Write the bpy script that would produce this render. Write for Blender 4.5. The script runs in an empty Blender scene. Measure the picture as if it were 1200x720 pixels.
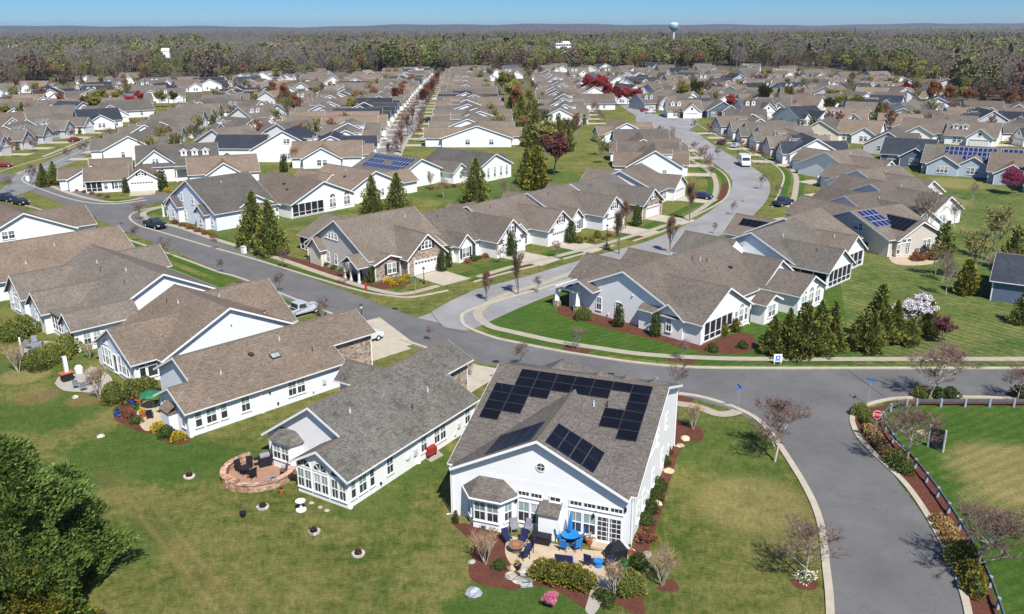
import bpy, math, random
import numpy as np
from mathutils import Vector, Matrix, Euler
random.seed(7)
S = bpy.context.scene
COL = S.collection
R = math.radians
# ------------------------------------------------------------------ camera
F, CH, W0, H0 = 1020.0, 37.0, 1200.0, 720.0
PITCH = math.atan((360 - 29) / F)
ROLL = R(0.2)
def ray(px, py):
    u, v = px - 600, py - 360
    c, s = math.cos(ROLL), math.sin(ROLL)
    u, v = c * u - s * v, s * u + c * v
    x, y = u / F, -v / F
    cp, sp = math.cos(PITCH), math.sin(PITCH)
    return (x, cp + y * sp, -sp + y * cp)
def G(px, py, z=0.0):
    """where the line of sight through a point of the photograph meets height z, in metres"""
    d = ray(px, py)
    t = (z - CH) / d[2]
    return (d[0] * t, d[1] * t)
def PX(X, Y, Z=0.0):
    cp, sp = math.cos(PITCH), math.sin(PITCH)
    dz = Z - CH
    dep = Y * cp - dz * sp
    up = Y * sp + dz * cp
    u, v = X / dep * F, -up / dep * F
    c, s = math.cos(ROLL), math.sin(ROLL)
    return (600 + c * u + s * v, 360 - s * u + c * v)
cam = bpy.data.cameras.new('camera')
cam.sensor_fit = 'HORIZONTAL'
cam.angle = 2 * math.atan(600 / F)
cam.clip_start = 0.5
cam.clip_end = 40000
co = bpy.data.objects.new('camera', cam)
COL.objects.link(co)
cp_, sp_ = math.cos(PITCH), math.sin(PITCH)
fw = Vector((0, cp_, -sp_)); up = Vector((0, sp_, cp_)); rt = Vector((1, 0, 0))
c_, s_ = math.cos(ROLL), math.sin(ROLL)
r2 = rt * c_ + up * s_ * -1
u2 = up * c_ + rt * s_
co.matrix_world = Matrix((( r2.x, u2.x, -fw.x, 0), (r2.y, u2.y, -fw.y, 0), (r2.z, u2.z, -fw.z, CH), (0, 0, 0, 1)))
S.camera = co
# ------------------------------------------------------------------ light
SUN_AZ = Vector((0.36, -0.933)).normalized()      # horizontal direction to the sun
SUN_EL = R(52)
sl = bpy.data.lights.new('sun', 'SUN')
sl.energy = 5.0
sl.angle = R(0.5)
sl.color = (1.0, 0.96, 0.9)
so = bpy.data.objects.new('sun', sl)
COL.objects.link(so)
sd = Vector((SUN_AZ.x * math.cos(SUN_EL), SUN_AZ.y * math.cos(SUN_EL), math.sin(SUN_EL)))
so.rotation_euler = sd.to_track_quat('Z', 'Y').to_euler()
wd = bpy.data.worlds.new('World')
S.world = wd
wd.use_nodes = True
nt = wd.node_tree
nt.nodes.clear()
sky = nt.nodes.new('ShaderNodeTexSky')
sky.sky_type = 'NISHITA'
sky.sun_disc = False
sky.sun_elevation = SUN_EL
sky.sun_rotation = math.atan2(SUN_AZ.x, SUN_AZ.y)
sky.air_density = 1.0
sky.dust_density = 0.15
sky.ozone_density = 4.0
sky.altitude = 100
hs = nt.nodes.new('ShaderNodeMixRGB'); hs.blend_type = 'MULTIPLY'; hs.inputs[0].default_value = 1.0
tcw = nt.nodes.new('ShaderNodeTexCoord'); sxw = nt.nodes.new('ShaderNodeSeparateXYZ'); rpw = nt.nodes.new('ShaderNodeValToRGB')   # the deep clean blue low over the woods
nt.links.new(tcw.outputs['Generated'], sxw.inputs[0]); nt.links.new(sxw.outputs[2], rpw.inputs[0]); nt.links.new(rpw.outputs[0], hs.inputs[2])
rpw.color_ramp.elements[0].position = 0.0; rpw.color_ramp.elements[0].color = (0.42, 0.72, 1.14, 1); rpw.color_ramp.elements[1].position = 0.30; rpw.color_ramp.elements[1].color = (0.66, 0.84, 1.08, 1)
e_ = rpw.color_ramp.elements.new(0.03); e_.color = (0.28, 0.61, 1.12, 1)
bg = nt.nodes.new('ShaderNodeBackground')
bg.inputs[1].default_value = 0.078
ow = nt.nodes.new('ShaderNodeOutputWorld')
nt.links.new(sky.outputs[0], hs.inputs[1]); nt.links.new(hs.outputs[0], bg.inputs[0]); nt.links.new(bg.outputs[0], ow.inputs[0])
S.view_settings.view_transform = 'Standard'
S.view_settings.look = 'None'
S.view_settings.exposure = 0.45
S.view_settings.gamma = 1.0
S.view_settings.use_curve_mapping = False
S.render.engine = 'CYCLES'
S.cycles.max_bounces = 5
S.cycles.diffuse_bounces = 2
S.cycles.glossy_bounces = 2
S.cycles.transparent_max_bounces = 4
S.cycles.use_denoising = True
# ------------------------------------------------------------------ materials
MATS = {}
class NB:
    """small helper to wire a node tree"""
    def __init__(s, name, rough=0.8, spec=0.3):
        s.m = bpy.data.materials.new(name); s.m.use_nodes = True
        s.t = s.m.node_tree; s.b = s.t.nodes['Principled BSDF']
        s.b.inputs['Roughness'].default_value = rough
        s.b.inputs['Specular IOR Level'].default_value = spec
        MATS[name] = s.m
    def n(s, typ, **kw):
        x = s.t.nodes.new(typ)
        for k, v in kw.items(): setattr(x, k, v)
        return x
    def l(s, a, b): s.t.links.new(a, b)
    def pos(s, kind='Position'):
        if not hasattr(s, '_p'): s._p = {}
        if kind not in s._p:
            s._p[kind] = s.n('ShaderNodeNewGeometry').outputs['Position'] if kind == 'Position' else s.n('ShaderNodeTexCoord').outputs[kind]
        return s._p[kind]
    def noise(s, scale, detail=3, rough=0.6, vec=None, dist=0.0):
        x = s.n('ShaderNodeTexNoise'); x.inputs['Scale'].default_value = scale
        x.inputs['Detail'].default_value = detail; x.inputs['Roughness'].default_value = rough
        x.inputs['Distortion'].default_value = dist
        s.l(vec if vec is not None else s.pos(), x.inputs['Vector'])
        return x.outputs['Fac']
    def scaled(s, v, sc, rotz=0):
        mp = s.n('ShaderNodeMapping'); mp.inputs['Scale'].default_value = sc; mp.inputs['Rotation'].default_value = (0, 0, rotz)
        s.l(v, mp.inputs['Vector']); return mp.outputs[0]
    def ramp(s, fac, stops, interp='LINEAR'):
        x = s.n('ShaderNodeValToRGB'); e = x.color_ramp.elements; x.color_ramp.interpolation = interp
        while len(e) < len(stops): e.new(0.5)
        for i, (p, c) in enumerate(stops):
            e[i].position = p; e[i].color = (c[0], c[1], c[2], 1) if not isinstance(c, (int, float)) else (c, c, c, 1)
        s.l(fac, x.inputs[0]); return x.outputs[0]
    def mix(s, a, b, fac, mode='MIX'):
        x = s.n('ShaderNodeMixRGB', blend_type=mode)
        for i, v in ((0, fac), (1, a), (2, b)):
            if isinstance(v, (int, float)): x.inputs[i].default_value = v
            elif isinstance(v, tuple): x.inputs[i].default_value = (v[0], v[1], v[2], 1)
            else: s.l(v, x.inputs[i])
        return x.outputs[0]
    def math(s, op, a, b=None, c=None):
        x = s.n('ShaderNodeMath', operation=op)
        for i, v in enumerate((a, b, c)):
            if v is None: continue
            if isinstance(v, (int, float)): x.inputs[i].default_value = v
            else: s.l(v, x.inputs[i])
        return x.outputs[0]
    def color(s, v):
        if isinstance(v, tuple): s.b.inputs['Base Color'].default_value = (v[0], v[1], v[2], 1)
        else: s.l(v, s.b.inputs['Base Color'])
    def bump(s, h, strength=0.4, dist=0.03):
        x = s.n('ShaderNodeBump'); x.inputs['Strength'].default_value = strength; x.inputs['Distance'].default_value = dist
        s.l(h, x.inputs['Height']); s.l(x.outputs[0], s.b.inputs['Normal'])
def mulc(c, k): return tuple(x * k for x in c)
def plain(name, c, rough=0.7, spec=0.3, var=0.12, scale=3.0, metal=0.0):
    if name in MATS: return MATS[name]
    q = NB(name, rough, spec)
    q.b.inputs['Metallic'].default_value = metal
    n = q.noise(scale, 3)
    q.color(q.ramp(n, [(0.3, mulc(c, 1 - var)), (0.7, mulc(c, 1 + var))]))
    return q.m
def roof_mat(name, c, streak=0.0):
    if name in MATS: return MATS[name]
    q = NB(name, 0.93, 0.15)
    oc = q.pos()
    big = q.noise(0.22, 3, 0.6); grit = q.noise(13.0, 2, 0.8)
    mid = q.noise(1.9, 2, 0.6, q.scaled(oc, (1, 1, 6)))
    # tabs: cells stretched along the course; course height from world z
    vo = q.n('ShaderNodeTexVoronoi'); vo.inputs['Scale'].default_value = 6.5
    q.l(q.scaled(oc, (1, 1, 2.6)), vo.inputs['Vector'])
    vc = q.n('ShaderNodeSeparateColor'); q.l(vo.outputs['Color'], vc.inputs[0])
    tab = q.ramp(vc.outputs[0], [(0.0, mulc(c, 0.72)), (0.35, mulc(c, 0.95)), (0.7, mulc(c, 1.05)), (1.0, mulc(c, 1.25))])
    c1 = q.mix(tab, q.ramp(mid, [(0.32, 0.72), (0.68, 1.25)]), 0.65, 'MULTIPLY')
    c2 = q.mix(c1, q.ramp(big, [(0.3, 0.82), (0.7, 1.15)]), 0.8, 'MULTIPLY')
    sx = q.n('ShaderNodeSeparateXYZ'); q.l(oc, sx.inputs[0])
    line = q.math('FRACT', q.math('MULTIPLY', sx.outputs[2], 7.5))
    c3 = q.mix(c2, q.ramp(line, [(0.0, 0.78), (0.22, 1.02), (1.0, 1.0)]), 0.8, 'MULTIPLY')
    if streak:
        st = q.noise(1.3, 4, 0.7, q.scaled(oc, (1.0, 1.0, 0.12)), 0.4)
        c3 = q.mix(c3, q.ramp(st, [(0.5, 1.0), (0.72, 1 - streak)]), 1.0, 'MULTIPLY')
    c3 = q.mix(c3, q.ramp(grit, [(0.3, 0.62), (0.7, 1.4)]), 0.8, 'MULTIPLY')
    oi = q.n('ShaderNodeObjectInfo')
    c4 = q.mix(c3, q.ramp(oi.outputs['Random'], [(0, (0.78, 0.77, 0.78)), (0.5, (1.0, 0.98, 0.95)), (1, (1.18, 1.13, 1.08))]), 1.0, 'MULTIPLY')
    q.color(c4)
    q.bump(vc.outputs[0], 0.35, 0.03)
    return q.m
def siding(name, c, lap=0.2, board=False):
    if name in MATS: return MATS[name]
    q = NB(name, 0.55, 0.35)
    sx = q.n('ShaderNodeSeparateXYZ')
    q.l(q.pos(), sx.inputs[0])
    if board:
        v = q.math('ADD', q.math('MULTIPLY', sx.outputs[0], 1.6), q.math('MULTIPLY', sx.outputs[1], 1.2))
    else:
        v = q.math('MULTIPLY', sx.outputs[2], 1 / lap)
    fr = q.math('FRACT', v)
    nn = q.noise(0.8, 3)
    base = q.ramp(nn, [(0.25, mulc(c, 0.93)), (0.75, c)])
    q.color(q.mix(base, q.ramp(fr, [(0.0, 0.72), (0.13, 0.97), (0.2, 1.0), (1.0, 1.0)]), 0.6, 'MULTIPLY'))
    return q.m
def stone_mat(name, c, scale=2.6):
    if name in MATS: return MATS[name]
    q = NB(name, 0.85, 0.2)
    vo = q.n('ShaderNodeTexVoronoi'); vo.inputs['Scale'].default_value = scale; q.l(q.scaled(q.pos(), (1, 1, 1.6)), vo.inputs['Vector'])
    ve = q.n('ShaderNodeTexVoronoi', feature='DISTANCE_TO_EDGE'); ve.inputs['Scale'].default_value = scale; q.l(q.scaled(q.pos(), (1, 1, 1.6)), ve.inputs['Vector'])
    sc = q.n('ShaderNodeSeparateColor'); q.l(vo.outputs['Color'], sc.inputs[0])
    col = q.ramp(sc.outputs[0], [(0, mulc(c, 0.5)), (0.35, mulc(c, 0.9)), (0.7, (c[0] * 1.2, c[1] * 1.08, c[2] * 0.95)), (1, mulc(c, 1.5))])
    q.color(q.mix(col, q.ramp(ve.outputs['Distance'], [(0.0, 0.45), (0.06, 1.0)]), 0.8, 'MULTIPLY'))
    q.bump(ve.outputs['Distance'], 0.6, 0.05)
    return q.m
def leaf_mat(name, c, var=0.5, hue=None, rough=0.7, trans=0.0):
    """foliage: every leaf or spray its own tone, clumps lighter and darker through the crown"""
    if name in MATS: return MATS[name]
    q = NB(name, rough, 0.2)
    g = q.n('ShaderNodeNewGeometry')
    oc = q.pos('Object')
    n = q.noise(0.9, 3, 0.6, oc)
    h = hue or (c[0] * 1.5, c[1] * 1.2, c[2] * 0.8)
    a = q.ramp(g.outputs['Random Per Island'], [(0, mulc(c, 1 - var)), (0.5, c), (1, mulc(h, 1 + var * 0.5))])
    b = q.mix(a, q.ramp(n, [(0.3, mulc(c, 0.55)), (0.72, mulc(h, 1.25))]), 0.45)
    oi = q.n('ShaderNodeObjectInfo')
    b = q.mix(b, q.ramp(oi.outputs['Random'], [(0, 0.82), (1, 1.18)]), 1.0, 'MULTIPLY')
    q.color(b)
    return q.m
def grass_mat(name, green, tan, patch=0.5, stripe=None, pscale=0.12, zones=(), tracks=(), fine=1.0):
    """turf: green and yellowing patches; zones = lusher or drier places (x, y, radius, colour, amount); tracks = worn lines"""
    q = NB(name, 0.95, 0.1)
    p = q.pos()
    n1 = q.noise(pscale, 5, 0.62)
    n2 = q.noise(pscale * 6.5, 6, 0.75)
    n3 = q.noise(3.4, 6, 0.85)
    n4 = q.noise(17.0, 3, 0.75)
    n5 = q.noise(2.3, 6, 0.8)
    m = q.math('ADD', q.math('MULTIPLY', n1, 0.30), q.math('ADD', q.math('MULTIPLY', n2, 0.45), q.math('MULTIPLY', n5, 0.25)))
    o = 0.5 - patch
    fac = q.ramp(m, [(0.5 - 0.07 + o * 0.3, 0.0), (0.5 + 0.07 + o * 0.3, 1.0)])
    base = q.mix(green, tan, fac)
    wob = q.math('ADD', q.math('MULTIPLY', n1, 0.9), q.math('MULTIPLY', n2, 0.9))
    for x, y, r, col, amt in zones:
        d = q.n('ShaderNodeVectorMath', operation='DISTANCE'); q.l(p, d.inputs[0]); d.inputs[1].default_value = (x, y, 0)
        f = q.math('ADD', q.math('DIVIDE', d.outputs['Value'], r), q.math('SUBTRACT', wob, 0.9))
        base = q.mix(base, q.mix(col, mulc(col, 1.25), fac), q.ramp(f, [(0.72, amt), (1.1, 0.0)]))
    for (x0, y0), (x1, y1), w, col, amt in tracks:
        ang = math.atan2(y1 - y0, x1 - x0); mp = q.n('ShaderNodeMapping', vector_type='TEXTURE'); mp.inputs['Location'].default_value = (x0, y0, 0); mp.inputs['Rotation'].default_value = (0, 0, ang); q.l(p, mp.inputs['Vector'])
        sx = q.n('ShaderNodeSeparateXYZ'); q.l(mp.outputs[0], sx.inputs[0]); L = math.hypot(x1 - x0, y1 - y0)
        across = q.math('ADD', q.math('DIVIDE', q.math('ABSOLUTE', sx.outputs[1]), w), q.math('SUBTRACT', wob, 0.9))
        along = q.math('MULTIPLY', q.ramp(q.math('DIVIDE', sx.outputs[0], L), [(0.0, 0.0), (0.06, 1.0)]), q.ramp(q.math('DIVIDE', sx.outputs[0], L), [(0.94, 1.0), (1.0, 0.0)]))
        base = q.mix(base, col, q.math('MULTIPLY', q.ramp(across, [(0.3, amt), (1.1, 0.0)]), along))
    if stripe:
        ang, wl, amt = stripe
        sx = q.n('ShaderNodeSeparateXYZ'); q.l(q.scaled(p, (1, 1, 1), ang), sx.inputs[0])
        sn = q.math('SINE', q.math('ADD', q.math('MULTIPLY', sx.outputs[0], 2 * math.pi / wl), q.math('MULTIPLY', n1, 9.0)))
        sfac = q.math('ADD', q.math('MULTIPLY', q.math('MULTIPLY', sn, n2), 0.9), 0.5)
        base = q.mix(base, q.ramp(sfac, [(0.15, 1 - amt), (0.85, 1 + amt)]), 1.0, 'MULTIPLY')
    base = q.mix(base, q.ramp(n3, [(0.28, (0.36, 0.46, 0.4)), (0.5, 0.98), (0.72, (1.85, 1.6, 1.45))]), 0.85 * fine, 'MULTIPLY')
    base = q.mix(base, q.ramp(n4, [(0.3, 0.38), (0.7, 1.65)]), 0.9 * fine, 'MULTIPLY')
    q.color(base)
    q.bump(q.math('ADD', n3, n4), 0.9, 0.09)
    return q.m
LUSH = (0.050, 0.096, 0.017); DRY = (0.30, 0.23, 0.10); BARE = (0.20, 0.125, 0.06)
def zg(px, py, r, col, amt): g = G(px, py); return (g[0], g[1], r, col, amt)
grass_mat('lawn_yellowing', (0.058, 0.093, 0.016), (0.190, 0.176, 0.056), 0.53, None, 0.13,
    [zg(150, 535, 8, LUSH, 0.75), zg(60, 480, 7, LUSH, 0.75), zg(215, 545, 5, LUSH, 0.55), zg(40, 425, 8, LUSH, 0.65), zg(150, 640, 4, LUSH, 0.55), zg(500, 545, 4.5, LUSH, 0.7), zg(545, 500, 4, LUSH, 0.9), zg(440, 590, 4, LUSH, 0.6), zg(590, 705, 4.5, LUSH, 0.9), zg(675, 712, 3, LUSH, 0.9), zg(850, 520, 8, LUSH, 0.55), zg(260, 545, 4, LUSH, 0.4), zg(560, 600, 3, DRY, 0.35), zg(880, 590, 5, DRY, 0.35), zg(100, 468, 2.2, BARE, 0.6), zg(45, 465, 2.6, BARE, 0.55), zg(290, 250, 25, LUSH, 0.5), zg(600, 220, 30, LUSH, 0.7), zg(30, 440, 3, DRY, 0.5)],
    [(G(112, 548), G(300, 740), 1.3, BARE, 0.20), (G(160, 600), G(270, 735), 0.3, DRY, 0.22), (G(178, 592), G(300, 735), 0.3, DRY, 0.2)])
grass_mat('lawn_green', (0.052, 0.108, 0.018), (0.12, 0.15, 0.035), 0.45, (R(35), 1.3, 0.14))
grass_mat('lawn_bright', (0.046, 0.102, 0.015), (0.086, 0.135, 0.025), 0.40, (R(60), 1.1, 0.09), 0.12, [zg(1200, 555, 7.0, DRY, 0.6), zg(1170, 590, 3.5, DRY, 0.4)])
grass_mat('lawn_mown', (0.054, 0.102, 0.022), (0.175, 0.18, 0.06), 0.48, (R(-35), 1.25, 0.15), 0.12, [zg(1090, 235, 9, DRY, 0.5), zg(1120, 215, 9, DRY, 0.4)])
grass_mat('far_ground', (0.060, 0.085, 0.03), (0.15, 0.12, 0.075), 0.55, None, 0.03)
grass_mat('field_green', (0.06, 0.115, 0.03), (0.085, 0.14, 0.04), 0.5, None, 0.01)
def mulch_mat():
    q = NB('mulch', 0.95, 0.1)
    n = q.noise(7, 5, 0.8); n2 = q.noise(0.9, 3)
    c = q.ramp(n, [(0.3, (0.045, 0.019, 0.013)), (0.55, (0.13, 0.05, 0.034)), (0.8, (0.22, 0.10, 0.07))])
    q.color(q.mix(c, q.ramp(n2, [(0.3, 0.8), (0.7, 1.15)]), 1.0, 'MULTIPLY')); q.bump(n, 0.8, 0.06)
mulch_mat()
def asphalt(name, c):
    q = NB(name, 0.9, 0.2)
    n = q.noise(0.16, 5, 0.65); f = q.noise(30, 2, 0.7); m = q.noise(0.7, 5, 0.75)
    b = q.ramp(n, [(0.3, mulc(c, 0.80)), (0.7, mulc(c, 1.13))])
    b = q.mix(b, q.ramp(m, [(0.3, 0.9), (0.75, 1.07)]), 0.8, 'MULTIPLY')
    b = q.mix(b, q.ramp(f, [(0.3, 0.8), (0.7, 1.2)]), 0.7, 'MULTIPLY')
    ve = q.n('ShaderNodeTexVoronoi', feature='DISTANCE_TO_EDGE'); ve.inputs['Scale'].default_value = 0.11
    wv = q.n('ShaderNodeVectorMath', operation='ADD'); nz = q.n('ShaderNodeTexNoise'); nz.inputs['Scale'].default_value = 0.5; q.l(q.pos(), nz.inputs['Vector'])
    sc = q.n('ShaderNodeVectorMath', operation='SCALE'); sc.inputs['Scale'].default_value = 2.2; q.l(nz.outputs['Color'], sc.inputs[0])
    q.l(q.pos(), wv.inputs[0]); q.l(sc.outputs[0], wv.inputs[1]); q.l(wv.outputs[0], ve.inputs['Vector'])
    crack = q.ramp(ve.outputs['Distance'], [(0.0, 0.55), (0.007, 1.0)])
    q.color(q.mix(b, crack, 0.3, 'MULTIPLY')); q.bump(f, 0.3, 0.01)
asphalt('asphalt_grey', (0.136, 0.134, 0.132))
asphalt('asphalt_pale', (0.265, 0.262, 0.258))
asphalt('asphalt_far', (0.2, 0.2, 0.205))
def concrete(name, c):
    q = NB(name, 0.9, 0.2)
    n = q.noise(0.8, 5, 0.7); f = q.noise(18, 2)
    b = q.ramp(n, [(0.3, mulc(c, 0.85)), (0.7, mulc(c, 1.1))])
    q.color(q.mix(b, q.ramp(f, [(0.3, 0.85), (0.7, 1.12)]), 0.7, 'MULTIPLY'))
concrete('concrete', (0.36, 0.32, 0.25)); concrete('concrete_pale', (0.42, 0.375, 0.295)); concrete('patio_flag', (0.46, 0.37, 0.26)); concrete('pebble', (0.36, 0.33, 0.29))
roofT = roof_mat('shingle_tan', (0.172, 0.137, 0.108)); roofB = roof_mat('shingle_brown', (0.143, 0.123, 0.104)); roofG = roof_mat('shingle_grey', (0.118, 0.110, 0.098))
roofS = roof_mat('shingle_grey_streaked', (0.146, 0.140, 0.124), 0.5); roofW = roof_mat('shingle_weathered', (0.138, 0.124, 0.107)); roofD = roof_mat('shingle_slate_blue', (0.035, 0.043, 0.056))
roofM = roof_mat('shingle_taupe', (0.112, 0.103, 0.095))
sidW = siding('siding_white', (0.84, 0.835, 0.815)); sidC = siding('siding_cream', (0.66, 0.60, 0.47)); sidG = siding('siding_beige', (0.56, 0.52, 0.45)); sidB = siding('siding_shade_blue', (0.40, 0.47, 0.55))  # the grey-blue holds the shade of white walls in its colour
sidL = siding('siding_pale_blue', (0.76, 0.79, 0.82)); sidA = siding('siding_grey', (0.46, 0.48, 0.50)); sidY = siding('siding_yellow', (0.62, 0.56, 0.34)); sidV = siding('siding_board', (0.78, 0.78, 0.76), board=True)
sidN = siding('siding_navy', (0.10, 0.14, 0.20)); sidK = siding('siding_brick', (0.30, 0.15, 0.11))
stoneM = stone_mat('fieldstone', (0.34, 0.28, 0.23)); stoneP = stone_mat('pink_block', (0.42, 0.27, 0.20), 3.0); stoneG = stone_mat('rock', (0.42, 0.39, 0.35), 1.6)
trimW = plain('trim_white', (0.80, 0.80, 0.79), 0.45, 0.4, 0.03); capM = plain('ridge_cap', (0.13, 0.105, 0.085), 0.95, 0.1, 0.3, 9)
glassD = plain('glass_dark', (0.036, 0.044, 0.048), 0.12, 0.6, 0.5, 1.1)
def blind_mat():
    q = NB('window_blind', 0.3, 0.5); oi = q.n('ShaderNodeObjectInfo'); n = q.noise(1.3, 2)
    c = q.ramp(oi.outputs['Random'], [(0.0, (0.05, 0.07, 0.07)), (0.18, (0.14, 0.19, 0.18)), (0.3, (0.23, 0.31, 0.285)), (0.8, (0.27, 0.34, 0.31)), (1.0, (0.42, 0.44, 0.42))])
    q.color(q.mix(c, q.ramp(n, [(0.3, 0.75), (0.7, 1.2)]), 1.0, 'MULTIPLY'))
blind_mat()

screenM = plain('porch_screen', (0.022, 0.024, 0.03), 0.5, 0.2, 0.4, 2); doorM = plain('door_white', (0.74, 0.74, 0.72), 0.4, 0.4, 0.04); pipeM = plain('vent_metal', (0.55, 0.55, 0.54), 0.5, 0.4); pipeK = plain('vent_black', (0.03, 0.03, 0.03), 0.6)
shutM = plain('shutter_black', (0.025, 0.028, 0.035), 0.6); barkM = plain('bark', (0.16, 0.125, 0.10), 0.95, 0.1, 0.35, 14); barkP = plain('bark_pale', (0.42, 0.36, 0.29), 0.9, 0.1, 0.25, 14); barkG = plain('bark_grey', (0.22, 0.20, 0.185), 0.95, 0.1, 0.3, 12)
blackM = plain('black_metal', (0.018, 0.018, 0.02), 0.45, 0.4); ironM = plain('grey_metal', (0.30, 0.33, 0.37), 0.5, 0.4); woodM = plain('wood_deck', (0.42, 0.28, 0.15), 0.8)
def solar_mat(name, c, line):
    q = NB(name, 0.3, 0.25)
    oc = q.pos('UV') if False else q.pos()
    n = q.noise(0.7, 2)
    q.color(q.ramp(n, [(0.3, mulc(c, 0.8)), (0.7, mulc(c, 1.25))]))
solar_mat('solar_black', (0.006, 0.007, 0.011), 0); solar_mat('solar_blue', (0.012, 0.022, 0.085), 0)
# ------------------------------------------------------------------ mesh building
class MB:
    def __init__(s): s.v = []; s.f = []; s.m = []
    def add(s, vs, fs, mi=0):
        o = len(s.v); s.v.extend(vs); s.f.extend([tuple(i + o for i in f) for f in fs]); s.m.extend([mi] * len(fs)); return s
    def box(s, c, d, mi=0, rz=0.0, rx=0.0, ry=0.0):
        x, y, z = d[0] / 2, d[1] / 2, d[2] / 2
        vs = [Vector(p) for p in ((-x, -y, -z), (x, -y, -z), (x, y, -z), (-x, y, -z), (-x, -y, z), (x, -y, z), (x, y, z), (-x, y, z))]
        if rz or rx or ry:
            e = Euler((rx, ry, rz)).to_matrix(); vs = [e @ v for v in vs]
        return s.add([(v.x + c[0], v.y + c[1], v.z + c[2]) for v in vs], [(3, 2, 1, 0), (4, 5, 6, 7), (0, 1, 5, 4), (1, 2, 6, 5), (2, 3, 7, 6), (3, 0, 4, 7)], mi)
    def prism(s, poly, fn, a0, a1, mi=0):
        n = len(poly)
        vs = [fn(a0, t, z) for t, z in poly] + [fn(a1, t, z) for t, z in poly]
        fs = [(i, (i + 1) % n, n + (i + 1) % n, n + i) for i in range(n)] + [tuple(range(n - 1, -1, -1)), tuple(range(n, 2 * n))]
        return s.add(vs, fs, mi)
    def slab(s, pts, z0, z1, mi=0):
        return s.prism([(p[0], p[1]) for p in pts], lambda a, t, z: (t, z, a), z0, z1, mi)
    def tube(s, pts, rad, n=6, mi=0, cap=True):
        pts = [Vector(p) for p in pts]; rings = []; vs = []
        for i, p in enumerate(pts):
            d = (pts[min(i + 1, len(pts) - 1)] - pts[max(i - 1, 0)]).normalized()
            a = d.orthogonal().normalized(); b = d.cross(a); r = rad[i] if isinstance(rad, (list, tuple)) else rad
            for k in range(n):
                t = 2 * math.pi * k / n
                q = p + (a * math.cos(t) + b * math.sin(t)) * r; vs.append((q.x, q.y, q.z))
        fs = []
        for i in range(len(pts) - 1):
            for k in range(n):
                fs.append((i * n + k, i * n + (k + 1) % n, (i + 1) * n + (k + 1) % n, (i + 1) * n + k))
        if cap: fs.append(tuple(range(n - 1, -1, -1))); fs.append(tuple((len(pts) - 1) * n + k for k in range(n)))
        return s.add(vs, fs, mi)
    def lathe(s, c, prof, n=12, mi=0):
        vs = []; fs = []
        for r, z in prof:
            for k in range(n):
                t = 2 * math.pi * k / n; vs.append((c[0] + r * math.cos(t), c[1] + r * math.sin(t), c[2] + z))
        for i in range(len(prof) - 1):
            for k in range(n): fs.append((i * n + k, i * n + (k + 1) % n, (i + 1) * n + (k + 1) % n, (i + 1) * n + k))
        fs.append(tuple(range(n - 1, -1, -1))); fs.append(tuple((len(prof) - 1) * n + k for k in range(n)))
        return s.add(vs, fs, mi)
    def build(s, name, mats, parent=None, smooth=False, loc=None):
        me = bpy.data.meshes.new(name); me.from_pydata(s.v, [], s.f)
        for m in (mats if isinstance(mats, (list, tuple)) else [mats]): me.materials.append(MATS[m] if isinstance(m, str) else m)
        if any(s.m): me.polygons.foreach_set('material_index', s.m)
        if smooth: me.polygons.foreach_set('use_smooth', [True] * len(s.f))
        me.update()
        return put(name, me, parent, loc)
def put(name, me, parent=None, loc=None, rz=0.0):
    o = bpy.data.objects.new(name, me); COL.objects.link(o)
    if parent is not None: o.parent = parent
    if loc is not None: o.location = loc
    if rz: o.rotation_euler = (0, 0, rz)
    return o
LABELS = {}
def tag(o, label=None, cat=None, group=None, kind=None):
    if label:
        o['label'] = label
        LABELS.setdefault(label, []).append((o.name, group))
    if cat: o['category'] = cat
    if group: o['group'] = group
    if kind: o['kind'] = kind
    return o
def thing(name, loc, rz=0.0, label=None, cat=None, group=None):
    o = bpy.data.objects.new(name, None); COL.objects.link(o); o.empty_display_size = 0.3
    o.location = (loc[0], loc[1], loc[2] if len(loc) > 2 else 0.0); o.rotation_euler = (0, 0, rz)
    return tag(o, label, cat, group)
KIDS = {}
def kids(o):
    return list(o.children)
def copy_tree(o, parent=None):
    c = o.copy(); COL.objects.link(c)
    if parent is not None: c.parent = parent
    for ch in o.children: copy_tree(ch, c)
    return c
USED = {}
def place(proto, loc, rz=0.0, sc=1.0, label=None, cat=None, group=None):
    """first call moves the prototype itself, later calls copy it with its parts"""
    if proto.name not in USED: USED[proto.name] = 1; o = proto
    else: o = copy_tree(proto)
    o.location = (loc[0], loc[1], loc[2] if len(loc) > 2 else 0.0); o.rotation_euler = (0, 0, rz)
    o.scale = (sc, sc, sc) if not isinstance(sc, tuple) else sc
    for k in ('label', 'category', 'group'):
        if k in o: del o[k]
    return tag(o, label, cat, group)
ORD = 'first second third fourth fifth sixth seventh eighth ninth tenth eleventh twelfth thirteenth fourteenth fifteenth sixteenth seventeenth eighteenth nineteenth twentieth twenty-first twenty-second twenty-third twenty-fourth twenty-fifth twenty-sixth twenty-seventh twenty-eighth twenty-ninth thirtieth'.split() + ['%d-th' % i for i in range(31, 99)]
def smooth_line(pts, n=8):
    """Catmull-Rom through the points"""
    P = [Vector((p[0], p[1])) for p in pts]; out = []
    for i in range(len(P) - 1):
        a, b, c, d = P[max(i - 1, 0)], P[i], P[i + 1], P[min(i + 2, len(P) - 1)]
        for k in range(n):
            t = k / n
            out.append(0.5 * ((2 * b) + (c - a) * t + (2 * a - 5 * b + 4 * c - d) * t * t + (3 * b - a - 3 * c + d) * t ** 3))
    out.append(P[-1]); return out
def offset_line(L, d):
    out = []
    for i, p in enumerate(L):
        t = (L[min(i + 1, len(L) - 1)] - L[max(i - 1, 0)])
        if t.length < 1e-6: t = Vector((1, 0))
        t.normalize(); out.append(p + Vector((-t.y, t.x)) * d)
    return out
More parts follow.
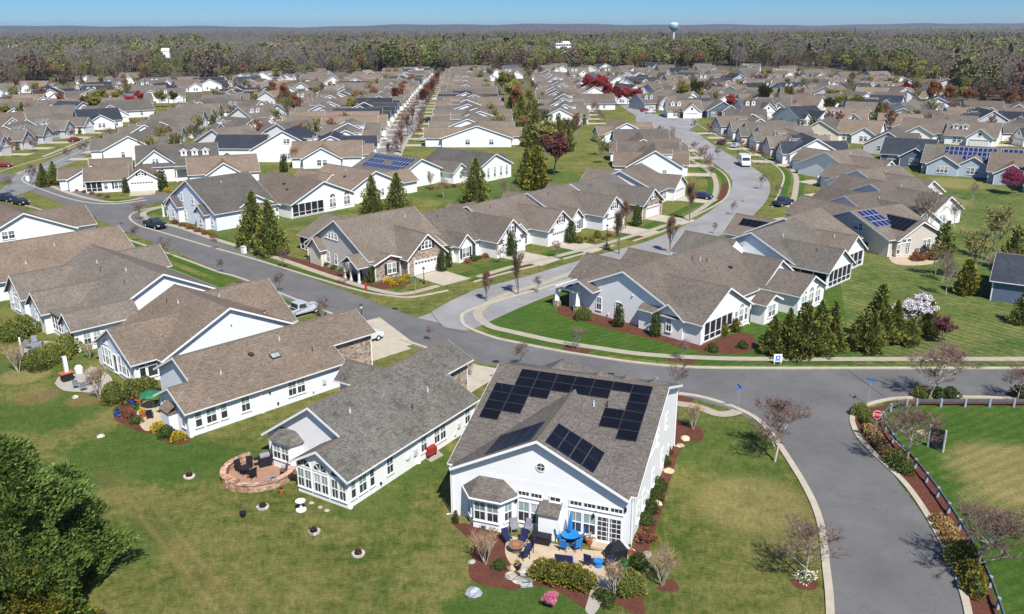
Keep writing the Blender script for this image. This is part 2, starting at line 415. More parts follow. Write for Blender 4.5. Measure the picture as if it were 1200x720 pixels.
def ribbon(name, L, d0, d1, z, mat, h=None, kind='structure'):
    """a strip between two offsets of a line; with h it is a raised solid strip (a kerb)"""
    A, B = offset_line(L, d0), offset_line(L, d1); mb = MB(); n = len(L)
    if h is None:
        mb.add([(p.x, p.y, z) for p in A] + [(p.x, p.y, z) for p in B], [(i, i + 1, n + i + 1, n + i) for i in range(n - 1)])
    else:
        vs = [(p.x, p.y, -0.02) for p in A] + [(p.x, p.y, z + h) for p in A] + [(p.x, p.y, z + h) for p in B] + [(p.x, p.y, -0.02) for p in B]
        fs = []
        for k in range(3): fs += [(k * n + i, k * n + i + 1, (k + 1) * n + i + 1, (k + 1) * n + i) for i in range(n - 1)]
        fs += [(0, n, 2 * n, 3 * n), (n - 1, 2 * n - 1, 3 * n - 1, 4 * n - 1)]
        mb.add(vs, fs)
    o = mb.build(name, mat)
    return tag(o, kind=kind)
def sheet(name, pts, z, mat, kind='structure'):
    mb = MB(); mb.add([(p[0], p[1], z) for p in pts], [tuple(range(len(pts)))])
    return tag(mb.build(name, mat), kind=kind)
def gl(pixels, n=8):
    """ground line through points of the photograph"""
    return smooth_line([G(*p) for p in pixels], n)
# ------------------------------------------------------------------ windows and doors (facing -y in their own frame)
WM = {}
def win_meshes(w, h, kind):
    k = (round(w, 2), round(h, 2), kind)
    if k in WM: return WM[k]
    a = MB(); p = MB(); t = 0.09; d = 0.07
    if kind in ('dh', 'fix', 'tran', 'gd'):                       # frame
        a.box((-w / 2, -d / 2, 0), (t, d, h + t)); a.box((w / 2, -d / 2, 0), (t, d, h + t))
        a.box((0, -d / 2, -h / 2), (w - t, d, t)); a.box((0, -d / 2, h / 2), (w - t, d, t))
        a.box((0, -d / 2 - 0.02, -h / 2 - t / 2 - 0.03), (w + 0.16, d + 0.05, 0.06))
        if kind == 'dh':
            a.box((0, -d / 2 + 0.008, 0), (w - t, d * 0.8, 0.07))
            p.add([(-w / 2, -0.022, -h / 2), (w / 2, -0.022, -h / 2), (w / 2, -0.022, 0), (-w / 2, -0.022, 0)], [(0, 1, 2, 3)], 0)
            p.add([(-w / 2, -0.022, 0), (w / 2, -0.022, 0), (w / 2, -0.022, h / 2), (-w / 2, -0.022, h / 2)], [(0, 1, 2, 3)], 1)
            if w > 0.7:
                a.box((0, -0.032, h / 4), (0.035, 0.03, h / 2 - 0.08)); a.box((0, -0.032, -h / 4), (0.035, 0.03, h / 2 - 0.08))
        else:
            p.add([(-w / 2, -0.022, -h / 2), (w / 2, -0.022, -h / 2), (w / 2, -0.022, h / 2), (-w / 2, -0.022, h / 2)], [(0, 1, 2, 3)], 0)
            nx = max(1, round(w / 0.36)) if kind != 'fix' else 1; nz = max(1, round(h / 0.42)) if kind != 'fix' else 1
            for i in range(1, nx): a.box((-w / 2 + w * i / nx, -0.032, 0), (0.035, 0.03, h - t))
            for i in range(1, nz): a.box((0, -0.034, -h / 2 + h * i / nz), (w - t, 0.03, 0.035))
            if kind == 'gd': a.box((0, -0.05, 0), (0.12, 0.06, h))
    elif kind == 'arch':                                           # half-round fanlight, w wide, springing at z=-h/2
        n = 12; r = w / 2
        pts = [(r * math.cos(math.pi * i / n), r * math.sin(math.pi * i / n)) for i in range(n + 1)]
        for i in range(n):
            (x0, z0), (x1, z1) = pts[i], pts[i + 1]; k0 = 1 + t / r
            a.add([(x0, -d, z0), (x1, -d, z1), (x1 * k0, -d, z1 * k0), (x0 * k0, -d, z0 * k0), (x0 * k0, 0, z0 * k0), (x1 * k0, 0, z1 * k0)], [(0, 1, 2, 3), (3, 2, 5, 4)])
        a.box((0, -d / 2, 0), (w + t, d, t))
        for ang in (45, 90, 135):
            a.tube([(0, -0.035, 0), (r * math.cos(R(ang)), -0.035, r * math.sin(R(ang)))], 0.022, 4)
        p.add([(x, -0.022, z) for x, z in pts], [tuple(range(n + 1))], 0)
    elif kind == 'round':
        n = 20; r = w / 2
        for i in range(n):
            t0, t1 = 2 * math.pi * i / n, 2 * math.pi * (i + 1) / n
            f = lambda q, rr, y: (rr * math.cos(q), y, rr * math.sin(q))
            a.add([f(t0, r, -d), f(t1, r, -d), f(t1, r + t, -d), f(t0, r + t, -d), f(t0, r + t, 0), f(t1, r + t, 0)], [(0, 1, 2, 3), (3, 2, 5, 4)])
        p.add([(r * math.cos(2 * math.pi * i / n), -0.022, r * math.sin(2 * math.pi * i / n)) for i in range(n)], [tuple(range(n))], 0)
        a.box((0, -0.04, 0), (w, 0.03, 0.03)); a.box((0, -0.044, 0), (0.03, 0.03, w))
    me = []
    for nm, q, ms in (('window', a, ['trim_white']), ('pane', p, ['glass_dark', 'window_blind'])):
        m = bpy.data.meshes.new(nm); m.from_pydata(q.v, [], q.f)
        for x in ms: m.materials.append(MATS[x])
        m.polygons.foreach_set('material_index', q.m); m.update(); me.append(m)
    WM[k] = me
    return me
GM = {}
def garage_mesh(w, h):
    k = (w, h)
    if k in GM: return GM[k]
    a = MB(); n = 4
    for i in range(n):
        a.box((0, -0.03, h * (i + 0.5) / n), (w - 0.04, 0.06, h / n - 0.03))
    for i in range(8): 
        for j in range(3): a.box((-w / 2 + w * (i + 0.5) / 8, -0.064, h * (j + 0.5) / n), (w / 8 - 0.14, 0.012, h / n - 0.2))
    for s in (-1, 1): a.box((s * (w / 2 + 0.06), -0.04, h / 2), (0.12, 0.1, h + 0.1))
    a.box((0, -0.04, h + 0.06), (w + 0.24, 0.1, 0.12))
    g = MB()
    x = w / 2 - 0.08
    g.add([(-x, -0.066, h * 0.80), (x, -0.066, h * 0.80), (x, -0.066, h * 0.93), (-x, -0.066, h * 0.93)], [(0, 1, 2, 3)])
    for i in range(1, 8): a.box((-w / 2 + w * i / 8, -0.07, h * 0.865), (0.18, 0.02, h * 0.14))
    out = []
    for nm, q, m in (('garage_door', a, 'door_white'), ('pane', g, 'glass_dark')):
        me = bpy.data.meshes.new(nm); me.from_pydata(q.v, [], q.f); me.materials.append(MATS[m]); me.update(); out.append(me)
    GM[k] = out
    return out
FACE = {'y-': 0.0, 'x+': math.pi / 2, 'y+': math.pi, 'x-': -math.pi / 2}
class House:
    def __init__(s, name, loc, yaw, label, cat='house', roof='shingle_tan', wall='siding_white', group=None, z=0.0):
        s.root = thing(name, (loc[0], loc[1], z), R(yaw), label, cat, group)
        s.loc = Vector((loc[0], loc[1])); s.yaw = R(yaw)
        s.roof = roof; s.wall = wall; s.i = 0
        s.mr = MB(); s.mw = {}; s.mt = MB(); s.caps = []; s.blocks = []
    def W(s, x, y):
        c, n = math.cos(s.yaw), math.sin(s.yaw); return (s.loc.x + c * x - n * y, s.loc.y + n * x + c * y)
    def L(s, X, Y):
        c, n = math.cos(s.yaw), math.sin(s.yaw); dx, dy = X - s.loc.x, Y - s.loc.y; return (c * dx + n * dy, -n * dx + c * dy)
    def wm(s, m=None):
        return s.mw.setdefault(m or s.wall, MB())
    def gab(s, ax, a0, a1, c, hm, hp, zr, ze, zep=None, wall=None, walls=True, ov=0.42, r0=0.42, r1=0.42, cap=True, zb=0.0, rake=True, ovm=None, ovp=None):
        """one gabled block: ridge along ax from a0 to a1 at c, half widths hm / hp, ridge height zr, eave height ze (at hm) and zep (at hp)"""
        i = s.i; s.i += 1
        zr -= 0.007 * i; e = 0.005 * i
        sm = (zr - ze) / hm
        sp = sm if zep is None else (zr - zep) / hp
        fn = (lambda a, t, z: (a, c + t, z)) if ax == 'x' else (lambda a, t, z: (c + t, a, z))
        th = 0.17
        om = ov if ovm is None else ovm; op = ov if ovp is None else ovp
        lo, hi = -hm - om, hp + op
        zl, zh = zr - sm * (hm + om), zr - sp * (hp + op)
        s.mr.prism([(lo, zl), (0, zr), (hi, zh), (hi, zh - th), (0, zr - th), (lo, zl - th)], fn, a0 - r0, a1 + r1)
        if cap:
            mc = MB(); s.caps.append(mc); mc.prism([(-0.17, zr - 0.17 * sm + 0.02), (0, zr + 0.035), (0.17, zr - 0.17 * sp + 0.02), (0.17, zr - 0.17 * sp - 0.03), (-0.17, zr - 0.17 * sm - 0.03)], fn, a0 - r0, a1 + r1)
        if walls:
            s.wm(wall).prism([(-hm + e, zb), (hp - e, zb), (hp - e, zr - sp * (hp - e) - 0.09), (0, zr - 0.09), (-hm + e, zr - sm * (hm - e) - 0.09)], fn, a0 + e, a1 - e)
            for a, sg in ((a0 + e, -1), (a1 - e, 1)):                # corner boards, 12 cm, just proud of the siding
                for t, ts, sl_ in ((-hm + e, -1, sm), (hp - e, 1, sp)):
                    zt = zr - sl_ * abs(t) - 0.12
                    for q0, q1, b0, b1 in ((t - ts * 0.12, t + ts * 0.012, a - sg * 0.0, a + sg * 0.012), (t, t + ts * 0.012, a - sg * 0.12, a)):
                        s.mt.prism([(q0, zb), (q1, zb), (q1, zt), (q0, zt)], fn, b0, b1)
        # rake boards, gutters
        if rake:
            for a, sg, r in ((a0 - r0, -1, r0), (a1 + r1, 1, r1)):
                if r <= 0: continue
                for q0, q1 in ((lo, 0), (0, hi)):
                    f = lambda t: zr - (sm if t < 0 else sp) * abs(t)
                    s.mt.prism([(q0, f(q0) - 0.02), (q1, f(q1) - 0.02), (q1, f(q1) - 0.25), (q0, f(q0) - 0.25)], fn, a + sg * 0.003, a + sg * 0.035)
        for t, zz, sg in ((lo, zl, -1), (hi, zh, 1)):
            s.mt.prism([(t + sg * 0.003, zz - 0.03), (t + sg * 0.075, zz - 0.03), (t + sg * 0.06, zz - 0.15), (t + sg * 0.003, zz - 0.15)], fn, a0 - r0 + 0.01, a1 + r1 - 0.01)
        b = dict(ax=ax, a0=a0, a1=a1, c=c, zr=zr, sm=sm, sp=sp, fn=fn, hm=hm, hp=hp)
        s.blocks.append(b)
        return b
    def hip(s, cx, cy, hx, hy, ze, zr, rl=0.0, wall=None, zb=None):
        """a hipped roof; rl = half length of its ridge along x"""
        vs = [(cx - hx, cy - hy, ze), (cx + hx, cy - hy, ze), (cx + hx, cy + hy, ze), (cx - hx, cy + hy, ze), (cx - rl, cy, zr), (cx + rl, cy, zr)]
        s.mr.add(vs, [(0, 1, 5, 4), (1, 2, 5), (2, 3, 4, 5), (3, 0, 4), (3, 2, 1, 0)])
        if zb is not None: s.wm(wall).box((cx, cy, (zb + ze) / 2 - 0.05), (2 * hx - 0.5, 2 * hy - 0.5, ze - zb - 0.1))
    def shed(s, x0, x1, y0, y1, z0, z1, wall=None, zb=None, side='y'):
        """a lean-to roof: height z0 at y0, z1 at y1"""
        th = 0.15
        s.mr.add([(x0, y0, z0), (x1, y0, z0), (x1, y1, z1), (x0, y1, z1), (x0, y0, z0 - th), (x1, y0, z0 - th), (x1, y1, z1 - th), (x0, y1, z1 - th)],
                 [(0, 1, 2, 3), (7, 6, 5, 4), (0, 4, 5, 1), (1, 5, 6, 2), (2, 6, 7, 3), (3, 7, 4, 0)])
    def finish(s):
        r = s.root
        k = 0
        for m, mb in s.mw.items():
            mb.build('wall' if k == 0 else 'wall', m, r); k += 1
        s.rf = s.mr.build('roof', s.roof, r)
        s.mt.build('trim', 'trim_white', r)
        for mc in s.caps: mc.build('ridge_cap', 'ridge_cap', s.rf)
        return s
    def win(s, face, c, a, z, w, h, kind='dh', n=1, gap=None, name='window', shut=False):
        """n windows side by side on the plane face=c, centred at a along it, z = centre height"""
        ms = win_meshes(w, h, kind); g = w + 0.1 if gap is None else gap
        for k in range(n):
            q = a + (k - (n - 1) / 2) * g
            loc = (c, q, z) if face[0] == 'x' else (q, c, z)
            o = put(name, ms[0], s.root, loc, FACE[face]); put('pane', ms[1], o)
        if shut:
            for sg in (-1, 1):
                q = a + sg * ((n - 1) / 2 * g + w / 2 + 0.32)
                loc = (c, q, z) if face[0] == 'x' else (q, c, z)
                mb = MB(); mb.box((0, -0.03, 0), (0.4, 0.05, h + 0.1))
                for j in range(6): mb.box((0, -0.06, -h / 2 + h * (j + 0.5) / 6), (0.32, 0.02, h / 6 - 0.06))
                o = mb.build('shutter', 'shutter_black', s.root, False, loc); o.rotation_euler = (0, 0, FACE[face])
    def garage(s, face, c, a, w=4.9, h=2.15, drive=7.5, z=0.1, dz=0.012, dname='driveway'):
        ms = garage_mesh(w, h)
        loc = (c, a, z) if face[0] == 'x' else (a, c, z)
        o = put('garage_door', ms[0], s.root, loc, FACE[face]); put('pane', ms[1], o)
        if drive:
            sg = 1 if face[1] == '+' else -1
            hw = w / 2 + 0.3
            pts = [(c, a - hw), (c, a + hw), (c + sg * drive, a + hw), (c + sg * drive, a - hw)] if face[0] == 'x' else [(a - hw, c), (a + hw, c), (a + hw, c + sg * drive), (a - hw, c + sg * drive)]
            sheet(dname, [s.W(*p) for p in pts], dz, 'concrete_pale')
    def screens(s, face, c, a0, a1, n, z0=0.3, z1=2.7, post=0.13):
        """screened porch bays: dark mesh between white posts"""
        mb = MB(); pm = MB()
        w = (a1 - a0) / n
        sg = 1 if face[1] == '+' else -1
        f = (lambda q, d, z: (c + sg * d, q, z)) if face[0] == 'x' else (lambda q, d, z: (q, c + sg * d, z))
        d3 = lambda ax, th, zz: (th, ax, zz) if face[0] == 'x' else (ax, th, zz)
        pm.box(f((a0 + a1) / 2, 0.012, (z0 + z1) / 2), d3(a1 - a0, 0.02, z1 - z0))
        for i in range(n + 1): mb.box(f(a0 + w * i, 0.05, (z0 + z1) / 2), d3(post, 0.1, z1 - z0 + 0.1))
        mb.box(f((a0 + a1) / 2, 0.052, z1), d3(a1 - a0, 0.1, 0.14)); mb.box(f((a0 + a1) / 2, 0.052, z0), d3(a1 - a0, 0.1, 0.12))
        mb.box(f((a0 + a1) / 2, 0.047, z0 + 0.75), d3(a1 - a0, 0.06, 0.06))
        o = mb.build('porch_frame', 'trim_white', s.root); pm.build('screen', 'porch_screen', o)
    def dormer(s, blk, a, d, w=1.5, h=1.5, side=-1, wall=None):
        """a small gabled dormer on a slope: a along the ridge, d out from it"""
        b = blk; sl = b['sm'] if side < 0 else b['sp']
        z = b['zr'] - sl * d
        ax = 'y' if b['ax'] == 'x' else 'x'
        c0 = b['c'] + side * d
        back = c0 - side * (h + 0.6) / sl * 0.9
        lo, hi = min(c0, back), max(c0, back)
        s.gab(ax, lo, hi, a, w / 2, w / 2, z + h + 0.55, z + h - 0.05, wall=wall, ov=0.16, r0=0.15 if lo == c0 else 0, r1=0.15 if hi == c0 else 0, cap=False, zb=z - 0.15)
        face = ax + ('-' if side < 0 else '+')
        s.win(face, c0, a, z + h * 0.55, 0.6, 0.85, 'fix')
    def posts(s, lst, w=0.24, h=2.7, mat='trim_white', name='porch_post'):
        for x, y in lst:
            mb = MB(); mb.box((0, 0, h / 2), (w, w, h)); mb.box((0, 0, 0.15), (w + 0.1, w + 0.1, 0.3)); mb.box((0, 0, h - 0.1), (w + 0.08, w + 0.08, 0.2)); mb.build(name, mat, s.root, False, (x, y, 0))
    def downs(s, lst):
        for x, y, z in lst:
            mb = MB(); mb.box((x, y, z / 2 + 0.05), (0.09, 0.09, z - 0.1)); mb.box((x, y, 0.08), (0.3, 0.3, 0.08)); mb.build('downspout', 'trim_white', s.root)
    def fittings(s, lst):
        for f, c, a, z, w, hh, m in lst:
            loc = (c, a, z) if f[0] == 'x' else (a, c, z)
            mb = MB(); mb.box((0, -0.08, 0), (w, 0.16, hh)); mb.box((0, -0.17, hh * 0.1), (w * 0.6, 0.03, hh * 0.5)); o = mb.build('meter_box' if w > 0.2 else 'wall_vent', m, s.root, False, loc); o.rotation_euler = (0, 0, FACE[f])
    def pipes(s, lst):
        """roof vents: (block index, a, d, side, kind)"""
        for bi, a, d, side, kind in lst:
            b = s.blocks[bi]; z = b['zr'] - (b['sm'] if side < 0 else b['sp']) * d
            p = b['fn'](a, side * d, z)
            mb = MB()
            if kind == 'pipe': mb.lathe((0, 0, 0), [(0.09, -0.1), (0.09, 0.25), (0.05, 0.26), (0.05, 0.5)], 8); mb.build('vent_pipe', 'vent_metal', s.rf, False, p)
            elif kind == 'black': mb.lathe((0, 0, 0), [(0.05, -0.1), (0.05, 0.55)], 7); mb.build('vent_pipe', 'vent_black', s.rf, False, p)
            elif kind == 'box': mb.box((0, 0, 0.1), (0.5, 0.5, 0.28)); mb.build('roof_vent', 'vent_black', s.rf, False, p)
            elif kind == 'dome': mb.lathe((0, 0, 0), [(0.3, -0.1), (0.3, 0.12), (0.22, 0.2), (0.08, 0.25)], 12); mb.build('roof_vent', 'vent_black', s.rf, False, p)
    def solar(s, blk, side, cells, u, v, mat='solar_black', lift=0.09):
        """panels on a slope: cells = (a, d) of each panel centre, u along the ridge, v down the slope"""
        b = blk; sl = b['sm'] if side < 0 else b['sp']; k = math.hypot(1, sl)
        nrm = Vector(b['fn'](0, side * sl / k, 1 / k)) - Vector(b['fn'](0, 0, 0))
        for a, d in cells:
            m = MB()
            def P(da, dd, up):
                q = Vector(b['fn'](a + da, side * (d + dd / k), b['zr'] - sl * (d + dd / k))) + nrm * up
                return tuple(q)
            hu, hv = u / 2 - 0.012, v / 2 - 0.012
            cs = [(-hu, -hv), (hu, -hv), (hu, hv), (-hu, hv)]
            m.add([P(x, y, lift - 0.04) for x, y in cs] + [P(x, y, lift) for x, y in cs], [(0, 1, 5, 4), (1, 2, 6, 5), (2, 3, 7, 6), (3, 0, 4, 7), (3, 2, 1, 0)], 1)
            hu -= 0.03 if mat == 'solar_black' else 0.055; hv -= 0.03 if mat == 'solar_black' else 0.055
            cs2 = [(-hu, -hv), (hu, -hv), (hu, hv), (-hu, hv)]
            m.add([P(x, y, lift) for x, y in cs] + [P(x, y, lift) for x, y in cs2], [(0, 1, 5, 4), (1, 2, 6, 5), (2, 3, 7, 6), (3, 0, 4, 7)], 1)
            m.add([P(x, y, lift) for x, y in cs2], [(0, 1, 2, 3)], 0)
            m.build('solar_panel', [mat, 'solar_frame' if mat == 'solar_black' else 'solar_edge'], s.root)
plain('solar_edge', (0.34, 0.36, 0.40), 0.5, 0.3, 0.1)
plain('solar_frame', (0.035, 0.036, 0.042), 0.4, 0.4, 0.1)
# ------------------------------------------------------------------ the houses one can study
# --- the white house with the black solar panels
o = G(737, 644)
h = House('white_house', o, -20.5, 'white two-storey house with black solar panels on its roof and a patio behind it', roof='shingle_taupe', wall='siding_white')
main = h.gab('x', -14.25, 0, 11.4, 11.4, 6.6, 8.55, 4.32, ovm=-0.15)
fg = h.gab('y', 0, 9.5, -7.12, 7.1, 7.1, 7.95, 4.36, r1=0, ov=-0.02, r0=0.5)
for (px, py, z, hw, dz) in ((662, 419.5, 8.0, 2.9, 2.2), (704.5, 435, 8.35, 1.0, 0.8), (735.5, 439.5, 8.35, 1.0, 0.8), (768, 443.5, 8.35, 1.0, 0.8)):
    x, y = h.L(*G(px, py, z)); h.hip(x, y, hw, hw, z - dz, z, 0, zb=z - dz - 2.4)
# bay window and the small lean-to closet on the garden front
h.wm().slab([(-13.0, 0.05), (-12.0, -1.15), (-9.75, -1.15), (-9.0, 0.05)], 0.0, 2.75)
bz = 2.75
h.mr.add([(-13.35, 0, bz), (-12.15, -1.5, bz), (-9.6, -1.5, bz), (-8.65, 0, bz), (-11.9, -0.02, bz + 1.15), (-9.9, -0.02, bz + 1.15)], [(0, 1, 4), (1, 2, 5, 4), (2, 3, 5), (3, 2, 1, 0)])
for a, b in (((-13.37, -0.02), (-12.16, -1.53)), ((-12.16, -1.53), (-9.58, -1.53)), ((-9.58, -1.53), (-8.63, -0.02))):
    h.mt.tube([(a[0], a[1], bz - 0.05), (b[0], b[1], bz - 0.05)], 0.075, 4)
h.wm().box((-6.05, -0.45, 1.05), (1.5, 0.9, 2.1))
h.shed(-6.9, -5.2, -1.0, 0.0, 2.12, 2.85)
h.finish()
h.win('y-', -1.15, -10.9, 1.55, 0.95, 1.6, n=2)
o1 = put('window', win_meshes(0.75, 1.5, 'dh')[0], h.root, (-9.37, -0.56, 1.55), R(58)); put('pane', win_meshes(0.75, 1.5, 'dh')[1], o1)
o1 = put('window', win_meshes(0.75, 1.5, 'dh')[0], h.root, (-12.52, -0.56, 1.55), R(-50)); put('pane', win_meshes(0.75, 1.5, 'dh')[1], o1)
h.win('y-', 0, -7.75, 1.5, 0.92, 1.75, n=2); h.win('y-', 0, -7.75, 3.05, 0.92, 0.42, 'tran', n=2)
h.win('y-', 0, -5.75, 3.05, 0.86, 0.42, 'tran')
h.win('y-', 0, -3.6, 1.5, 0.98, 1.75, n=2); h.win('y-', 0, -3.6, 3.05, 0.95, 0.42, 'tran', n=2)
h.win('y-', 0, -1.55, 3.05, 0.95, 0.42, 'tran', n=2); h.win('y-', 0, -1.55, 1.32, 1.85, 2.05, 'gd', name='patio_door')
h.win('y-', 0, -6.9, 5.55, 0.62, 0.62, 'round')
mb = MB(); mb.box((-1.55, -0.45, 0.1), (2.3, 0.9, 0.2)); mb.build('doorstep', 'patio_flag', h.root)
for y, z, ww, hh in ((2.6, 1.7, 0.85, 1.5), (4.6, 1.7, 0.85, 1.5), (8.2, 1.7, 0.85, 1.5), (12.0, 1.7, 0.85, 1.5), (9.5, 4.7, 0.8, 1.3), (13.2, 4.6, 0.8, 1.3)): h.win('x+', 0, y, z, ww, hh, 'dh')
for q in ([(0.12, 0.12, 4.2), (0.12, 0.12, 0.1), (0.45, -0.1, 0.06)], [(-14.3, -0.1, 4.2), (-14.3, -0.1, 0.1), (-14.65, -0.3, 0.06)], [(0.12, 17.6, 5.6), (0.12, 17.6, 0.1), (0.5, 17.7, 0.06)]):
    mb = MB(); mb.tube(q, 0.05, 6); mb.build('downspout', 'trim_white', h.root)
# light fittings and the fan motif by the door
for x, z in ((-2.75, 2.3), (-0.35, 3.3), (-8.85, 2.4)): mb = MB(); mb.box((x, -0.09, z), (0.14, 0.16, 0.32)); mb.build('wall_lamp', 'black_metal', h.root)
h.pipes([(0, -13.3, 3.0, -1, 'black'), (0, -4.0, 3.2, -1, 'black'), (0, -5.1, 3.3, -1, 'pipe'), (0, -1.1, 2.6, 1, 'pipe')])
cells = []
def pan(px, py):                                                   # photograph point on the front slope -> (a, d)
    lo, hi = 3.0, 9.0
    for _ in range(40):
        z = (lo + hi) / 2; x, y = h.L(*G(px, py, z)); d = 11.4 - y
        if main['zr'] - main['sm'] * d > z: lo = z
        else: hi = z
    return x, d
cw = 1.82; ch = 1.06; k_ = math.hypot(1, main['sm'])
xs = [-13.1 + cw * (i + 0.5) for i in range(-1, 7)]
x0 = pan(610, 437)[0]; x6 = pan(765, 456)[0]
cw = (x6 - x0) / 7.0
lay = {-1: (2, 6), 0: (0, 5), 1: (0, 3), 2: (0, 2), 3: (0, 2), 4: (0, 2), 5: (0, 1), 6: (0, 6)}
for c, (r0, r1) in lay.items():
    for rr in range(r0, r1): cells.append((x0 + cw * (c + 0.5), 0.35 + (ch / k_) * (rr + 0.5)))
for rr in (3, 4): cells.append((x0 + cw * 5.5, 0.35 + (ch / k_) * (rr + 0.5)))
h.solar(main, -1, cells, cw, ch)
for side in (-1, 1):
    cells = [(0.75 + 1.12 * (i + 0.5), 0.75 + 1.55 * (j + 0.5)) for i in range(2 if side < 0 else 2) for j in range(2)]
    cells = [(-0.1 + 1.66 * (i + 0.5), 0.5 + 0.94 * (j + 0.5)) for i in range(2) for j in range(4)]
    h.solar(fg, side, cells, 1.66, 1.05)
HM = h
h.fittings([('x+', 0, 6.2, 1.2, 0.4, 0.6, 'vent_metal'), ('x+', 0, 10.4, 0.5, 0.16, 0.16, 'vent_metal'), ('x+', 0, 14.8, 1.3, 0.35, 0.5, 'vent_metal'), ('y-', 0, -8.7, 0.5, 0.16, 0.16, 'vent_metal')])
# --- the left front row, each a long house seen from its rear corner
h = House('white_house', G(409, 597), 58, 'white house with plain streaked grey roof and three fan-topped rear windows beside round brick terrace', roof='shingle_grey_streaked', wall='siding_white')
b = h.gab('x', 3.1, 17.8, 6.6, 6.6, 5.6, 6.35, 3.0, zep=2.6)
h.gab('x', 0, 3.1, 2.85, 2.85, 2.7, 4.62, 3.0, r1=0)
h.gab('x', 17.8, 22.2, 6.6, 2.9, 4.6, 6.35, 4.88, zep=3.3, r0=0, wall='fieldstone')
h.gab('y', 4, 14.0, 16.0, 1.6, 1.6, 4.7, 3.4, wall='siding_white')
h.wm().slab([(3.15, 8.0), (2.0, 8.4), (2.0, 10.6), (3.15, 11.0)], 0, 2.6); h.mr.add([(3.1, 7.7, 2.6), (1.7, 8.2, 2.6), (1.7, 10.8, 2.6), (3.1, 11.3, 2.6), (3.09, 8.6, 3.4), (3.09, 10.4, 3.4)], [(0, 1, 4), (1, 2, 5, 4), (2, 3, 5), (0, 1, 2, 3)])
h.finish()
for y in (0.95, 2.85, 4.7):
    h.win('x-', 0, y, 1.45, 0.72, 1.7, n=2); h.win('x-', 0, y, 2.55, 1.45, 0.7, 'arch')
h.win('y-', 0, 0.62, 1.55, 0.6, 1.65); h.win('y-', 0, 1.75, 1.55, 0.95, 1.65); h.win('y-', 0, 2.9, 1.55, 0.6, 1.65)
h.win('y-', 0, 5.2, 1.6, 0.85, 1.6); h.win('y-', 0, 9.9, 1.6, 0.85, 1.6); h.win('y-', 0, 12.3, 1.6, 0.85, 1.6, n=2); h.win('y-', 0, 16.7, 1.6, 0.85, 1.6)
h.win('x-', 2.0, 9.5, 1.6, 0.9, 1.4, n=2)
mb = MB(); mb.lathe((0, 0, 0), [(0.3, 0), (0.32, 0.05), (0.1, 0.1)], 14); oo = mb.build('hose_reel', 'trim_white', h.root, False, (7.6, -0.06, 1.3)); oo.rotation_euler = (R(90), 0, 0)
h.pipes([(0, 14.2, 3.9, -1, 'pipe')])
h.garage('x+', 22.2, 7.6, drive=7.0); HA1 = h
h.downs([(0.1, -0.07, 2.9), (17.7, -0.07, 2.9), (9.0, -0.07, 2.9)]); h.fittings([('y-', 0, 8.6, 1.3, 0.4, 0.6, 'vent_metal'), ('y-', 0, 14.6, 0.5, 0.16, 0.16, 'vent_metal'), ('y-', 0, 3.9, 0.5, 0.16, 0.16, 'vent_black'), ('y-', 0, 15.2, 1.2, 0.35, 0.5, 'vent_metal')])
h.pipes([(0, 5.5, 2.2, -1, 'pipe'), (0, 11, 4.6, -1, 'black')])
h = House('pale_house', G(223, 513), 45.5, 'long pale house with tan roof and skylight beside the streaked grey-roofed house', roof='shingle_tan', wall='siding_pale_blue')
h.gab('x', 2.2, 17.4, 6.0, 6.0, 4.5, 6.0, 2.9)
h.gab('x', 0, 2.2, 2.85, 2.85, 3.0, 4.37, 2.9, r1=0)
h.gab('x', 17.4, 23.2, 6.0, 3.5, 3.6, 6.0, 4.19, r0=0, wall='fieldstone')
h.shed(-0.9, 0.1, 2.2, 4.1, 2.0, 2.0); h.mr.add([(-0.95, 2.2, 2.05), (-0.95, 4.1, 2.05), (0.02, 4.1, 2.7), (0.02, 2.2, 2.7)], [(0, 1, 2, 3)]); h.wm().box((-0.42, 3.15, 0.95), (0.84, 1.7, 1.9))
h.finish()
h.win('x-', 0, 1.0, 1.6, 0.7, 1.6); h.win('x-', 0, 5.0, 1.6, 0.7, 1.6)
h.win('y-', 0, 1.0, 1.6, 0.7, 1.6); h.win('y-', 0, 2.3, 1.6, 1.05, 1.6); h.win('y-', 0, 3.6, 1.6, 0.7, 1.6); h.win('y-', 0, 5.9, 1.6, 0.95, 1.6); h.win('y-', 0, 11.7, 1.6, 0.95, 1.6, n=2); 
mb = MB(); bb = h.blocks[0]; z = bb['zr'] - bb['sm'] * 3.2
mb.box((0, 0, 0), (1.1, 0.75, 0.14), 0); mb.box((0, 0, 0.08), (0.92, 0.58, 0.04), 1); oo = mb.build('skylight', ['vent_black', 'window_blind'], h.rf, False, (11.2, 2.8, z + 0.08)); oo.rotation_euler = (math.atan(bb['sm']), 0, 0)
h.pipes([(0, 9.0, 2.2, -1, 'dome'), (0, 12.8, 1.5, -1, 'pipe')])
h.garage('x+', 23.2, 6.2, drive=6.5); HA2 = h
h.downs([(0.1, -0.07, 2.8), (17.3, -0.07, 2.8), (7.6, -0.07, 2.8)]); h.fittings([('y-', 0, 8.6, 1.9, 0.14, 0.14, 'vent_black'), ('y-', 0, 9.4, 0.5, 0.16, 0.2, 'vent_black'), ('y-', 0, 13.6, 0.5, 0.16, 0.16, 'vent_metal'), ('y-', 0, 15.0, 1.2, 0.4, 0.6, 'vent_metal')])
h.pipes([(0, 5.0, 3.4, -1, 'pipe'), (0, 15.2, 3.9, -1, 'black')])
h = House('pale_house', G(155, 450), 46, 'pale house with tall arched rear windows and big blank side gable', roof='shingle_tan', wall='siding_pale_blue')
h.gab('y', -2.2, 10.5, 10.9, 8.1, 8.1, 6.75, 2.85)
h.gab('x', 0, 8, 3.8, 4.8, 4.8, 5.55, 2.85, r1=0)
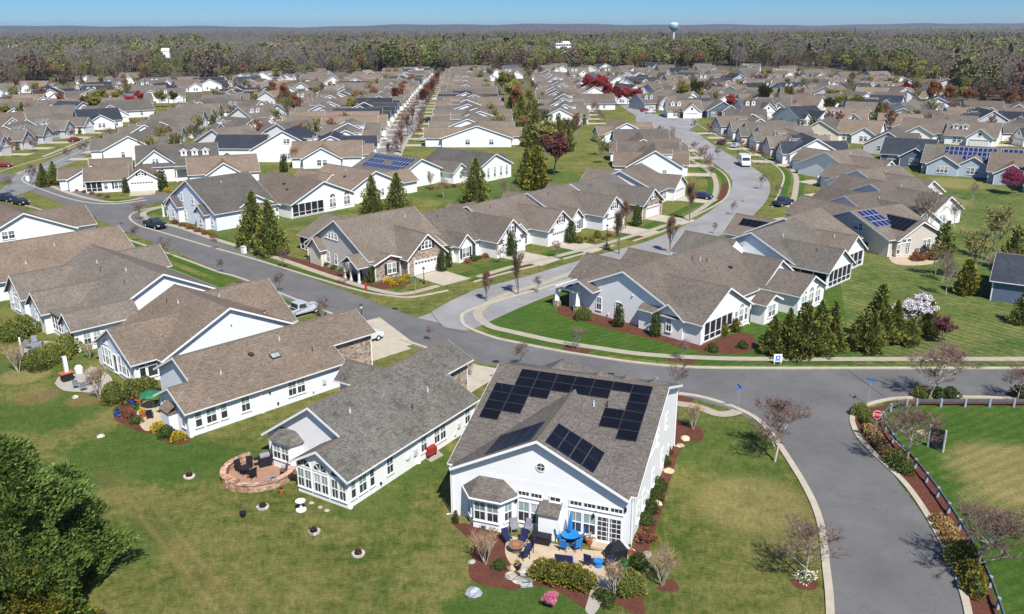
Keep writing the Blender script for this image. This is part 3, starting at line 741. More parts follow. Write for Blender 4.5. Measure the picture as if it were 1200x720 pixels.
h.gab('x', 12, 22.2, 9.0, 3.8, 3.8, 5.6, 2.9, r0=0)
h.gab('x', 17, 19.6, 0.6, 1.9, 1.9, 4.3, 3.0, r0=0)
h.finish()
for y in (1.6, 6.0):
    for dy, w in ((-0.95, 0.6), (0, 0.95), (0.95, 0.6)): h.win('x-', 0, y + dy, 1.6, w, 2.0)
    h.win('x-', 0, y, 3.1, 0.95, 0.5, 'arch')
h.win('x-', 0, 3.8, 1.35, 0.9, 2.1, 'fix', name='door')
for x, w in ((0.9, 0.7), (2.0, 1.1), (3.1, 0.7)): h.win('y-', -1.0, x, 1.3, w, 1.3, 'fix'); h.win('y-', -1.0, x, 2.35, w, 0.7, 'tran')
h.win('y-', -2.2, 5.1, 2.2, 0.8, 1.0, 'tran')
h.pipes([(0, 6.0, 2.0, -1, 'pipe'), (0, 8.0, 2.5, -1, 'black'), (2, 15, 1.2, -1, 'pipe')])
h.garage('x+', 22.2, 9.0, drive=5); HA3 = h
h.downs([(0.1, -1.1, 2.8), (3.0, -2.3, 2.9), (18.9, -2.3, 2.9)]); h.fittings([('y-', -2.2, 11.0, 4.6, 0.16, 0.16, 'vent_metal'), ('y-', -2.2, 13.5, 2.6, 0.16, 0.16, 'vent_metal')])
h = House('wide_house', G(93, 416), 46, 'wide white house with weathered grey roof, three rear gables and a dark screened porch', roof='shingle_weathered', wall='siding_white')
h.gab('y', 2.8, 24.6, 12.3, 8.0, 8.0, 7.0, 3.0)
h.gab('x', 0, 8, 2.5, 1.75, 1.75, 4.75, 3.25, r1=0)
h.gab('x', 0, 8, 13.0, 2.6, 2.4, 5.1, 3.1, r1=0)
h.gab('x', 0.4, 8, 21.8, 2.9, 3.1, 5.55, 3.1, r1=0)
h.gab('x', 12, 21.3, 24.2, 3.0, 3.0, 5.6, 3.1, r0=0)
h.shed(0.6, 4.6, 4.2, 10.4, 3.0, 3.0); h.wm().box((2.8, 7.3, 0.35), (4.0, 6.1, 0.7))
h.finish()
h.screens('x-', 0.85, 4.4, 10.2, 6, 0.7, 2.75)
h.win('x-', 0, 2.5, 2.3, 0.9, 0.5, 'arch'); h.win('y-', 0.75, 2.0, 1.5, 0.85, 1.5, n=2, gap=1.15)
h.win('x-', 0.4, 21.8, 1.5, 0.9, 1.7, n=2); h.win('x-', 0.4, 21.8, 2.9, 1.0, 0.5, 'arch'); h.win('x-', 0.4, 23.6, 2.0, 0.6, 1.4)
h.win('x-', 0, 13.0, 2.0, 0.8, 1.4)
h.pipes([(0, 10, 1.6, -1, 'pipe'), (0, 7, 3.2, -1, 'black'), (0, 15, 3.0, -1, 'black'), (0, 18, 2.2, -1, 'pipe')])
HA4 = h
h = House('tan_roof_house', G(0, 340), 45, 'house with plain long tan roof and pale blue rear wall behind the wide grey-roofed house', roof='shingle_tan', wall='siding_pale_blue')
h.gab('x', -2.0, 18.2, 1.0, 7.2, 6.5, 6.7, 3.0); h.finish(); h.pipes([(0, 8.0, 2.3, -1, 'pipe'), (0, 3.0, 5.0, -1, 'pipe')])
h.win('y-', -6.2, 2.0, 1.6, 0.9, 1.5)
h = House('tan_roof_house', G(0, 283), 46, 'tan roofed house with white side gable and paired windows at left beside parked dark cars', roof='shingle_tan', wall='siding_white')
h.gab('y', -12.0, 3.0, 1.0, 8.2, 8.0, 6.85, 3.0); h.gab('x', 1, 13, -6.0, 4.2, 4.2, 5.7, 3.0, r0=0); h.finish()
h.win('y-', -12, -1.8, 3.4, 0.95, 1.3, n=2, shut=False); h.pipes([(0, -6, 2.2, -1, 'black')])
h.garage('x+', 13, -6, drive=6)
# --- the corner house with the stone front
h = House('stone_front_house', G(420, 324), -46, 'corner house with fieldstone garage front, four high side windows and porch on the far corner', roof='shingle_brown', wall='siding_cream')
h.gab('y', 0, 15.0, -5.4, 9.0, 8.6, 8.1, 3.1, wall='siding_beige')
h.gab('x', -4, 6.0, 8.8, 3.7, 3.7, 6.4, 3.2, r0=0, wall='fieldstone')
h.gab('x', -21, -8, 8.2, 5.6, 5.6, 5.7, 2.9, r1=0)
h.gab('y', -0.9, 0, -10.6, 1.7, 1.7, 4.6, 3.1, r1=0)
h.gab('y', -2.3, 0, 1.4, 2.1, 2.1, 4.1, 2.75, r1=0, walls=False)
h.gab('x', 2.0, 4.4, 2.8, 2.7, 2.2, 3.9, 2.9, r0=0, wall='fieldstone')
h.finish()
h.posts([(-0.5, -2.1), (1.2, -2.1), (3.3, -2.1)])
h.screens('x-', -21.0, 4.0, 12.0, 4); h.screens('y-', 2.6, -20.9, -15.8, 4)
h.win('y-', 0, -7.0, 5.3, 0.6, 0.95, 'dh', n=4, gap=0.95)
for x in (-12.6, -8.2, -6.0): h.win('y-', 0, x, 1.55, 0.8, 1.6)
h.win('y-', 0, -2.0, 1.5, 0.9, 1.6); h.win('y-', 0, 0.8, 1.15, 1.0, 2.1, 'fix', name='door')
h.win('x+', 4.4, 3.2, 1.55, 0.75, 1.6, n=2, shut=True); h.win('x+', 6.0, 8.8, 4.55, 0.62, 1.15, n=3, gap=0.7, shut=True)
h.garage('x+', 6.0, 8.8, drive=7.2); h.pipes([(0, 12, 2, 1, 'pipe')]); HB1 = h
h.downs([(-14.3, -0.07, 3.0), (3.1, -0.07, 3.0), (6.07, 5.2, 3.0)])
# --- the row with garages on the pale street
def street_house(px, label, roof='shingle_brown', wall='siding_white', frontw='siding_white', yaw=140, gz=5.9, dorm=True, side=5.9, back=21, gw=3.7, drive=8.5, gc=-4.9, hz=6.9, rear=True, name='gabled_house', group=None, gzb=0):
    h = House(name, G(*px), yaw, label, roof=roof, wall=wall, group=group)
    b = h.gab('y', -8.8, side, 12.3, 8.4, 8.2, hz, 3.05)
    h.gab('x', 0, 10, gc, gw, gw, gz, 3.15, r1=0, wall=frontw)
    if rear: h.gab('x', 14, back, 1.2, 4.3, 4.2, 5.5, 3.0, r0=0)
    h.gab('x', 2.9, 9, 3.3, 1.6, 1.6, 4.7, 3.2, r1=0)
    # pent roof over the garage
    h.shed(-0.45, 0.02, gc - gw + 0.1, gc - gw + 1.4, 3.0, 3.0); h.shed(-0.45, 0.02, gc + gw - 1.4, gc + gw - 0.1, 3.0, 3.0)
    h.finish()
    h.garage('x-', 0, gc, drive=drive)
    h.win('x-', 0, gc, 4.3, 0.6, 1.2, n=2, shut=True)
    h.win('x-', 2.9, 3.3, 1.5, 0.75, 1.6, n=2, shut=True)
    h.win('x-', 3.9, 0.3, 1.2, 0.95, 2.1, 'fix', name='door')
    h.pipes([(0, -3, 2.4, 1, 'pipe'), (0, 2, 1.8, -1, 'black')])
    return h
HC = [street_house((577, 305), 'white gabled house next to the stone-front corner house', gz=6.2),
      street_house((637, 291), 'white gabled house, second along the pale street from the stone-front corner house', gz=6.0),
      street_house((702, 272), 'pale gabled house with wide garden bed before it and clipped columnar tree by its garage', wall='siding_pale_blue', frontw='siding_pale_blue', gz=6.1),
      street_house((749, 259), 'gabled house with darker grey roof and stone facing over its garage on the pale street', roof='shingle_grey', wall='siding_beige', frontw='fieldstone', gz=5.8)]
h = House('gabled_house', G(782, 235), 150, 'white house with long eave running down to the street bend and tall blank side wall', roof='shingle_brown', wall='siding_white')
h.gab('y', -5, 6.5, 8.6, 8.6, 8.3, 6.9, 3.1); h.gab('x', -1.5, 9, -3.6, 3.6, 3.6, 5.2, 3.1, r1=0); h.gab('x', 12, 20, -2, 4, 4, 5.4, 3, r0=0); h.finish(); h.garage('x-', -1.5, -3.6, drive=8); h.win('x-', 0, 2.8, 1.5, 0.9, 1.6, n=2, shut=True)
# --- the corner house on the right with a porch at each end
h = House('corner_house', G(822, 403), -44.5, 'white corner house with brown roof, porch on tapered posts and screened rear porch', roof='shingle_brown', wall='siding_white')
h.gab('y', 0, 23.0, -12.0, 9.2, 9.3, 6.95, 2.85)
h.gab('x', -9, 0.2, 5.0, 5.6, 5.6, 6.2, 2.95, r0=0)
h.gab('x', -8, -2.2, 22.6, 4.6, 4.6, 5.9, 3.0, r0=0)
h.gab('x', -3, 3.2, 21.6, 3.6, 3.9, 4.9, 3.0, r0=0)
h.gab('x', -24.6, -14, 8.0, 3.8, 3.8, 5.6, 2.95, r1=0)
h.gab('x', -22.4, -14, 15.2, 3.2, 3.2, 5.4, 2.95, r1=0)
h.gab('y', -1.2, 4, -18.4, 4.6, 2.2, 4.7, 2.7, walls=False, r1=0)
h.gab('y', -0.8, 0, -4.3, 2.0, 2.0, 4.5, 3.0, r1=0)
h.gab('x', 0, 2.0, 13.2, 1.8, 1.8, 3.9, 3.0, r0=0)
h.finish()
for x, y in ((-22.6, -1.0), (-18.9, -1.0), (-22.6, 3.5)):
    mb = MB(); mb.lathe((x, y, 0), [(0.45, 0.9), (0.22, 2.65)], 4); oo = mb.build('porch_post', 'trim_white', h.root)
    mb = MB(); mb.box((x, y, 0.45), (0.8, 0.8, 0.9)); mb.build('post_base', 'fieldstone', oo)
mb = MB(); mb.box((-20.4, 1.3, 1.35), (3.6, 0.1, 2.6)); mb.build('porch_shade_panel', 'porch_screen', h.root)  # thin dark panel standing in for the shade inside the porch
mb = MB(); mb.box((-20.7, -1.0, 2.72), (4.6, 0.2, 0.3)); mb.box((-22.9, 1.2, 2.722), (0.2, 4.6, 0.29)); mb.build('porch_beam', 'trim_white', h.root)
for x in (-16.0, -12.8, -8.6, -5.9): h.win('y-', 0, x, 1.6, 0.85, 1.75)
h.win('y-', -0.8, -4.3, 1.6, 0.8, 1.7)
h.screens('y-', 0.0, -2.9, 0.2, 2, 0.25, 2.7); h.screens('x+', 0.2, 0.0, 6.4, 5, 0.25, 2.7)
h.win('x+', 0.2, 7.4, 1.6, 0.7, 1.7); h.win('x+', 0.2, 8.6, 1.6, 1.0, 1.7); h.win('x+', 0.2, 8.6, 2.65, 1.0, 0.5, 'arch'); h.win('x+', 0.2, 9.8, 1.6, 0.7, 1.7)
h.win('x+', 2.0, 13.2, 1.6, 0.8, 1.6, n=2)
for y in (19.6, 21.6, 23.6): h.win('x+', 3.2, y, 1.5, 0.62, 1.7, n=2); h.win('x+', 3.2, y, 2.55, 1.25, 0.6, 'arch')
h.pipes([(0, 13, 1.7, 1, 'black'), (0, 14.2, 2.2, 1, 'pipe'), (0, 15, 2.8, 1, 'black'), (0, 17.6, 5.0, 1, 'box'), (0, 11, 0.4, -1, 'pipe')])
h.garage('x-', -24.6, 8.0, drive=7); HD1 = h
h.downs([(-20.9, -0.07, 2.7), (-2.8, -0.07, 2.7), (0.3, 10.5, 2.8)]); h.fittings([('y-', 0, -10.5, 3.9, 0.16, 0.16, 'vent_metal'), ('y-', 0, -14.4, 0.5, 0.16, 0.16, 'vent_metal')])
h = House('screen_porch_house', G(978, 334), -45, 'house with grey-brown roof and white-posted screened porch behind the right corner house', roof='shingle_grey', wall='siding_pale_blue')
h.gab('y', -3.0, 10.5, -12.6, 7.8, 7.8, 6.6, 2.9); h.gab('x', -9, 0.3, 0.6, 3.9, 3.9, 5.5, 2.9, r0=0); h.gab('x', -23, -14, -5.0, 3.6, 3.6, 5.4, 2.9, r1=0); h.finish()
h.screens('x+', 0.3, -3.0, 4.2, 5, 0.25, 2.7); h.screens('y-', -3.3, -6, 0.2, 3, 0.25, 2.7); h.pipes([(0, 2, 2.6, 1, 'pipe'), (1, -3, 1.2, -1, 'black')]); h.garage('x-', -23, -5, drive=7)
h = House('sunroom_house', (h.W(0, 16.2)), -45, 'brown-roofed house between the screened porch house and the beige solar house', roof='shingle_brown', wall='siding_white')
h.gab('y', -7.0, 4.5, -13.6, 7.8, 7.8, 6.8, 2.9); h.gab('x', -9, -2.0, -6.0, 3.9, 3.9, 5.5, 2.9, r0=0); h.gab('x', -24, -14, -4.2, 3.6, 3.6, 5.5, 2.9, r1=0); h.finish()
h.screens('x+', -2.0, -9.4, -2.8, 4, 0.3, 2.7); h.pipes([(1, -5, 1.0, -1, 'pipe')]); h.garage('x-', -24, -4.2, drive=7)
bb = h.blocks[2]; h.solar(bb, -1, [(-22 + 1.0 * i, 1.4) for i in range(5)], 1.0, 1.6)
h = House('beige_house', G(1042, 302), -63, 'beige house with blue solar panels beside black ones over its rear corner', roof='shingle_brown', wall='siding_beige')
bb = h.gab('y', 0, 12.0, -8.9, 8.6, 8.5, 6.4, 3.1); b2 = h.gab('x', -8, 0.4, 6.4, 5.2, 5.4, 5.6, 3.1, r0=0); h.gab('x', -26, -12, 6, 4, 4, 5.6, 3, r1=0); h.finish()
h.win('y-', 0, -7.0, 3.9, 0.9, 1.3, n=2); h.win('y-', 0, -5.0, 1.2, 1.2, 0.9, 'fix'); h.win('x+', 0.4, 2.6, 2.6, 0.8, 0.6, 'tran', n=3, gap=1.2); h.win('x+', 0.4, 3.6, 1.2, 0.9, 2.0, 'gd', name='patio_door'); h.win('x+', 0.4, 8.2, 1.5, 0.9, 1.6, n=2); h.win('x+', 0.4, 1.4, 1.3, 0.8, 1.6)
h.solar(bb, 1, [(0.9 + 1.05 * i, 1.4 + 1.6 * j) for i in range(4) for j in range(3)], 1.03, 1.68, 'solar_blue')
h.solar(b2, -1, [(-6.0 + 1.05 * i, 1.0 + 1.5 * j) for i in range(6) for j in range(2) if not (i < 1 and j > 0)], 1.03, 1.6)
h.garage('x-', -26, 6, drive=6); HD3 = h
def back_house(apex, zr, yaw, label, w=8.0, ln=13, gl_=8, off=5, roof='shingle_brown', wall='siding_white', wing=True, lx=None, name='gabled_house', ze=3.05, front=True, fz=5.6):
    """a house given by the peak of its visible side gable: local x to the right along that gable, y back"""
    a = G(apex[0], apex[1], zr)
    h = House(name, a, yaw, label, roof=roof, wall=wall)
    h.gab('y', 0, ln, 0, w, w, zr, ze)
    if wing: h.gab('x', 0, w + gl_, off, 4.2, 4.2, fz, ze, r0=0)
    if front: h.gab('x', -w - gl_, 0, ln - 4.5, 3.7, 3.7, fz, ze, r1=0)
    h.finish(); h.pipes([(0, ln * 0.5, 2.2, 1, 'pipe'), (0, ln * 0.7, 3.0, -1, 'black')])
    return h
# the stack of roofs up the right-hand row
k = back_house((991, 229), 6.4, -63, 'brown-roofed house with white gable patch, next behind the blue and black solar beige house', off=6, gl_=5)
k.garage('x-', -16, 8.5, drive=6)
k = back_house((1021, 215), 6.4, -60, 'brown-roofed house with narrow white gable peak, second behind the blue and black solar beige house', off=5, gl_=6); k.garage('x-', -16, 8.5, drive=6)
k = back_house((1006, 199), 6.4, -60, 'brown-roofed house with broad white gable, third behind the blue and black solar beige house', off=6, gl_=6); k.garage('x-', -16, 8.5, drive=6)
k = back_house((968, 178), 6.6, -58, 'brown-roofed house with tall white side gable, fourth behind the blue and black solar beige house', off=6, gl_=6); k.garage('x-', -16, 8.5, drive=6)
# --- houses round the far end of the front street
h = House('grey_house', G(255, 271), -42, 'pale grey house with tall side gable beside the parked black pickup', roof='shingle_grey', wall='siding_pale_blue')
b = h.gab('y', 0, 13, -9.4, 10.0, 9.4, 8.7, 3.2); h.gab('x', -5, -0.6, 9.0, 5.0, 5.0, 5.7, 3.1, r0=0); h.gab('y', -1.1, 0, -14.3, 2.1, 2.1, 5.1, 3.5, r1=0); h.gab('y', -0.9, 0, -4.2, 1.7, 1.7, 4.7, 3.3, r1=0); h.shed(-20.5, -17.5, -0.5, 6, 3.0, 3.3); h.finish()
for x, z in ((-12.3, 5.0), (-8.2, 4.9), (-14.3, 1.7), (-11.6, 1.7), (-7.2, 1.7), (-5.2, 1.7), (-1.6, 1.7)): h.win('y-', 0 if x not in (-14.3,) else -1.1, x, z, 0.8, 1.5)
h.win('y-', 0, -2.9, 1.7, 0.8, 1.5); h.win('y-', -0.9, -4.2, 1.7, 0.8, 1.5)
h.win('x+', -0.6, 8.0, 1.4, 0.9, 2.1, 'fix', name='door')
h.posts([(-20.2, y) for y in (-0.3, 3, 5.8)], 0.3, 3.0)
h.pipes([(0, 6, 2.0, 1, 'pipe')]); HB2 = h
h = House('white_house', G(153, 225), 20, 'white house with stepped tan roofs and white garage on the side street corner', roof='shingle_tan', wall='siding_white')
h.gab('y', 0, 9, 2.75, 3.4, 3.4, 5.3, 3.1)
h.gab('x', -9.5, -0.5, 4.8, 3.4, 6.5, 5.6, 3.1); h.gab('x', -8.5, 0.4, 9.5, 5.8, 5.8, 6.5, 3.3); h.gab('y', 5.5, 15, -8.2, 5.2, 4.6, 5.9, 3.0); h.gab('x', -15.6, -10, 10.8, 3.0, 3.0, 4.7, 2.9, r1=0); h.gab('x', -9, 0.0, 14.5, 4.5, 4.5, 6.2, 3.2)
h.finish(); h.garage('y-', 0, 2.75, drive=6); h.win('y-', 0, 2.75, 4.1, 0.55, 0.9, n=2, shut=True)
h.win('y-', 1.4, -2.5, 1.5, 0.8, 1.5, n=2, shut=True); h.win('y-', 1.4, -5.2, 1.5, 0.8, 1.5); h.win('y-', 5.5, -9.0, 1.5, 0.8, 1.5, n=2, gap=2.2); h.win('x-', -15.6, 10.8, 1.5, 0.8, 1.5); h.win('x-', -13.4, 6.8, 1.5, 0.8, 1.5)
h.screens('y-', 1.4, -9.4, -6.0, 3, 0.3, 2.7)
h = House('tall_house', G(165, 172, 8), 20, 'tall cream house with steep gable and white dormers behind the stepped tan-roofed house', roof='shingle_grey', wall='siding_white')
b = h.gab('x', -1.0, 18.0, 0, 7.5, 7.5, 8.3, 4.0); b0 = h.gab('y', -6.5, 0, 3.2, 4.4, 4.4, 7.9, 4.5, r1=0); h.shed(7.4, 17, -9.2, -7.3, 3.1, 3.9)
h.dormer(b, 10.0, 4.5, side=-1, wall='siding_white'); h.dormer(b, 12.6, 4.5, side=-1, wall='siding_white'); h.dormer(b, 15.2, 4.5, side=-1, wall='siding_white')
h.gab('y', -9.5, 0, 20.5, 3.6, 3.6, 5.4, 3.2, wall='siding_beige'); h.finish(); h.win('y-', -6.5, 3.2, 5.0, 0.7, 1.3, n=2)
h.posts([(x, -9.0) for x in (7.8, 10.5, 13.2, 16.6)], 0.25, 3.0)
h.win('y-', -9.5, 20.5, 3.8, 0.8, 1.0); HE3 = h
h = House('tan_roof_house', G(300, 184, 6.0), 20, 'tan roofed house with white gable right of the tall dormered house', roof='shingle_tan', wall='siding_white')
h.gab('x', -16, 0, 3, 6.5, 6.5, 6.4, 3.2); h.gab('y', -5, 3, -8, 4.0, 4.0, 5.8, 3.2, r1=0); h.finish()
h = House('white_house', G(300, 190), -3, 'white two-storey house with slate-blue roof and broad blank gable wall', roof='shingle_slate_blue', wall='siding_white')
b = h.gab('y', 0, 15, 8.4, 9.6, 11.6, 8.9, 3.6, zep=3.0); h.gab('x', -14, 1, 10, 5.0, 5.0, 6.6, 3.4, r1=0); h.dormer(b, 4.0, 7.5, w=2.2, side=1); h.dormer(b, 8.0, 7.5, w=2.2, side=1); h.gab('x', 16, 26, 11, 3.6, 3.6, 5.0, 3.0, r0=0, wall='siding_cream'); h.finish()
h.win('y-', 0, 9.3, 5.9, 0.85, 1.4, n=2); h.win('y-', 0, 9.3, 1.7, 0.85, 1.6, n=2); h.win('y-', 0, 17.5, 1.7, 0.9, 1.6); h.screens('y-', 0, 18.2, 20, 2); HE1 = h
h = House('tan_roof_house', G(378, 212, 6.6), 50, 'tan roofed house with dark screened porch behind the tall clipped evergreens', roof='shingle_tan', wall='siding_white')
h.gab('y', 0, 17.5, 0, 8.2, 8.0, 6.6, 3.1); h.gab('x', 6, 13, 15.5, 3.6, 3.6, 5.2, 3.0, r0=0); h.finish()
h.screens('y-', 0, -8.0, -0.2, 5, 0.3, 2.8); h.win('y-', 0, 2.2, 1.7, 0.75, 1.8, n=2); h.win('y-', 0, 2.2, 2.9, 1.4, 0.6, 'arch'); h.win('y-', 0, 6.0, 1.7, 0.75, 1.8, n=2); h.win('y-', 0, 6.0, 2.9, 1.4, 0.6, 'arch'); h.pipes([(0, 6, 4.5, -1, 'box'), (0, 9, 3.0, -1, 'box')])
h = House('tan_roof_house', G(439, 200, 6.6), 50, 'tan roofed house with white gable between the screened porch house and the blue solar house', roof='shingle_tan', wall='siding_white')
h.gab('y', 0, 16, 0, 7.8, 7.6, 6.6, 3.1); h.gab('x', 4, 13, 3.6, 3.2, 3.2, 5.2, 3.0, r0=0); h.gab('y', 10, 21, -4, 3.6, 3.6, 5.4, 3.0); h.finish(); h.pipes([(0, 6, 3.5, -1, 'box'), (0, 8, 1.5, -1, 'pipe')]); h.win('y-', 0, 2.0, 1.6, 0.8, 1.6)
h = House('white_house', G(493, 186, 6.6), 50, 'white house with wide blue solar array covering its grey roof', roof='shingle_grey', wall='siding_white')
b = h.gab('y', 0, 17, 0, 8.4, 6.5, 6.6, 3.0); h.gab('y', -4, 4, 9.5, 2.6, 2.6, 4.9, 3.0); h.finish()
h.solar(b, -1, [(1.6 + 1.08 * i, 1.4 + 1.75 * j) for i in range(13) for j in range(3) if not (5 <= i <= 7 and j == 1)], 1.06, 1.9, 'solar_blue')
h.win('y-', 0, -2.5, 1.6, 0.7, 1.7, n=2); h.win('y-', 0, -5.5, 1.6, 0.7, 1.7); h.win('y-', -4, 9.5, 1.9, 0.9, 1.8); h.win('y-', 0, 2.5, 1.6, 0.7, 1.7)
h = House('white_house', G(580, 180, 6.6), 50, 'white house with long grey roof and arched windows beside the lone tall evergreen', roof='shingle_grey', wall='siding_white')
h.gab('y', 0, 19, 0, 7.6, 6.2, 6.6, 3.1); h.gab('x', 4, 11.5, 7.5, 3.0, 3.0, 4.9, 3.0, r0=0); h.finish()
for x in (-2.6, -0.2, 2.2, 4.4): h.win('y-', 0, x, 1.8, 0.8, 1.8); h.win('y-', 0, x, 2.85, 0.8, 0.4, 'arch')
# the dark blue house at the right edge
h = House('blue_house', G(1160, 352), -32, 'dark blue house with pale posts at the right edge beyond the mown lawn', roof='shingle_slate_blue', wall='siding_navy')
h.gab('x', 0, 16, 6.0, 6.0, 6.0, 5.6, 3.1); h.finish(); h.screens('x-', 0, 0.3, 4.5, 2, 0.3, 2.8)
# ------------------------------------------------------------------ ground, roads, kerbs
sheet('ground', [(-9000, -60), (9000, -60), (9000, 14000), (-9000, 14000)], -0.004, 'far_ground')
near = [G(-120, 760), G(1320, 760), G(1320, 420), G(1450, 200), G(900, 105), G(300, 110), G(-250, 170), G(-250, 420)]
sheet('lawn', near, 0.0, 'lawn_yellowing')
sheet('lawn', [G(*p) for p in [(545, 372), (640, 339), (760, 285), (830, 275), (1000, 300), (1000, 428), (900, 428), (812, 428), (700, 415), (590, 398)]], 0.003, 'lawn_bright')
sheet('lawn', [G(*p) for p in [(980, 300), (1090, 300), (1085, 195), (1180, 200), (1300, 260), (1350, 430), (1000, 429)]], 0.0035, 'lawn_mown')
sheet('lawn', [G(*p) for p in [(1035, 470), (1300, 470), (1400, 760), (1150, 760), (1120, 650), (1060, 560)]], 0.003, 'lawn_bright')
# roads
rd = gl([(-60, 205), (20, 210), (75, 228), (150, 258), (232, 290), (300, 318), (375, 348), (450, 378), (520, 398), (600, 415), (690, 433), (780, 444), (850, 447), (1000, 448), (1200, 449), (1330, 449)], 10)
ribbon('road', rd, -4.2, 4.2, 0.010, 'asphalt_grey')
sheet('road', [G(*p) for p in [(784, 455), (1080, 455), (1055, 467), (1010, 478), (998, 495), (1040, 548), (1090, 615), (1118, 668), (1132, 725), (1135, 780), (970, 780), (970, 690), (962, 627), (940, 567), (918, 530), (890, 496), (850, 478), (800, 464)]], 0.014, 'asphalt_grey')
r3 = gl([(520, 380), (590, 350), (660, 325), (720, 306), (790, 285), (845, 258), (873, 235), (880, 215), (868, 200), (845, 186), (820, 170), (795, 152), (770, 143), (735, 122), (718, 108)], 10)
ribbon('road', r3, -4.4, 4.4, 0.018, 'asphalt_pale')
sheet('road', [G(*p) for p in [(530, 352), (556, 340), (640, 318), (648, 330), (600, 348), (560, 362), (540, 376), (548, 388), (520, 384), (505, 366)]], 0.022, 'asphalt_pale')
# the court at the bend and the side streets
pts = [G(x, y) for x, y in [(745, 137), (775, 134), (810, 138), (818, 146), (800, 153), (770, 151), (748, 146)]]
sheet('road', smooth_line(pts + pts[:1], 6)[:-1], 0.026, 'asphalt_pale')
pts = [G(x, y) for x, y in [(753, 143), (765, 140.5), (780, 142), (775, 144.5), (760, 145)]]
sst = gl([(120, 252), (160, 238), (200, 228), (260, 216), (330, 205)], 8); ribbon('road', sst, -3.9, 3.9, 0.013, 'asphalt_grey')
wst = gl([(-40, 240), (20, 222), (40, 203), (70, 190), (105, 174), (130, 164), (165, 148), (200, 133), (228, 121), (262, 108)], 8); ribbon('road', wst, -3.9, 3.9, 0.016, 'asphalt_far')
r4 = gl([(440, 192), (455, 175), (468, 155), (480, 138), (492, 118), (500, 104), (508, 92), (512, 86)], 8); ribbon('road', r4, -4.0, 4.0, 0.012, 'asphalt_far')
# kerbs: raised strips, 0.12 m
def kerb(px, w=0.42, n=8): ribbon('kerb', gl(px, n), -w / 2, w / 2, 0.0, 'concrete_pale', 0.12)
kerb([(230, 231), (190, 242), (165, 247), (153, 253), (154, 259), (166, 266), (190, 273), (240, 288), (300, 305), (375, 328), (425, 342), (455, 347), (478, 349), (500, 346), (525, 341)])
kerb([(555, 331), (595, 320), (640, 309)]); kerb([(660, 304), (690, 296), (720, 288)]); kerb([(742, 283), (775, 272), (797, 262)]); kerb([(805, 258), (840, 240), (852, 230), (855, 217), (848, 204), (830, 192), (815, 182), (795, 168), (775, 156)])
kerb([(700, 318), (640, 337), (600, 348), (562, 360), (545, 367), (541, 373), (546, 383), (575, 395), (600, 401), (650, 411), (700, 419), (750, 426), (812, 431), (900, 432), (1000, 432), (1200, 432), (1340, 432)], 0.5)
kerb([(784, 461), (812, 464), (837, 470), (865, 480), (887, 492), (903, 508), (915, 525), (928, 545), (942, 568), (956, 597), (964, 627), (968, 665), (972, 702), (974, 760)], 0.55)
kerb([(784, 461), (735, 458), (690, 452), (640, 444), (592, 434)]); kerb([(548, 424), (520, 415), (487, 404), (470, 398)]); kerb([(418, 379), (380, 365), (330, 345), (280, 326), (255, 319), (220, 306), (192, 296), (140, 278), (100, 264), (60, 250), (25, 240), (-40, 225)])
kerb([(172, 235), (140, 239), (115, 239), (92, 236), (70, 230), (45, 221), (30, 215), (26, 210), (33, 204), (50, 198), (85, 182), (120, 167), (150, 154)])
kerb([(-30, 212), (5, 200), (37, 190), (62, 183), (90, 171), (118, 159)])
kerb([(1330, 467), (1200, 467), (1125, 466), (1062, 467), (1035, 470), (1010, 478), (999, 489), (1001, 502), (1009, 516), (1025, 533), (1038, 545), (1061, 568), (1082, 597), (1102, 632), (1117, 662), (1127, 690), (1135, 722), (1140, 770)], 0.5)
kerb([(905, 243), (915, 222), (918, 205), (905, 192), (890, 184)]); kerb([(880, 180), (850, 165), (822, 149), (812, 142), (800, 134)])
# pavements
def walk(px, w=1.25, z=0.03): ribbon('sidewalk', gl(px, 8), -w / 2, w / 2, z, 'concrete')
walk([(240, 224), (200, 240), (178, 246), (168, 250), (172, 256), (190, 262), (212, 267), (250, 280), (300, 295), (335, 306), (375, 320), (425, 336), (460, 344), (478, 344), (500, 339), (514, 335)])
walk([(560, 325), (600, 313), (667, 297), (740, 277), (795, 259), (826, 242), (838, 228), (838, 210), (826, 198), (800, 180), (780, 165)])
walk([(700, 308), (640, 331), (600, 343), (575, 354), (561, 365), (562, 373), (576, 383), (600, 389), (650, 400), (700, 408), (750, 415), (812, 419), (900, 421), (1200, 421), (1340, 421)])
walk([(792, 473), (817, 477), (840, 485), (855, 485), (868, 481)])
walk([(50, 212), (62, 219), (80, 226), (104, 233), (130, 237), (152, 235), (168, 232)]); walk([(50, 184), (80, 172), (108, 160)]); walk([(32, 199), (20, 204)])
walk([(925, 250), (932, 225), (932, 205), (918, 190), (895, 178), (860, 163), (835, 150)], 1.3)
walk([(470, 195), (470, 178), (486, 150), (500, 125)], 1.2, 0.028); walk([(425, 195), (446, 168), (462, 140)], 1.2, 0.028)
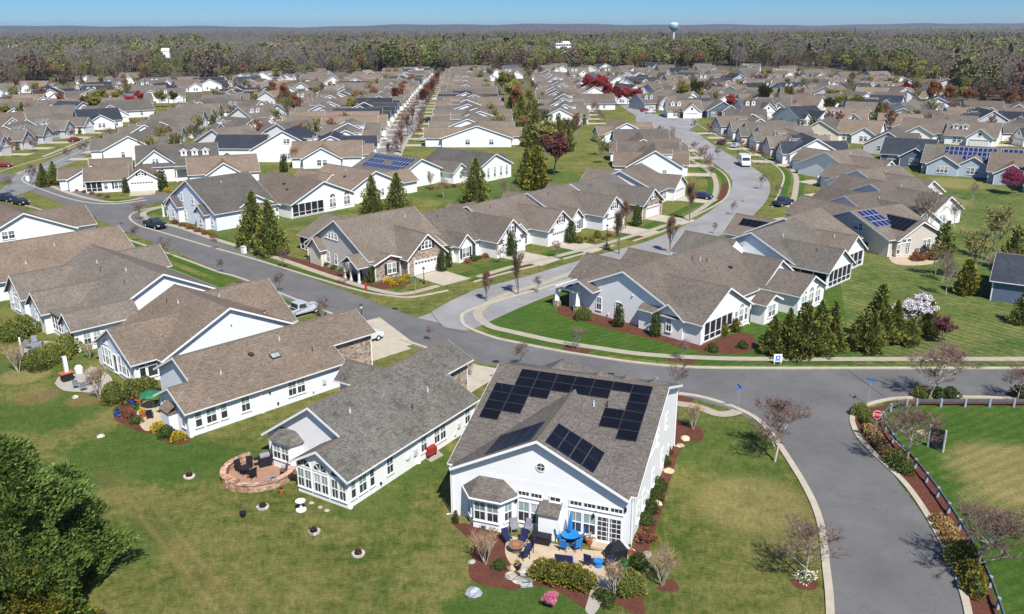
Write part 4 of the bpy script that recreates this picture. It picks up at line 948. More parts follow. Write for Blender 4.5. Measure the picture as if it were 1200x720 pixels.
# mulch beds
def bed(px, z=0.008, n=5, mat='mulch'):
    P = [G(*p) for p in px]; sheet('mulch_bed', smooth_line(P + P[:1], n)[:-1], z, mat)
bed([(527, 612), (560, 616), (590, 628), (600, 660), (612, 690), (560, 684), (549, 668), (556, 640), (545, 628)])
bed([(612, 690), (650, 672), (690, 682), (697, 705), (690, 716), (655, 694), (625, 686)])
bed([(690, 716), (700, 690), (735, 668), (745, 672), (752, 690), (756, 725), (745, 722), (720, 708)])
bed([(741, 645), (752, 610), (772, 560), (782, 520), (790, 492), (805, 497), (822, 502), (822, 516), (800, 522), (788, 555), (775, 600), (762, 640), (752, 662), (742, 668)])
bed([(768, 690), (786, 678), (796, 690), (784, 694)], 0.009); bed([(925, 680), (940, 676), (958, 682), (955, 691), (935, 690)], 0.009)
bed([(1000, 493), (1012, 481), (1040, 474), (1060, 470), (1120, 470), (1320, 470), (1320, 476), (1120, 475), (1050, 474), (1032, 488), (1045, 510), (1085, 550), (1130, 620), (1158, 680), (1172, 740), (1146, 740), (1136, 705), (1122, 662), (1100, 624), (1078, 588), (1050, 552), (1015, 518)], 0.0085)
bed([(655, 358), (700, 364), (760, 382), (818, 400), (824, 408), (812, 410), (770, 399), (720, 387), (685, 377), (655, 368)]); bed([(820, 414), (826, 402), (872, 390), (886, 402), (872, 414)], 0.0095)
bed([(188, 512), (198, 500), (222, 514), (215, 521), (198, 520)]); bed([(132, 480), (150, 470), (172, 492), (182, 505), (170, 508), (150, 500), (135, 492)], 0.009)
bed([(290, 292), (360, 306), (418, 327), (440, 333), (450, 328), (480, 330), (470, 336), (430, 338), (370, 316), (300, 296)])
for a, b in (((250, 292), (268, 298)), ((322, 311), (340, 317)), ((395, 330), (412, 336)), ((660, 408), (690, 413)), ((784, 420), (815, 425)), ((786, 465), (812, 470)), ((565, 326), (582, 322)), ((610, 314), (640, 306)), ((690, 293), (712, 287)), ((745, 279), (770, 270)), ((845, 238), (850, 215)), ((165, 262), (182, 268)), ((37, 215), (60, 224)), ((90, 232), (110, 237)), ((1005, 480), (1006, 480))):
    L = gl([a, b], 6); ribbon('mulch_bed', L, -0.75, 0.75, 0.0087, 'mulch')
for px, w in (([(195, 268), (250, 287)], 0), ([(700, 297), (740, 285)], 0)): pass
# driveways and patio paving that are shapes of their own
for q in ([(418, 379), (445, 372), (486, 403), (470, 408), (430, 412)], [(530, 418), (560, 428), (592, 434), (560, 445), (545, 440)]): sheet('driveway', [G(*p) for p in q], 0.0115, 'concrete_pale')
pp = [G(*p) for p in [(596, 628), (640, 636), (690, 645), (735, 650), (728, 672), (712, 680), (690, 684), (640, 676), (606, 668), (592, 648)]]
sheet('patio', smooth_line(pp + pp[:1], 5)[:-1], 0.02, 'patio_flag')
pp = [G(*p) for p in [(694, 683), (712, 680), (716, 690), (706, 706), (696, 720), (686, 716), (690, 700)]]; sheet('gravel_path', smooth_line(pp + pp[:1], 4)[:-1], 0.013, 'pebble')
pp = [G(*p) for p in [(64, 450), (72, 440), (95, 438), (108, 430), (128, 440), (132, 452), (120, 462), (100, 460), (75, 458)]]; sheet('patio', smooth_line(pp + pp[:1], 5)[:-1], 0.02, 'pebble')
pp = [G(*p) for p in [(165, 472), (180, 470), (192, 485), (190, 500), (170, 505), (160, 488)]]; sheet('patio', smooth_line(pp + pp[:1], 4)[:-1], 0.02, 'patio_flag')
pp = [G(*p) for p in [(1040, 298), (1085, 292), (1105, 300), (1090, 310), (1050, 310)]]; sheet('patio', smooth_line(pp + pp[:1], 4)[:-1], 0.02, 'patio_flag')
pp = [G(*p) for p in [(22, 412), (48, 400), (70, 405), (50, 420), (35, 424)]]; sheet('patio', smooth_line(pp + pp[:1], 4)[:-1], 0.02, 'pebble')

def seam(px, z=0.0245, w=0.09): ribbon('road_seam', gl(px, 4), -w / 2, w / 2, z, 'tar_seam')
plain('tar_seam', (0.045, 0.045, 0.048), 0.8)
seam([(993, 434), (1018, 452), (1040, 468)]); seam([(505, 366), (520, 383), (548, 391)]); 

# the green verges between kerb and pavement, and the front strips behind it
def verge(px, d0, d1, z): ribbon('verge', gl(px, 8), d0, d1, z, 'lawn_bright')
for px, sg in (([(154, 259), (166, 266), (190, 273), (240, 288), (300, 305), (375, 328), (425, 342), (455, 347)], 1), ([(165, 252), (190, 242), (230, 231)], -1), ([(555, 331), (595, 320), (640, 309)], 1), ([(660, 304), (690, 296), (720, 288)], 1), ([(742, 283), (775, 272), (797, 262)], 1), ([(805, 258), (840, 240), (852, 230), (855, 217), (848, 204), (830, 192)], 1), ([(172, 235), (140, 239), (115, 239), (92, 236), (70, 230), (45, 221)], -1), ([(905, 243), (915, 222), (918, 205), (905, 192), (890, 184)], -1), ([(380, 365), (330, 345), (280, 326), (255, 319), (220, 306), (192, 296), (140, 278), (100, 264)], 1)):
    verge(px, sg * 0.22, sg * 1.7, 0.0052); verge(px, sg * 3.0, sg * 5.2, 0.0048)
# ------------------------------------------------------------------ vegetation
leaf_mat('twig_grey', (0.185, 0.155, 0.14), 0.3); leaf_mat('twig_red', (0.145, 0.084, 0.070), 0.4, (0.225, 0.145, 0.122)); leaf_mat('twig_tan', (0.34, 0.27, 0.19), 0.25)
leaf_mat('leaf_maple', (0.22, 0.028, 0.035), 0.45, (0.32, 0.05, 0.045)); leaf_mat('leaf_rust', (0.19, 0.092, 0.048), 0.4); leaf_mat('leaf_bud', (0.16, 0.17, 0.045), 0.45); leaf_mat('leaf_blossom', (0.62, 0.58, 0.58), 0.2, (0.7, 0.66, 0.66))
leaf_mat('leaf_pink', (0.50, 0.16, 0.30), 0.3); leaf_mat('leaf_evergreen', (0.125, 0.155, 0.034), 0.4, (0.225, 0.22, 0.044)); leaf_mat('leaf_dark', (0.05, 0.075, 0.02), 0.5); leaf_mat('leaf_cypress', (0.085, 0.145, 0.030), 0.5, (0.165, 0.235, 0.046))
leaf_mat('leaf_gold', (0.14, 0.135, 0.02), 0.45, (0.22, 0.19, 0.025)); leaf_mat('leaf_shrub', (0.045, 0.075, 0.02), 0.5); leaf_mat('leaf_forsythia', (0.42, 0.33, 0.02), 0.35); leaf_mat('leaf_dry', (0.33, 0.24, 0.12), 0.35); leaf_mat('leaf_plum', (0.09, 0.035, 0.04), 0.4)
leaf_mat('leaf_white', (0.7, 0.7, 0.66), 0.2)
def rnd(a, b): return random.uniform(a, b)
def limb_tree(h, levels=3, spread=0.55, first=0.3, kids0=5, up=0.35, seed=1, r0=0.03, lean=0.0, multi=1):
    """recursive skeleton: returns (limb paths with radii, twig tips with direction)"""
    rng = random.Random(seed); limbs = []; tips = []
    def grow(p, d, ln, r, lev):
        n = 3 if lev == 0 else 2
        pts = [p]; q = p; dd = d
        for i in range(n):
            dd = (dd + Vector((rng.uniform(-.16, .16), rng.uniform(-.16, .16), rng.uniform(0, .16) * (1 if lev else 0.5)))).normalized()
            q = q + dd * ln / n; pts.append(q)
        limbs.append((pts, [r * (1 - 0.55 * i / n) for i in range(n + 1)], lev))
        if lev >= levels: tips.append((q, dd, ln)); return
        k = kids0 - (1 if lev else 0)
        for j in range(k):
            t = first + (1 - first) * (j + rng.uniform(0.2, 0.9)) / k if lev == 0 else rng.uniform(0.35, 1.0)
            i = min(int(t * n), n - 1); base = pts[i].lerp(pts[i + 1], t * n - i)
            az = 2.4 * j + rng.uniform(-.5, .5) + lev
            side = Vector((math.cos(az), math.sin(az), 0))
            nd = (dd * (1 - spread) + side * spread + Vector((0, 0, up))).normalized()
            grow(base, nd, ln * rng.uniform(0.48, 0.68) * (1.15 - 0.35 * t if lev == 0 else 1), r * 0.5, lev + 1)
        if lev: tips.append((q, dd, ln))
    for m in range(multi):
        a = 2 * math.pi * m / multi + rng.uniform(-.3, .3); b = 0.0 if multi == 1 else 0.28
        grow(Vector((0.08 * math.cos(a) * (multi > 1), 0.08 * math.sin(a) * (multi > 1), 0)), Vector((b * math.cos(a) + lean, b * math.sin(a), 1)).normalized(), h * (0.52 if levels >= 3 else 0.6), h * r0 * (1 if multi == 1 else 0.7), 0)
    return limbs, tips
def twig_tree(name, h, seed, bark, twig, leaf=None, nleaf=0, lsize=0.1, levels=3, spread=0.55, up=0.35, kids0=5, first=0.3, ntwig=5, tl=0.5, tw=0.014, r0=0.016, multi=1):
    limbs, tips = limb_tree(h, levels, spread, first, kids0, up, seed, r0, multi=multi)
    rng = random.Random(seed + 50)
    a = MB()
    for pts, rad, lev in limbs: a.tube(pts, [max(x, 0.008) for x in rad], 5 if lev < 2 else 3, 0, False)
    c = MB()
    spots = []
    for pts, rad, lev in limbs:
        if lev >= max(1, levels - 1): spots += [(pts[-1], (pts[-1] - pts[0]).normalized()), (pts[-2].lerp(pts[-1], 0.4), (pts[-1] - pts[0]).normalized())]
    for p, d in spots:
        for k in range(ntwig):
            dd = (d + Vector((rng.gauss(0, .55), rng.gauss(0, .55), rng.gauss(0.15, .4)))).normalized()
            L = tl * rng.uniform(0.6, 1.3); e = p + dd * L; o = dd.orthogonal().normalized() * tw
            if k % 2: o = dd.cross(o).normalized() * tw
            c.add([tuple(p - o), tuple(p + o), tuple(e)], [(0, 1, 2)], 0)
            for q in range(nleaf):
                b = p.lerp(e, rng.uniform(0.25, 1.05)); s_ = lsize * rng.uniform(0.6, 1.4)
                u = Vector((rng.gauss(0, 1), rng.gauss(0, 1), rng.gauss(0, 1))).normalized(); w = u.orthogonal().normalized()
                c.add([tuple(b), tuple(b + u * s_ + w * s_ * 0.5), tuple(b + u * s_ * 1.6), tuple(b + u * s_ - w * s_ * 0.5)], [(0, 1, 2, 3)], 1)
    r = thing(name, (0, -500, 0))
    a.build('trunk', bark, r, True); c.build('crown', [twig, leaf or twig], r)
    return r
def spray_crown(c, n, pos, size, droop=0.0, rng=random, mi=0, aspect=0.45):
    for _ in range(n):
        p, d = pos(rng)
        s_ = size * rng.uniform(0.6, 1.35)
        d = (d + Vector((rng.gauss(0, .35), rng.gauss(0, .35), rng.gauss(-droop, .3)))).normalized()
        o = d.orthogonal().normalized(); o = Matrix.Rotation(rng.uniform(0, 6.28), 3, d) @ o
        c.add([tuple(p - o * s_ * aspect * 0.5), tuple(p + d * s_ * 0.45 - o * s_ * aspect * 0.55), tuple(p + d * s_), tuple(p + d * s_ * 0.45 + o * s_ * aspect * 0.55), tuple(p + o * s_ * aspect * 0.5)], [(0, 1, 2, 3, 4)], mi)
def conifer(name, h, rad, seed, leaf, n=1500, size=0.42, shape=0.8, core=True, lump=0.22, base=0.03, aspect=0.45):
    rng = random.Random(seed); c = MB()
    ph = [rng.uniform(0, 6.28) for _ in range(6)]
    def rr(t, a):
        k = (1 - t) ** shape * (1 if t > 0.1 else 0.72 + 2.8 * t)
        return rad * k * (1 + lump * (0.5 * math.sin(3 * a + ph[0] + 5 * t) + 0.4 * math.sin(5 * a + ph[1] - 9 * t) + 0.5 * math.sin(17 * t + ph[2] + 2 * a)))
    def pos(g):
        while True:
            t = g.random() ** 1.25
            if g.random() < (1 - t) ** shape * 0.9 + 0.12: break
        a = g.uniform(0, 6.283); k = rr(t, a) * (1 - 0.38 * g.random() ** 2) * (1 + 0.13 * math.sin(13 * t + 7 * a + ph[3]) + 0.10 * math.sin(29 * t - 11 * a + ph[4]))
        return Vector((k * math.cos(a), k * math.sin(a), h * (base + t * (0.97 - base)))), Vector((math.cos(a) * 0.75, math.sin(a) * 0.75, 0.65))
    spray_crown(c, n, pos, size, 0.0, rng, 0, aspect)
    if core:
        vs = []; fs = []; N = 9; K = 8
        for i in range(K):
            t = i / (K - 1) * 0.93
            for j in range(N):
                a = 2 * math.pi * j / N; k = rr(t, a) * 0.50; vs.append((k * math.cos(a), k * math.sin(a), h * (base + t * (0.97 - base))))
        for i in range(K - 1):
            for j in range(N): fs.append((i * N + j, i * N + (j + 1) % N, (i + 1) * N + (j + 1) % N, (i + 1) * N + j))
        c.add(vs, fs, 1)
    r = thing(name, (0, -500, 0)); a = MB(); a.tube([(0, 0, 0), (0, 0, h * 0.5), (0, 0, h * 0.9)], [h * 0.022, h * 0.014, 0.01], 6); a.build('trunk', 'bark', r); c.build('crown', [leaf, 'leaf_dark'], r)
    return r
def bush(name, rx, ry, h, seed, leaf, n=260, size=0.2, leaf2=None, parts=True):
    rng = random.Random(seed); c = MB(); ph = [rng.uniform(0, 6.28) for _ in range(4)]
    def pos(g):
        a = g.uniform(0, 6.283); z = g.random(); k = math.sqrt(max(0, 1 - (z * 0.98) ** 2)) if z > 0.25 else 0.85 + 0.45 * z
        k *= (1 + 0.16 * math.sin(3 * a + ph[0]) + 0.12 * math.sin(5 * a + ph[1] + 6 * z)) * (1 - 0.25 * g.random() ** 2)
        return Vector((rx * k * math.cos(a), ry * k * math.sin(a), h * z * 0.93 + 0.03)), Vector((math.cos(a) * (1 - z), math.sin(a) * (1 - z), 0.25 + z))
    spray_crown(c, n, pos, size, 0, rng)
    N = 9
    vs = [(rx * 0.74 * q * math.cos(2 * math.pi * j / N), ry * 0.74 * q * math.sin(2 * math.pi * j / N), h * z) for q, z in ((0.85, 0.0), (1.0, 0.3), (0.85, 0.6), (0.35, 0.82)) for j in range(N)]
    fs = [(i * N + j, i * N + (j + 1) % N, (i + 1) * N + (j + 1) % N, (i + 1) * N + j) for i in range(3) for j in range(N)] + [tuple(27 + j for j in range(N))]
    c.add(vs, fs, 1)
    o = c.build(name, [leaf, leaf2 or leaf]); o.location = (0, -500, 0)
    return o
random.seed(11)
# prototypes (the first placement moves the prototype itself)
street = [twig_tree('street_tree', 4.6, 20 + i, 'bark_grey', 'twig_red', 'twig_red', 1, 0.055, 3, 0.58, 0.32, 5, 0.32, 4, 0.42, 0.012) for i in range(3)]
redbud = [twig_tree('street_tree', 6.0, 40 + i, 'bark_pale', 'twig_red', 'twig_red', 1, 0.055, 3, 0.66, 0.18, 6, 0.22, 6, 0.6, 0.012) for i in range(2)]
grey = [twig_tree('bare_tree', 7.5, 60 + i, 'bark_pale', 'twig_grey', 'twig_grey', 0, 0.05, 3, 0.5, 0.4, 6, 0.25, 6, 0.6, 0.012) for i in range(2)]
vase = [twig_tree('vase_tree', 6.5, 80 + i, 'bark', 'twig_grey', 'leaf_rust', 1, 0.07, 3, 0.34, 0.55, 6, 0.16, 5, 0.5, 0.013) for i in range(2)]
crape = [twig_tree('crape_myrtle', 3.2, 100 + i, 'bark_pale', 'twig_tan', 'leaf_dry', 0, 0.05, 2, 0.42, 0.5, 5, 0.35, 4, 0.4, 0.016, 0.024, multi=5) for i in range(2)]
maple = [twig_tree('red_maple', 8.0, 120 + i, 'bark_grey', 'twig_red', 'leaf_maple', 6, 0.2, 3, 0.55, 0.4, 6, 0.22, 5, 0.7, 0.02) for i in range(2)]
rust = [twig_tree('rust_budded_tree', 8.5, 140 + i, 'bark_grey', 'twig_red', 'leaf_rust', 4, 0.16, 3, 0.42, 0.5, 6, 0.2, 5, 0.7, 0.02) for i in range(2)]
budded = [twig_tree('budding_tree', 9.0, 160 + i, 'bark_grey', 'twig_grey', 'leaf_bud', 5, 0.2, 3, 0.55, 0.4, 6, 0.22, 5, 0.7, 0.02) for i in range(2)]
plum = twig_tree('plum_tree', 5.5, 181, 'bark', 'leaf_plum', 'leaf_plum', 3, 0.13, 3, 0.55, 0.3, 6, 0.2, 5, 0.5, 0.02)
cherry = twig_tree('cherry_tree', 5.0, 191, 'bark', 'twig_grey', 'leaf_blossom', 6, 0.13, 3, 0.62, 0.15, 6, 0.2, 5, 0.5, 0.014)
pinkt = twig_tree('redbud_tree', 4.5, 195, 'bark', 'leaf_pink', 'leaf_pink', 5, 0.13, 3, 0.62, 0.15, 6, 0.2, 4, 0.5, 0.014)
arbo = [conifer('evergreen_tree', 7.5, 2.35, 200 + i, 'leaf_evergreen', 3600, 0.31, 0.8, lump=0.34) for i in range(2)]
cedar = [conifer('cedar_tree', 6.0, [1.7, 1.5, 1.9][i], 220 + i, 'leaf_evergreen', 3200, 0.30, [0.8, 0.95, 0.7][i], lump=0.5) for i in range(3)]
yew = conifer('clipped_yew', 3.3, 0.72, 240, 'leaf_shrub', 900, 0.2, 0.32, lump=0.06)
goldc = conifer('golden_cypress', 7.0, 2.0, 250, 'leaf_gold', 2000, 0.45, 0.6)
pine = conifer('dark_pine', 12.0, 4.0, 260, 'leaf_dark', 1500, 1.0, 0.55, lump=0.4)
def pt(px, py, z=0): g = G(px, py, z); return (g[0], g[1], z)
def near_k(o): pass
TN = [0]
def tree(kind, px, py, hpx=None, label=None, cat='tree', group=None, sc=None, i=None, natural=None):
    """plant one tree at a point of the photograph; hpx = height of its top in the photograph"""
    pr = kind if not isinstance(kind, list) else kind[(TN[0] if i is None else i) % len(kind)]
    TN[0] += 1
    x, y = G(px, py)
    if hpx is not None:
        lo, hi = 0.1, 40.0
        for _ in range(40):
            m = (lo + hi) / 2
            if PX(x, y, m)[1] > hpx: lo = m
            else: hi = m
        base = NAT[pr.name.split('.')[0]]; sc = lo / base
    return place(pr, (x, y), rnd(0, 6.28), sc or 1.0, label, cat, group)
NAT = dict(street_tree=4.6, bare_tree=7.5, vase_tree=6.5, crape_myrtle=3.2, red_maple=8.0, rust_budded_tree=8.5, budding_tree=9.0, plum_tree=5.5, cherry_tree=5.0, redbud_tree=4.5, evergreen_tree=7.5, cedar_tree=6.0, clipped_yew=3.3, golden_cypress=7.0, dark_pine=12.0)
# twig crowns reach about this share of their nominal height
def realh(o):
    m = 0
    for c in o.children:
        for v in c.bound_box: m = max(m, v[2])
    return m
for lst in (street, redbud, grey, vase, crape, maple, rust, budded, [plum], [cherry], [pinkt], arbo, cedar, [yew], [goldc], [pine]):
    NAT[lst[0].name.split('.')[0]] = sum(realh(o) for o in lst) / len(lst)
# ------------------------------------------------------------------ trees that one can point at
g = 'young bare trees along the streets'
for px, py, top, lab in [(113, 268, 247, 'by the road, leftmost beyond the left tan roof'), (159, 283, 261, 'at the kerb opposite the black pickup'), (197, 303, 272, 'at the kerb beyond the wide grey-roofed house'),
    (261, 320, 298, 'at the kerb, between the two driveways opposite the tall evergreens'), (328, 343, 314, 'at the kerb opposite the cream corner house'), (378, 373, 344, 'beside the driveway with the silver pickup'),
    (505, 400, 377, 'at the far gable end of the streaked grey-roofed house'), (610, 430, 394, 'beyond the ridge of the solar-panelled house'), (795, 463, 418, 'on the mulch right of the solar-panelled house'), 
    (37, 217, 186, 'on the corner at the white signboard far left'), (12, 226, 203, 'beside the dark cars far left'), (163, 258, 231, 'at the side street corner before the black pickup'), (252, 293, 272, 'on the verge before the pale grey house'),
    (331, 315, 285, 'on the verge below the tall evergreens'), (405, 333, 306, 'on the verge before the cream corner house'), (630, 344, 319, 'on the verge at the pale street mouth'), (652, 303, 278, 'before the second white garage of the pale street'),
    (588, 309, 284, 'before the first white garage of the pale street'), (836, 274, 257, 'on the verge across from the street bend'), (858, 252, 232, 'before the dark blue car'), (676, 410, 374, 'on the lawn verge of the right corner house'), (800, 424, 392, 'on the mulch verge near the corner screened porch'),
    (892, 222, 200, 'where the pale street bends past the white bus'), (912, 232, 212, 'before the blue pickup'), (842, 188, 168, 'on the left verge opposite the white bus')]:
    tree(street, px, py, top, 'young reddish bare tree ' + lab, 'tree', g)
for px, py, top, lab, i in [(908, 541, 467, 'red-twigged bare tree on the grass where the near street widens', 0), (1088, 469, 397, 'spreading red-twigged tree casting its shadow on the road at right', 0), (1192, 470, 428, 'red-twigged tree at the right edge by the roadside fence', 1), (1061, 546, 474, 'red-twigged tree behind the stop sign inside the curved fence', 1), (1143, 673, 578, 'bare-twigged tree by the lower right fence casting shadow across the kerb', 0), (943, 681, 610, 'bare tree ringed by white flowers beside the near road', 1)]:
    tree(redbud, px, py, top, lab, 'tree', sc=None, i=i)
for px, py, top, lab in [(607, 346, 292, 'on the verge at the pale street corner'), (570, 353, 312, 'leftmost at the pale street mouth'), (725, 298, 242, 'before the pale blue house on the pale street'), (785, 296, 248, 'standing at the roadside behind the right corner house roof'), (808, 259, 210, 'before the house where the street bends'), (733, 268, 232, 'before the stone faced garage')]:
    tree(vase, px, py, top, 'upright brown vase-shaped tree ' + lab, 'tree', 'upright trees on the pale street')
for px, py, top, lab in [(1084, 283, 212, 'on the mown lawn, tallest by the golden evergreen'), (1108, 346, 296, 'pale-trunked by the golden evergreen'), (1104, 330, 290, 'pale-trunked, behind another by the golden evergreen'), (1160, 330, 296, 'left of the dark blue house roof'), (1182, 322, 290, 'nearest the right edge above the dark blue house'), (1172, 280, 238, 'on the lawn near the right edge'), (1118, 268, 232, 'thin, in the middle of the mown lawn'), (975 + 80, 290, 262, 'beside the patio of the beige house'), (1140, 235, 212, 'thin, near the blue solar houses'), (505, 222, 198, 'small, behind the white house with the blue solar array'), (520, 232, 205, 'small, between back gardens left of the lone evergreen'), (590, 235, 205, 'right of the lone evergreen'), (600, 238, 214, 'farther right of the lone evergreen')]:
    tree(grey, px, py, top, 'grey bare tree ' + lab, 'tree', 'grey leafless garden trees')
for px, py, top, lab in [(776, 686, 640, 'two-stemmed tan crape myrtle on the lawn right of the patio'), (720, 698, 655, 'tan crape myrtle in the mulch at the patio corner'), (569, 661, 620, 'tan crape myrtle in the mulch left of the patio'), (117, 468, 424, 'bare many-stemmed shrub by the pebbled patio far left'), (22, 436, 402, 'straw-coloured bare bush by the left lawn'), (812, 503, 470, 'bare many-stemmed shrub in mulch beside the solar-panelled house'), (105, 420, 400, 'small bare shrub at the corner of the arched-window house'), (345, 196, 168, 'bare many-stemmed tree before the broad white gable'), (378, 372, 352, 'twiggy shrub by the silver pickup'), (552, 440, 415, 'pale bare shrub at the grey-roofed house front')]:
    tree(crape, px, py, top, lab, 'shrub')
for px, py, top, lab in [(300, 290, 222, 'tall evergreen beside the pale grey house'), (318, 298, 232, 'tall evergreen at the pavement, right one of the pair'), (437, 250, 204, 'tall evergreen behind the cream corner house, left one'), (466, 254, 201, 'tall evergreen behind the cream corner house, right one'), (558, 238, 183, 'lone tall evergreen on the green lawn'), (617, 216, 172, 'evergreen in the garden strip, behind the gold one'), (52, 219, 191, 'dark evergreen left of the stepped tan-roofed house'), (65, 217, 188, 'dark evergreen nearest the stepped tan-roofed house'), (1198, 380, 335, 'evergreen at the right edge beside the dark blue wall'), (1088, 262 + 130, 352, 'bushy evergreen right of the white blossom')]:
    tree(arbo, px, py, top, lab, 'tree')
for px, py, top, lab in [(148, 226, 208, 'slim clipped evergreen left of the side street garage'), (185, 222, 203, 'slim clipped evergreen right of the side street garage'), (192, 224, 198, 'taller slim clipped evergreen before the white dormers'), (725, 383, 355, 'clipped yew against the white corner house, left one'), (768, 394, 365, 'clipped yew against the white corner house, right one'), (435, 331, 311, 'clipped yew at the stone front corner'), (525, 313, 288, 'clipped evergreen beside the stone garage, taller'), (518, 318, 293, 'clipped evergreen beside the stone garage, shorter'), (600, 300, 271, 'clipped evergreen beside the first white garage'), (669, 285, 258, 'clipped evergreen beside the second white garage'), (746, 265, 240, 'clipped evergreen by the stone faced garage'), (333, 202, 180, 'clipped evergreen before the broad white gable')]:
    tree(yew, px, py, top, lab, 'tree')
for i, (px, py, top, lab) in enumerate([(905, 415, 367, 'leftmost of the dense hedge right of the corner house'), (922, 417, 360, 'second in the dense hedge right of the corner house'), (941, 417, 352, 'third in the dense hedge, right of the corner house'), (958, 414, 350, 'fourth in the dense hedge right of the corner house'), (974, 410, 352, 'last in the dense hedge right of the corner house'), (1004, 409, 368, 'low one at the left of the group by the white blossom'), (1027, 402, 330, 'tallest one of the group by the white blossom'), (1047, 402, 350, 'one just left of the white blossom'), (1066, 405, 372, 'dark one before the white blossom'), (1020, 412, 362, 'front one of the group by the white blossom')]):
    tree(cedar, px, py, top, 'bushy cedar, ' + lab, 'tree', 'cedars right of the corner house', i=i)
tree([goldc], 1131, 345, 302, 'golden-tipped evergreen on the mown lawn', 'tree'); tree([goldc], 629, 222, 170, 'golden-tipped evergreen in the garden strip', 'tree')
tree([plum], 649, 205, 152, 'purple-leaved tree in the garden strip', 'tree'); tree([plum], 1103, 402, 368, 'dull purple-leaved small tree on the lawn behind the roadside', 'tree')
tree([cherry], 1072, 388, 344, 'white blossoming tree behind the cedars', 'tree'); tree([cherry], 297, 108, 92, 'pale blossoming tree among the far left roofs', 'tree'); tree([cherry], 735, 100, 84, 'pale blossoming tree beyond the crimson trees', 'tree')
tree([pinkt], 1186, 228, 196, 'pink flowering tree at the right edge', 'tree'); tree([pinkt], 1090, 292 - 8, 272, 'small magenta flowering shrub by the beige house patio', 'shrub'); tree([pinkt], 645, 712, 695, 'little pink flowering tree in the grass below the patio', 'shrub')
for k, (px, py, top) in enumerate([(601, 128, 92), (592, 112, 82), (611, 150, 110), (627, 172, 122), (638, 190, 140), (606, 140, 100), (620, 160, 118)]):
    kd = [budded, budded, arbo, arbo, budded, rust, arbo][k]
    tree(kd, px, py, top, ('leafing green tree' if kd is budded else 'rusty leafing tree' if kd is rust else 'dark evergreen') + ' in the garden strip between the backs, ' + ORD[k] + ' from the far end' if False else ['olive leafing tree far up the garden strip', 'yellow-green leafing tree at the top of the garden strip', 'dark evergreen midway up the garden strip', 'wide evergreen above the purple tree', 'leafing green tree just above the purple tree', 'rusty tree far up the garden strip', 'dark evergreen left of the wide one in the garden strip'][k], 'tree')
# crimson maples on the far street, rust trees lining the straight street
for k, (px, py, top) in enumerate([(689, 112, 86), (700, 118, 88), (712, 121, 96), (722, 124, 100), (735, 124, 100), (747, 124, 102), (706, 112, 86), (855, 134, 110)]):
    tree(maple, px, py, top, 'crimson budded maple, ' + ['leftmost of the far street group', 'second from the left of the far street group', 'third from the left, low in the far street group', 'fourth from the left in the far street group', 'fifth from the left in the far street group', 'rightmost of the far street group', 'behind the second of the far street group', 'standing alone left of the shade-blue houses'][k], 'tree', 'crimson maples')
for k in range(6):
    t = k / 5
    tree(rust, 463 + 22 * t, 127 - 24 * t, 102 - 16 * t, 'rust-red tree lining the left of the straight street, %s from the near end' % ORD[k], 'tree', 'rust trees on the straight street')
for k in range(8):
    t = k / 7
    tree(rust, 496 + 19 * t, 127 - 32 * t, 104 - 22 * t, 'rust-red tree lining the right of the straight street, %s from the near end' % ORD[k], 'tree', 'rust trees on the straight street')
for k, (px, py, top) in enumerate([(470, 180, 150), (478, 160, 132), (484, 147, 124), (455, 188, 165)]):
    tree([vase[0], vase[1]], px, py, top, 'feathery bare tree at the near end of the straight street, ' + ['second nearest', 'third nearest', 'farthest', 'nearest'][k], 'tree')
# ------------------------------------------------------------------ big cypresses in the lower left corner
def cypress(px, py, h, r, seed, leaf, n, size, label):
    o = conifer('cypress_tree', h, r, seed, leaf, n * 4, size * 0.5, 0.5, True, 0.42, 0.02, 0.27); x, y = G(px, py); o.location = (x, y, 0); tag(o, label, 'tree'); return o
cypress(30, 716, 13.2, 4.5, 301, 'leaf_cypress', 14000, 0.62, 'huge dark green cypress filling the lower left corner')
cypress(92, 674, 9.0, 2.9, 302, 'leaf_cypress', 5200, 0.55, 'dark green cypress on the right flank of the corner clump')
cypress(-30, 660, 12.6, 3.9, 303, 'leaf_cypress', 6000, 0.62, 'dark green cypress at the left edge behind the huge one')
cypress(48, 738, 4.6, 2.6, 304, 'leaf_gold', 4600, 0.50, 'yellow-green young cypress at the very bottom left')
# ------------------------------------------------------------------ shrubs
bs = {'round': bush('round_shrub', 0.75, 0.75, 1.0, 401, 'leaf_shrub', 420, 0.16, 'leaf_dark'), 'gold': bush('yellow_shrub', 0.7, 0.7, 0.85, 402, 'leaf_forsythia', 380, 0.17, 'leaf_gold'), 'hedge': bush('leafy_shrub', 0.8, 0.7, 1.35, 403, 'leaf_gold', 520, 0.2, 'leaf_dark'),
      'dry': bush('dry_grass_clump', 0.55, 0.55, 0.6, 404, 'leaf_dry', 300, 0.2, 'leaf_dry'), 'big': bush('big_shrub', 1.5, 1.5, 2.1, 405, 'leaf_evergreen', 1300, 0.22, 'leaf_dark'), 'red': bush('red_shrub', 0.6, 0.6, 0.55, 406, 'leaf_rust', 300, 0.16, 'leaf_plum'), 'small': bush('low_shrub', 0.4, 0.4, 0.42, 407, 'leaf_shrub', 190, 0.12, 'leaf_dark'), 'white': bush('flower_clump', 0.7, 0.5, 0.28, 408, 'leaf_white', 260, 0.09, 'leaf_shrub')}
def shrub(k, px, py, sc, label, group=None): x, y = G(px, py); return place(bs[k], (x, y), rnd(0, 6.28), sc, label, 'shrub', group)
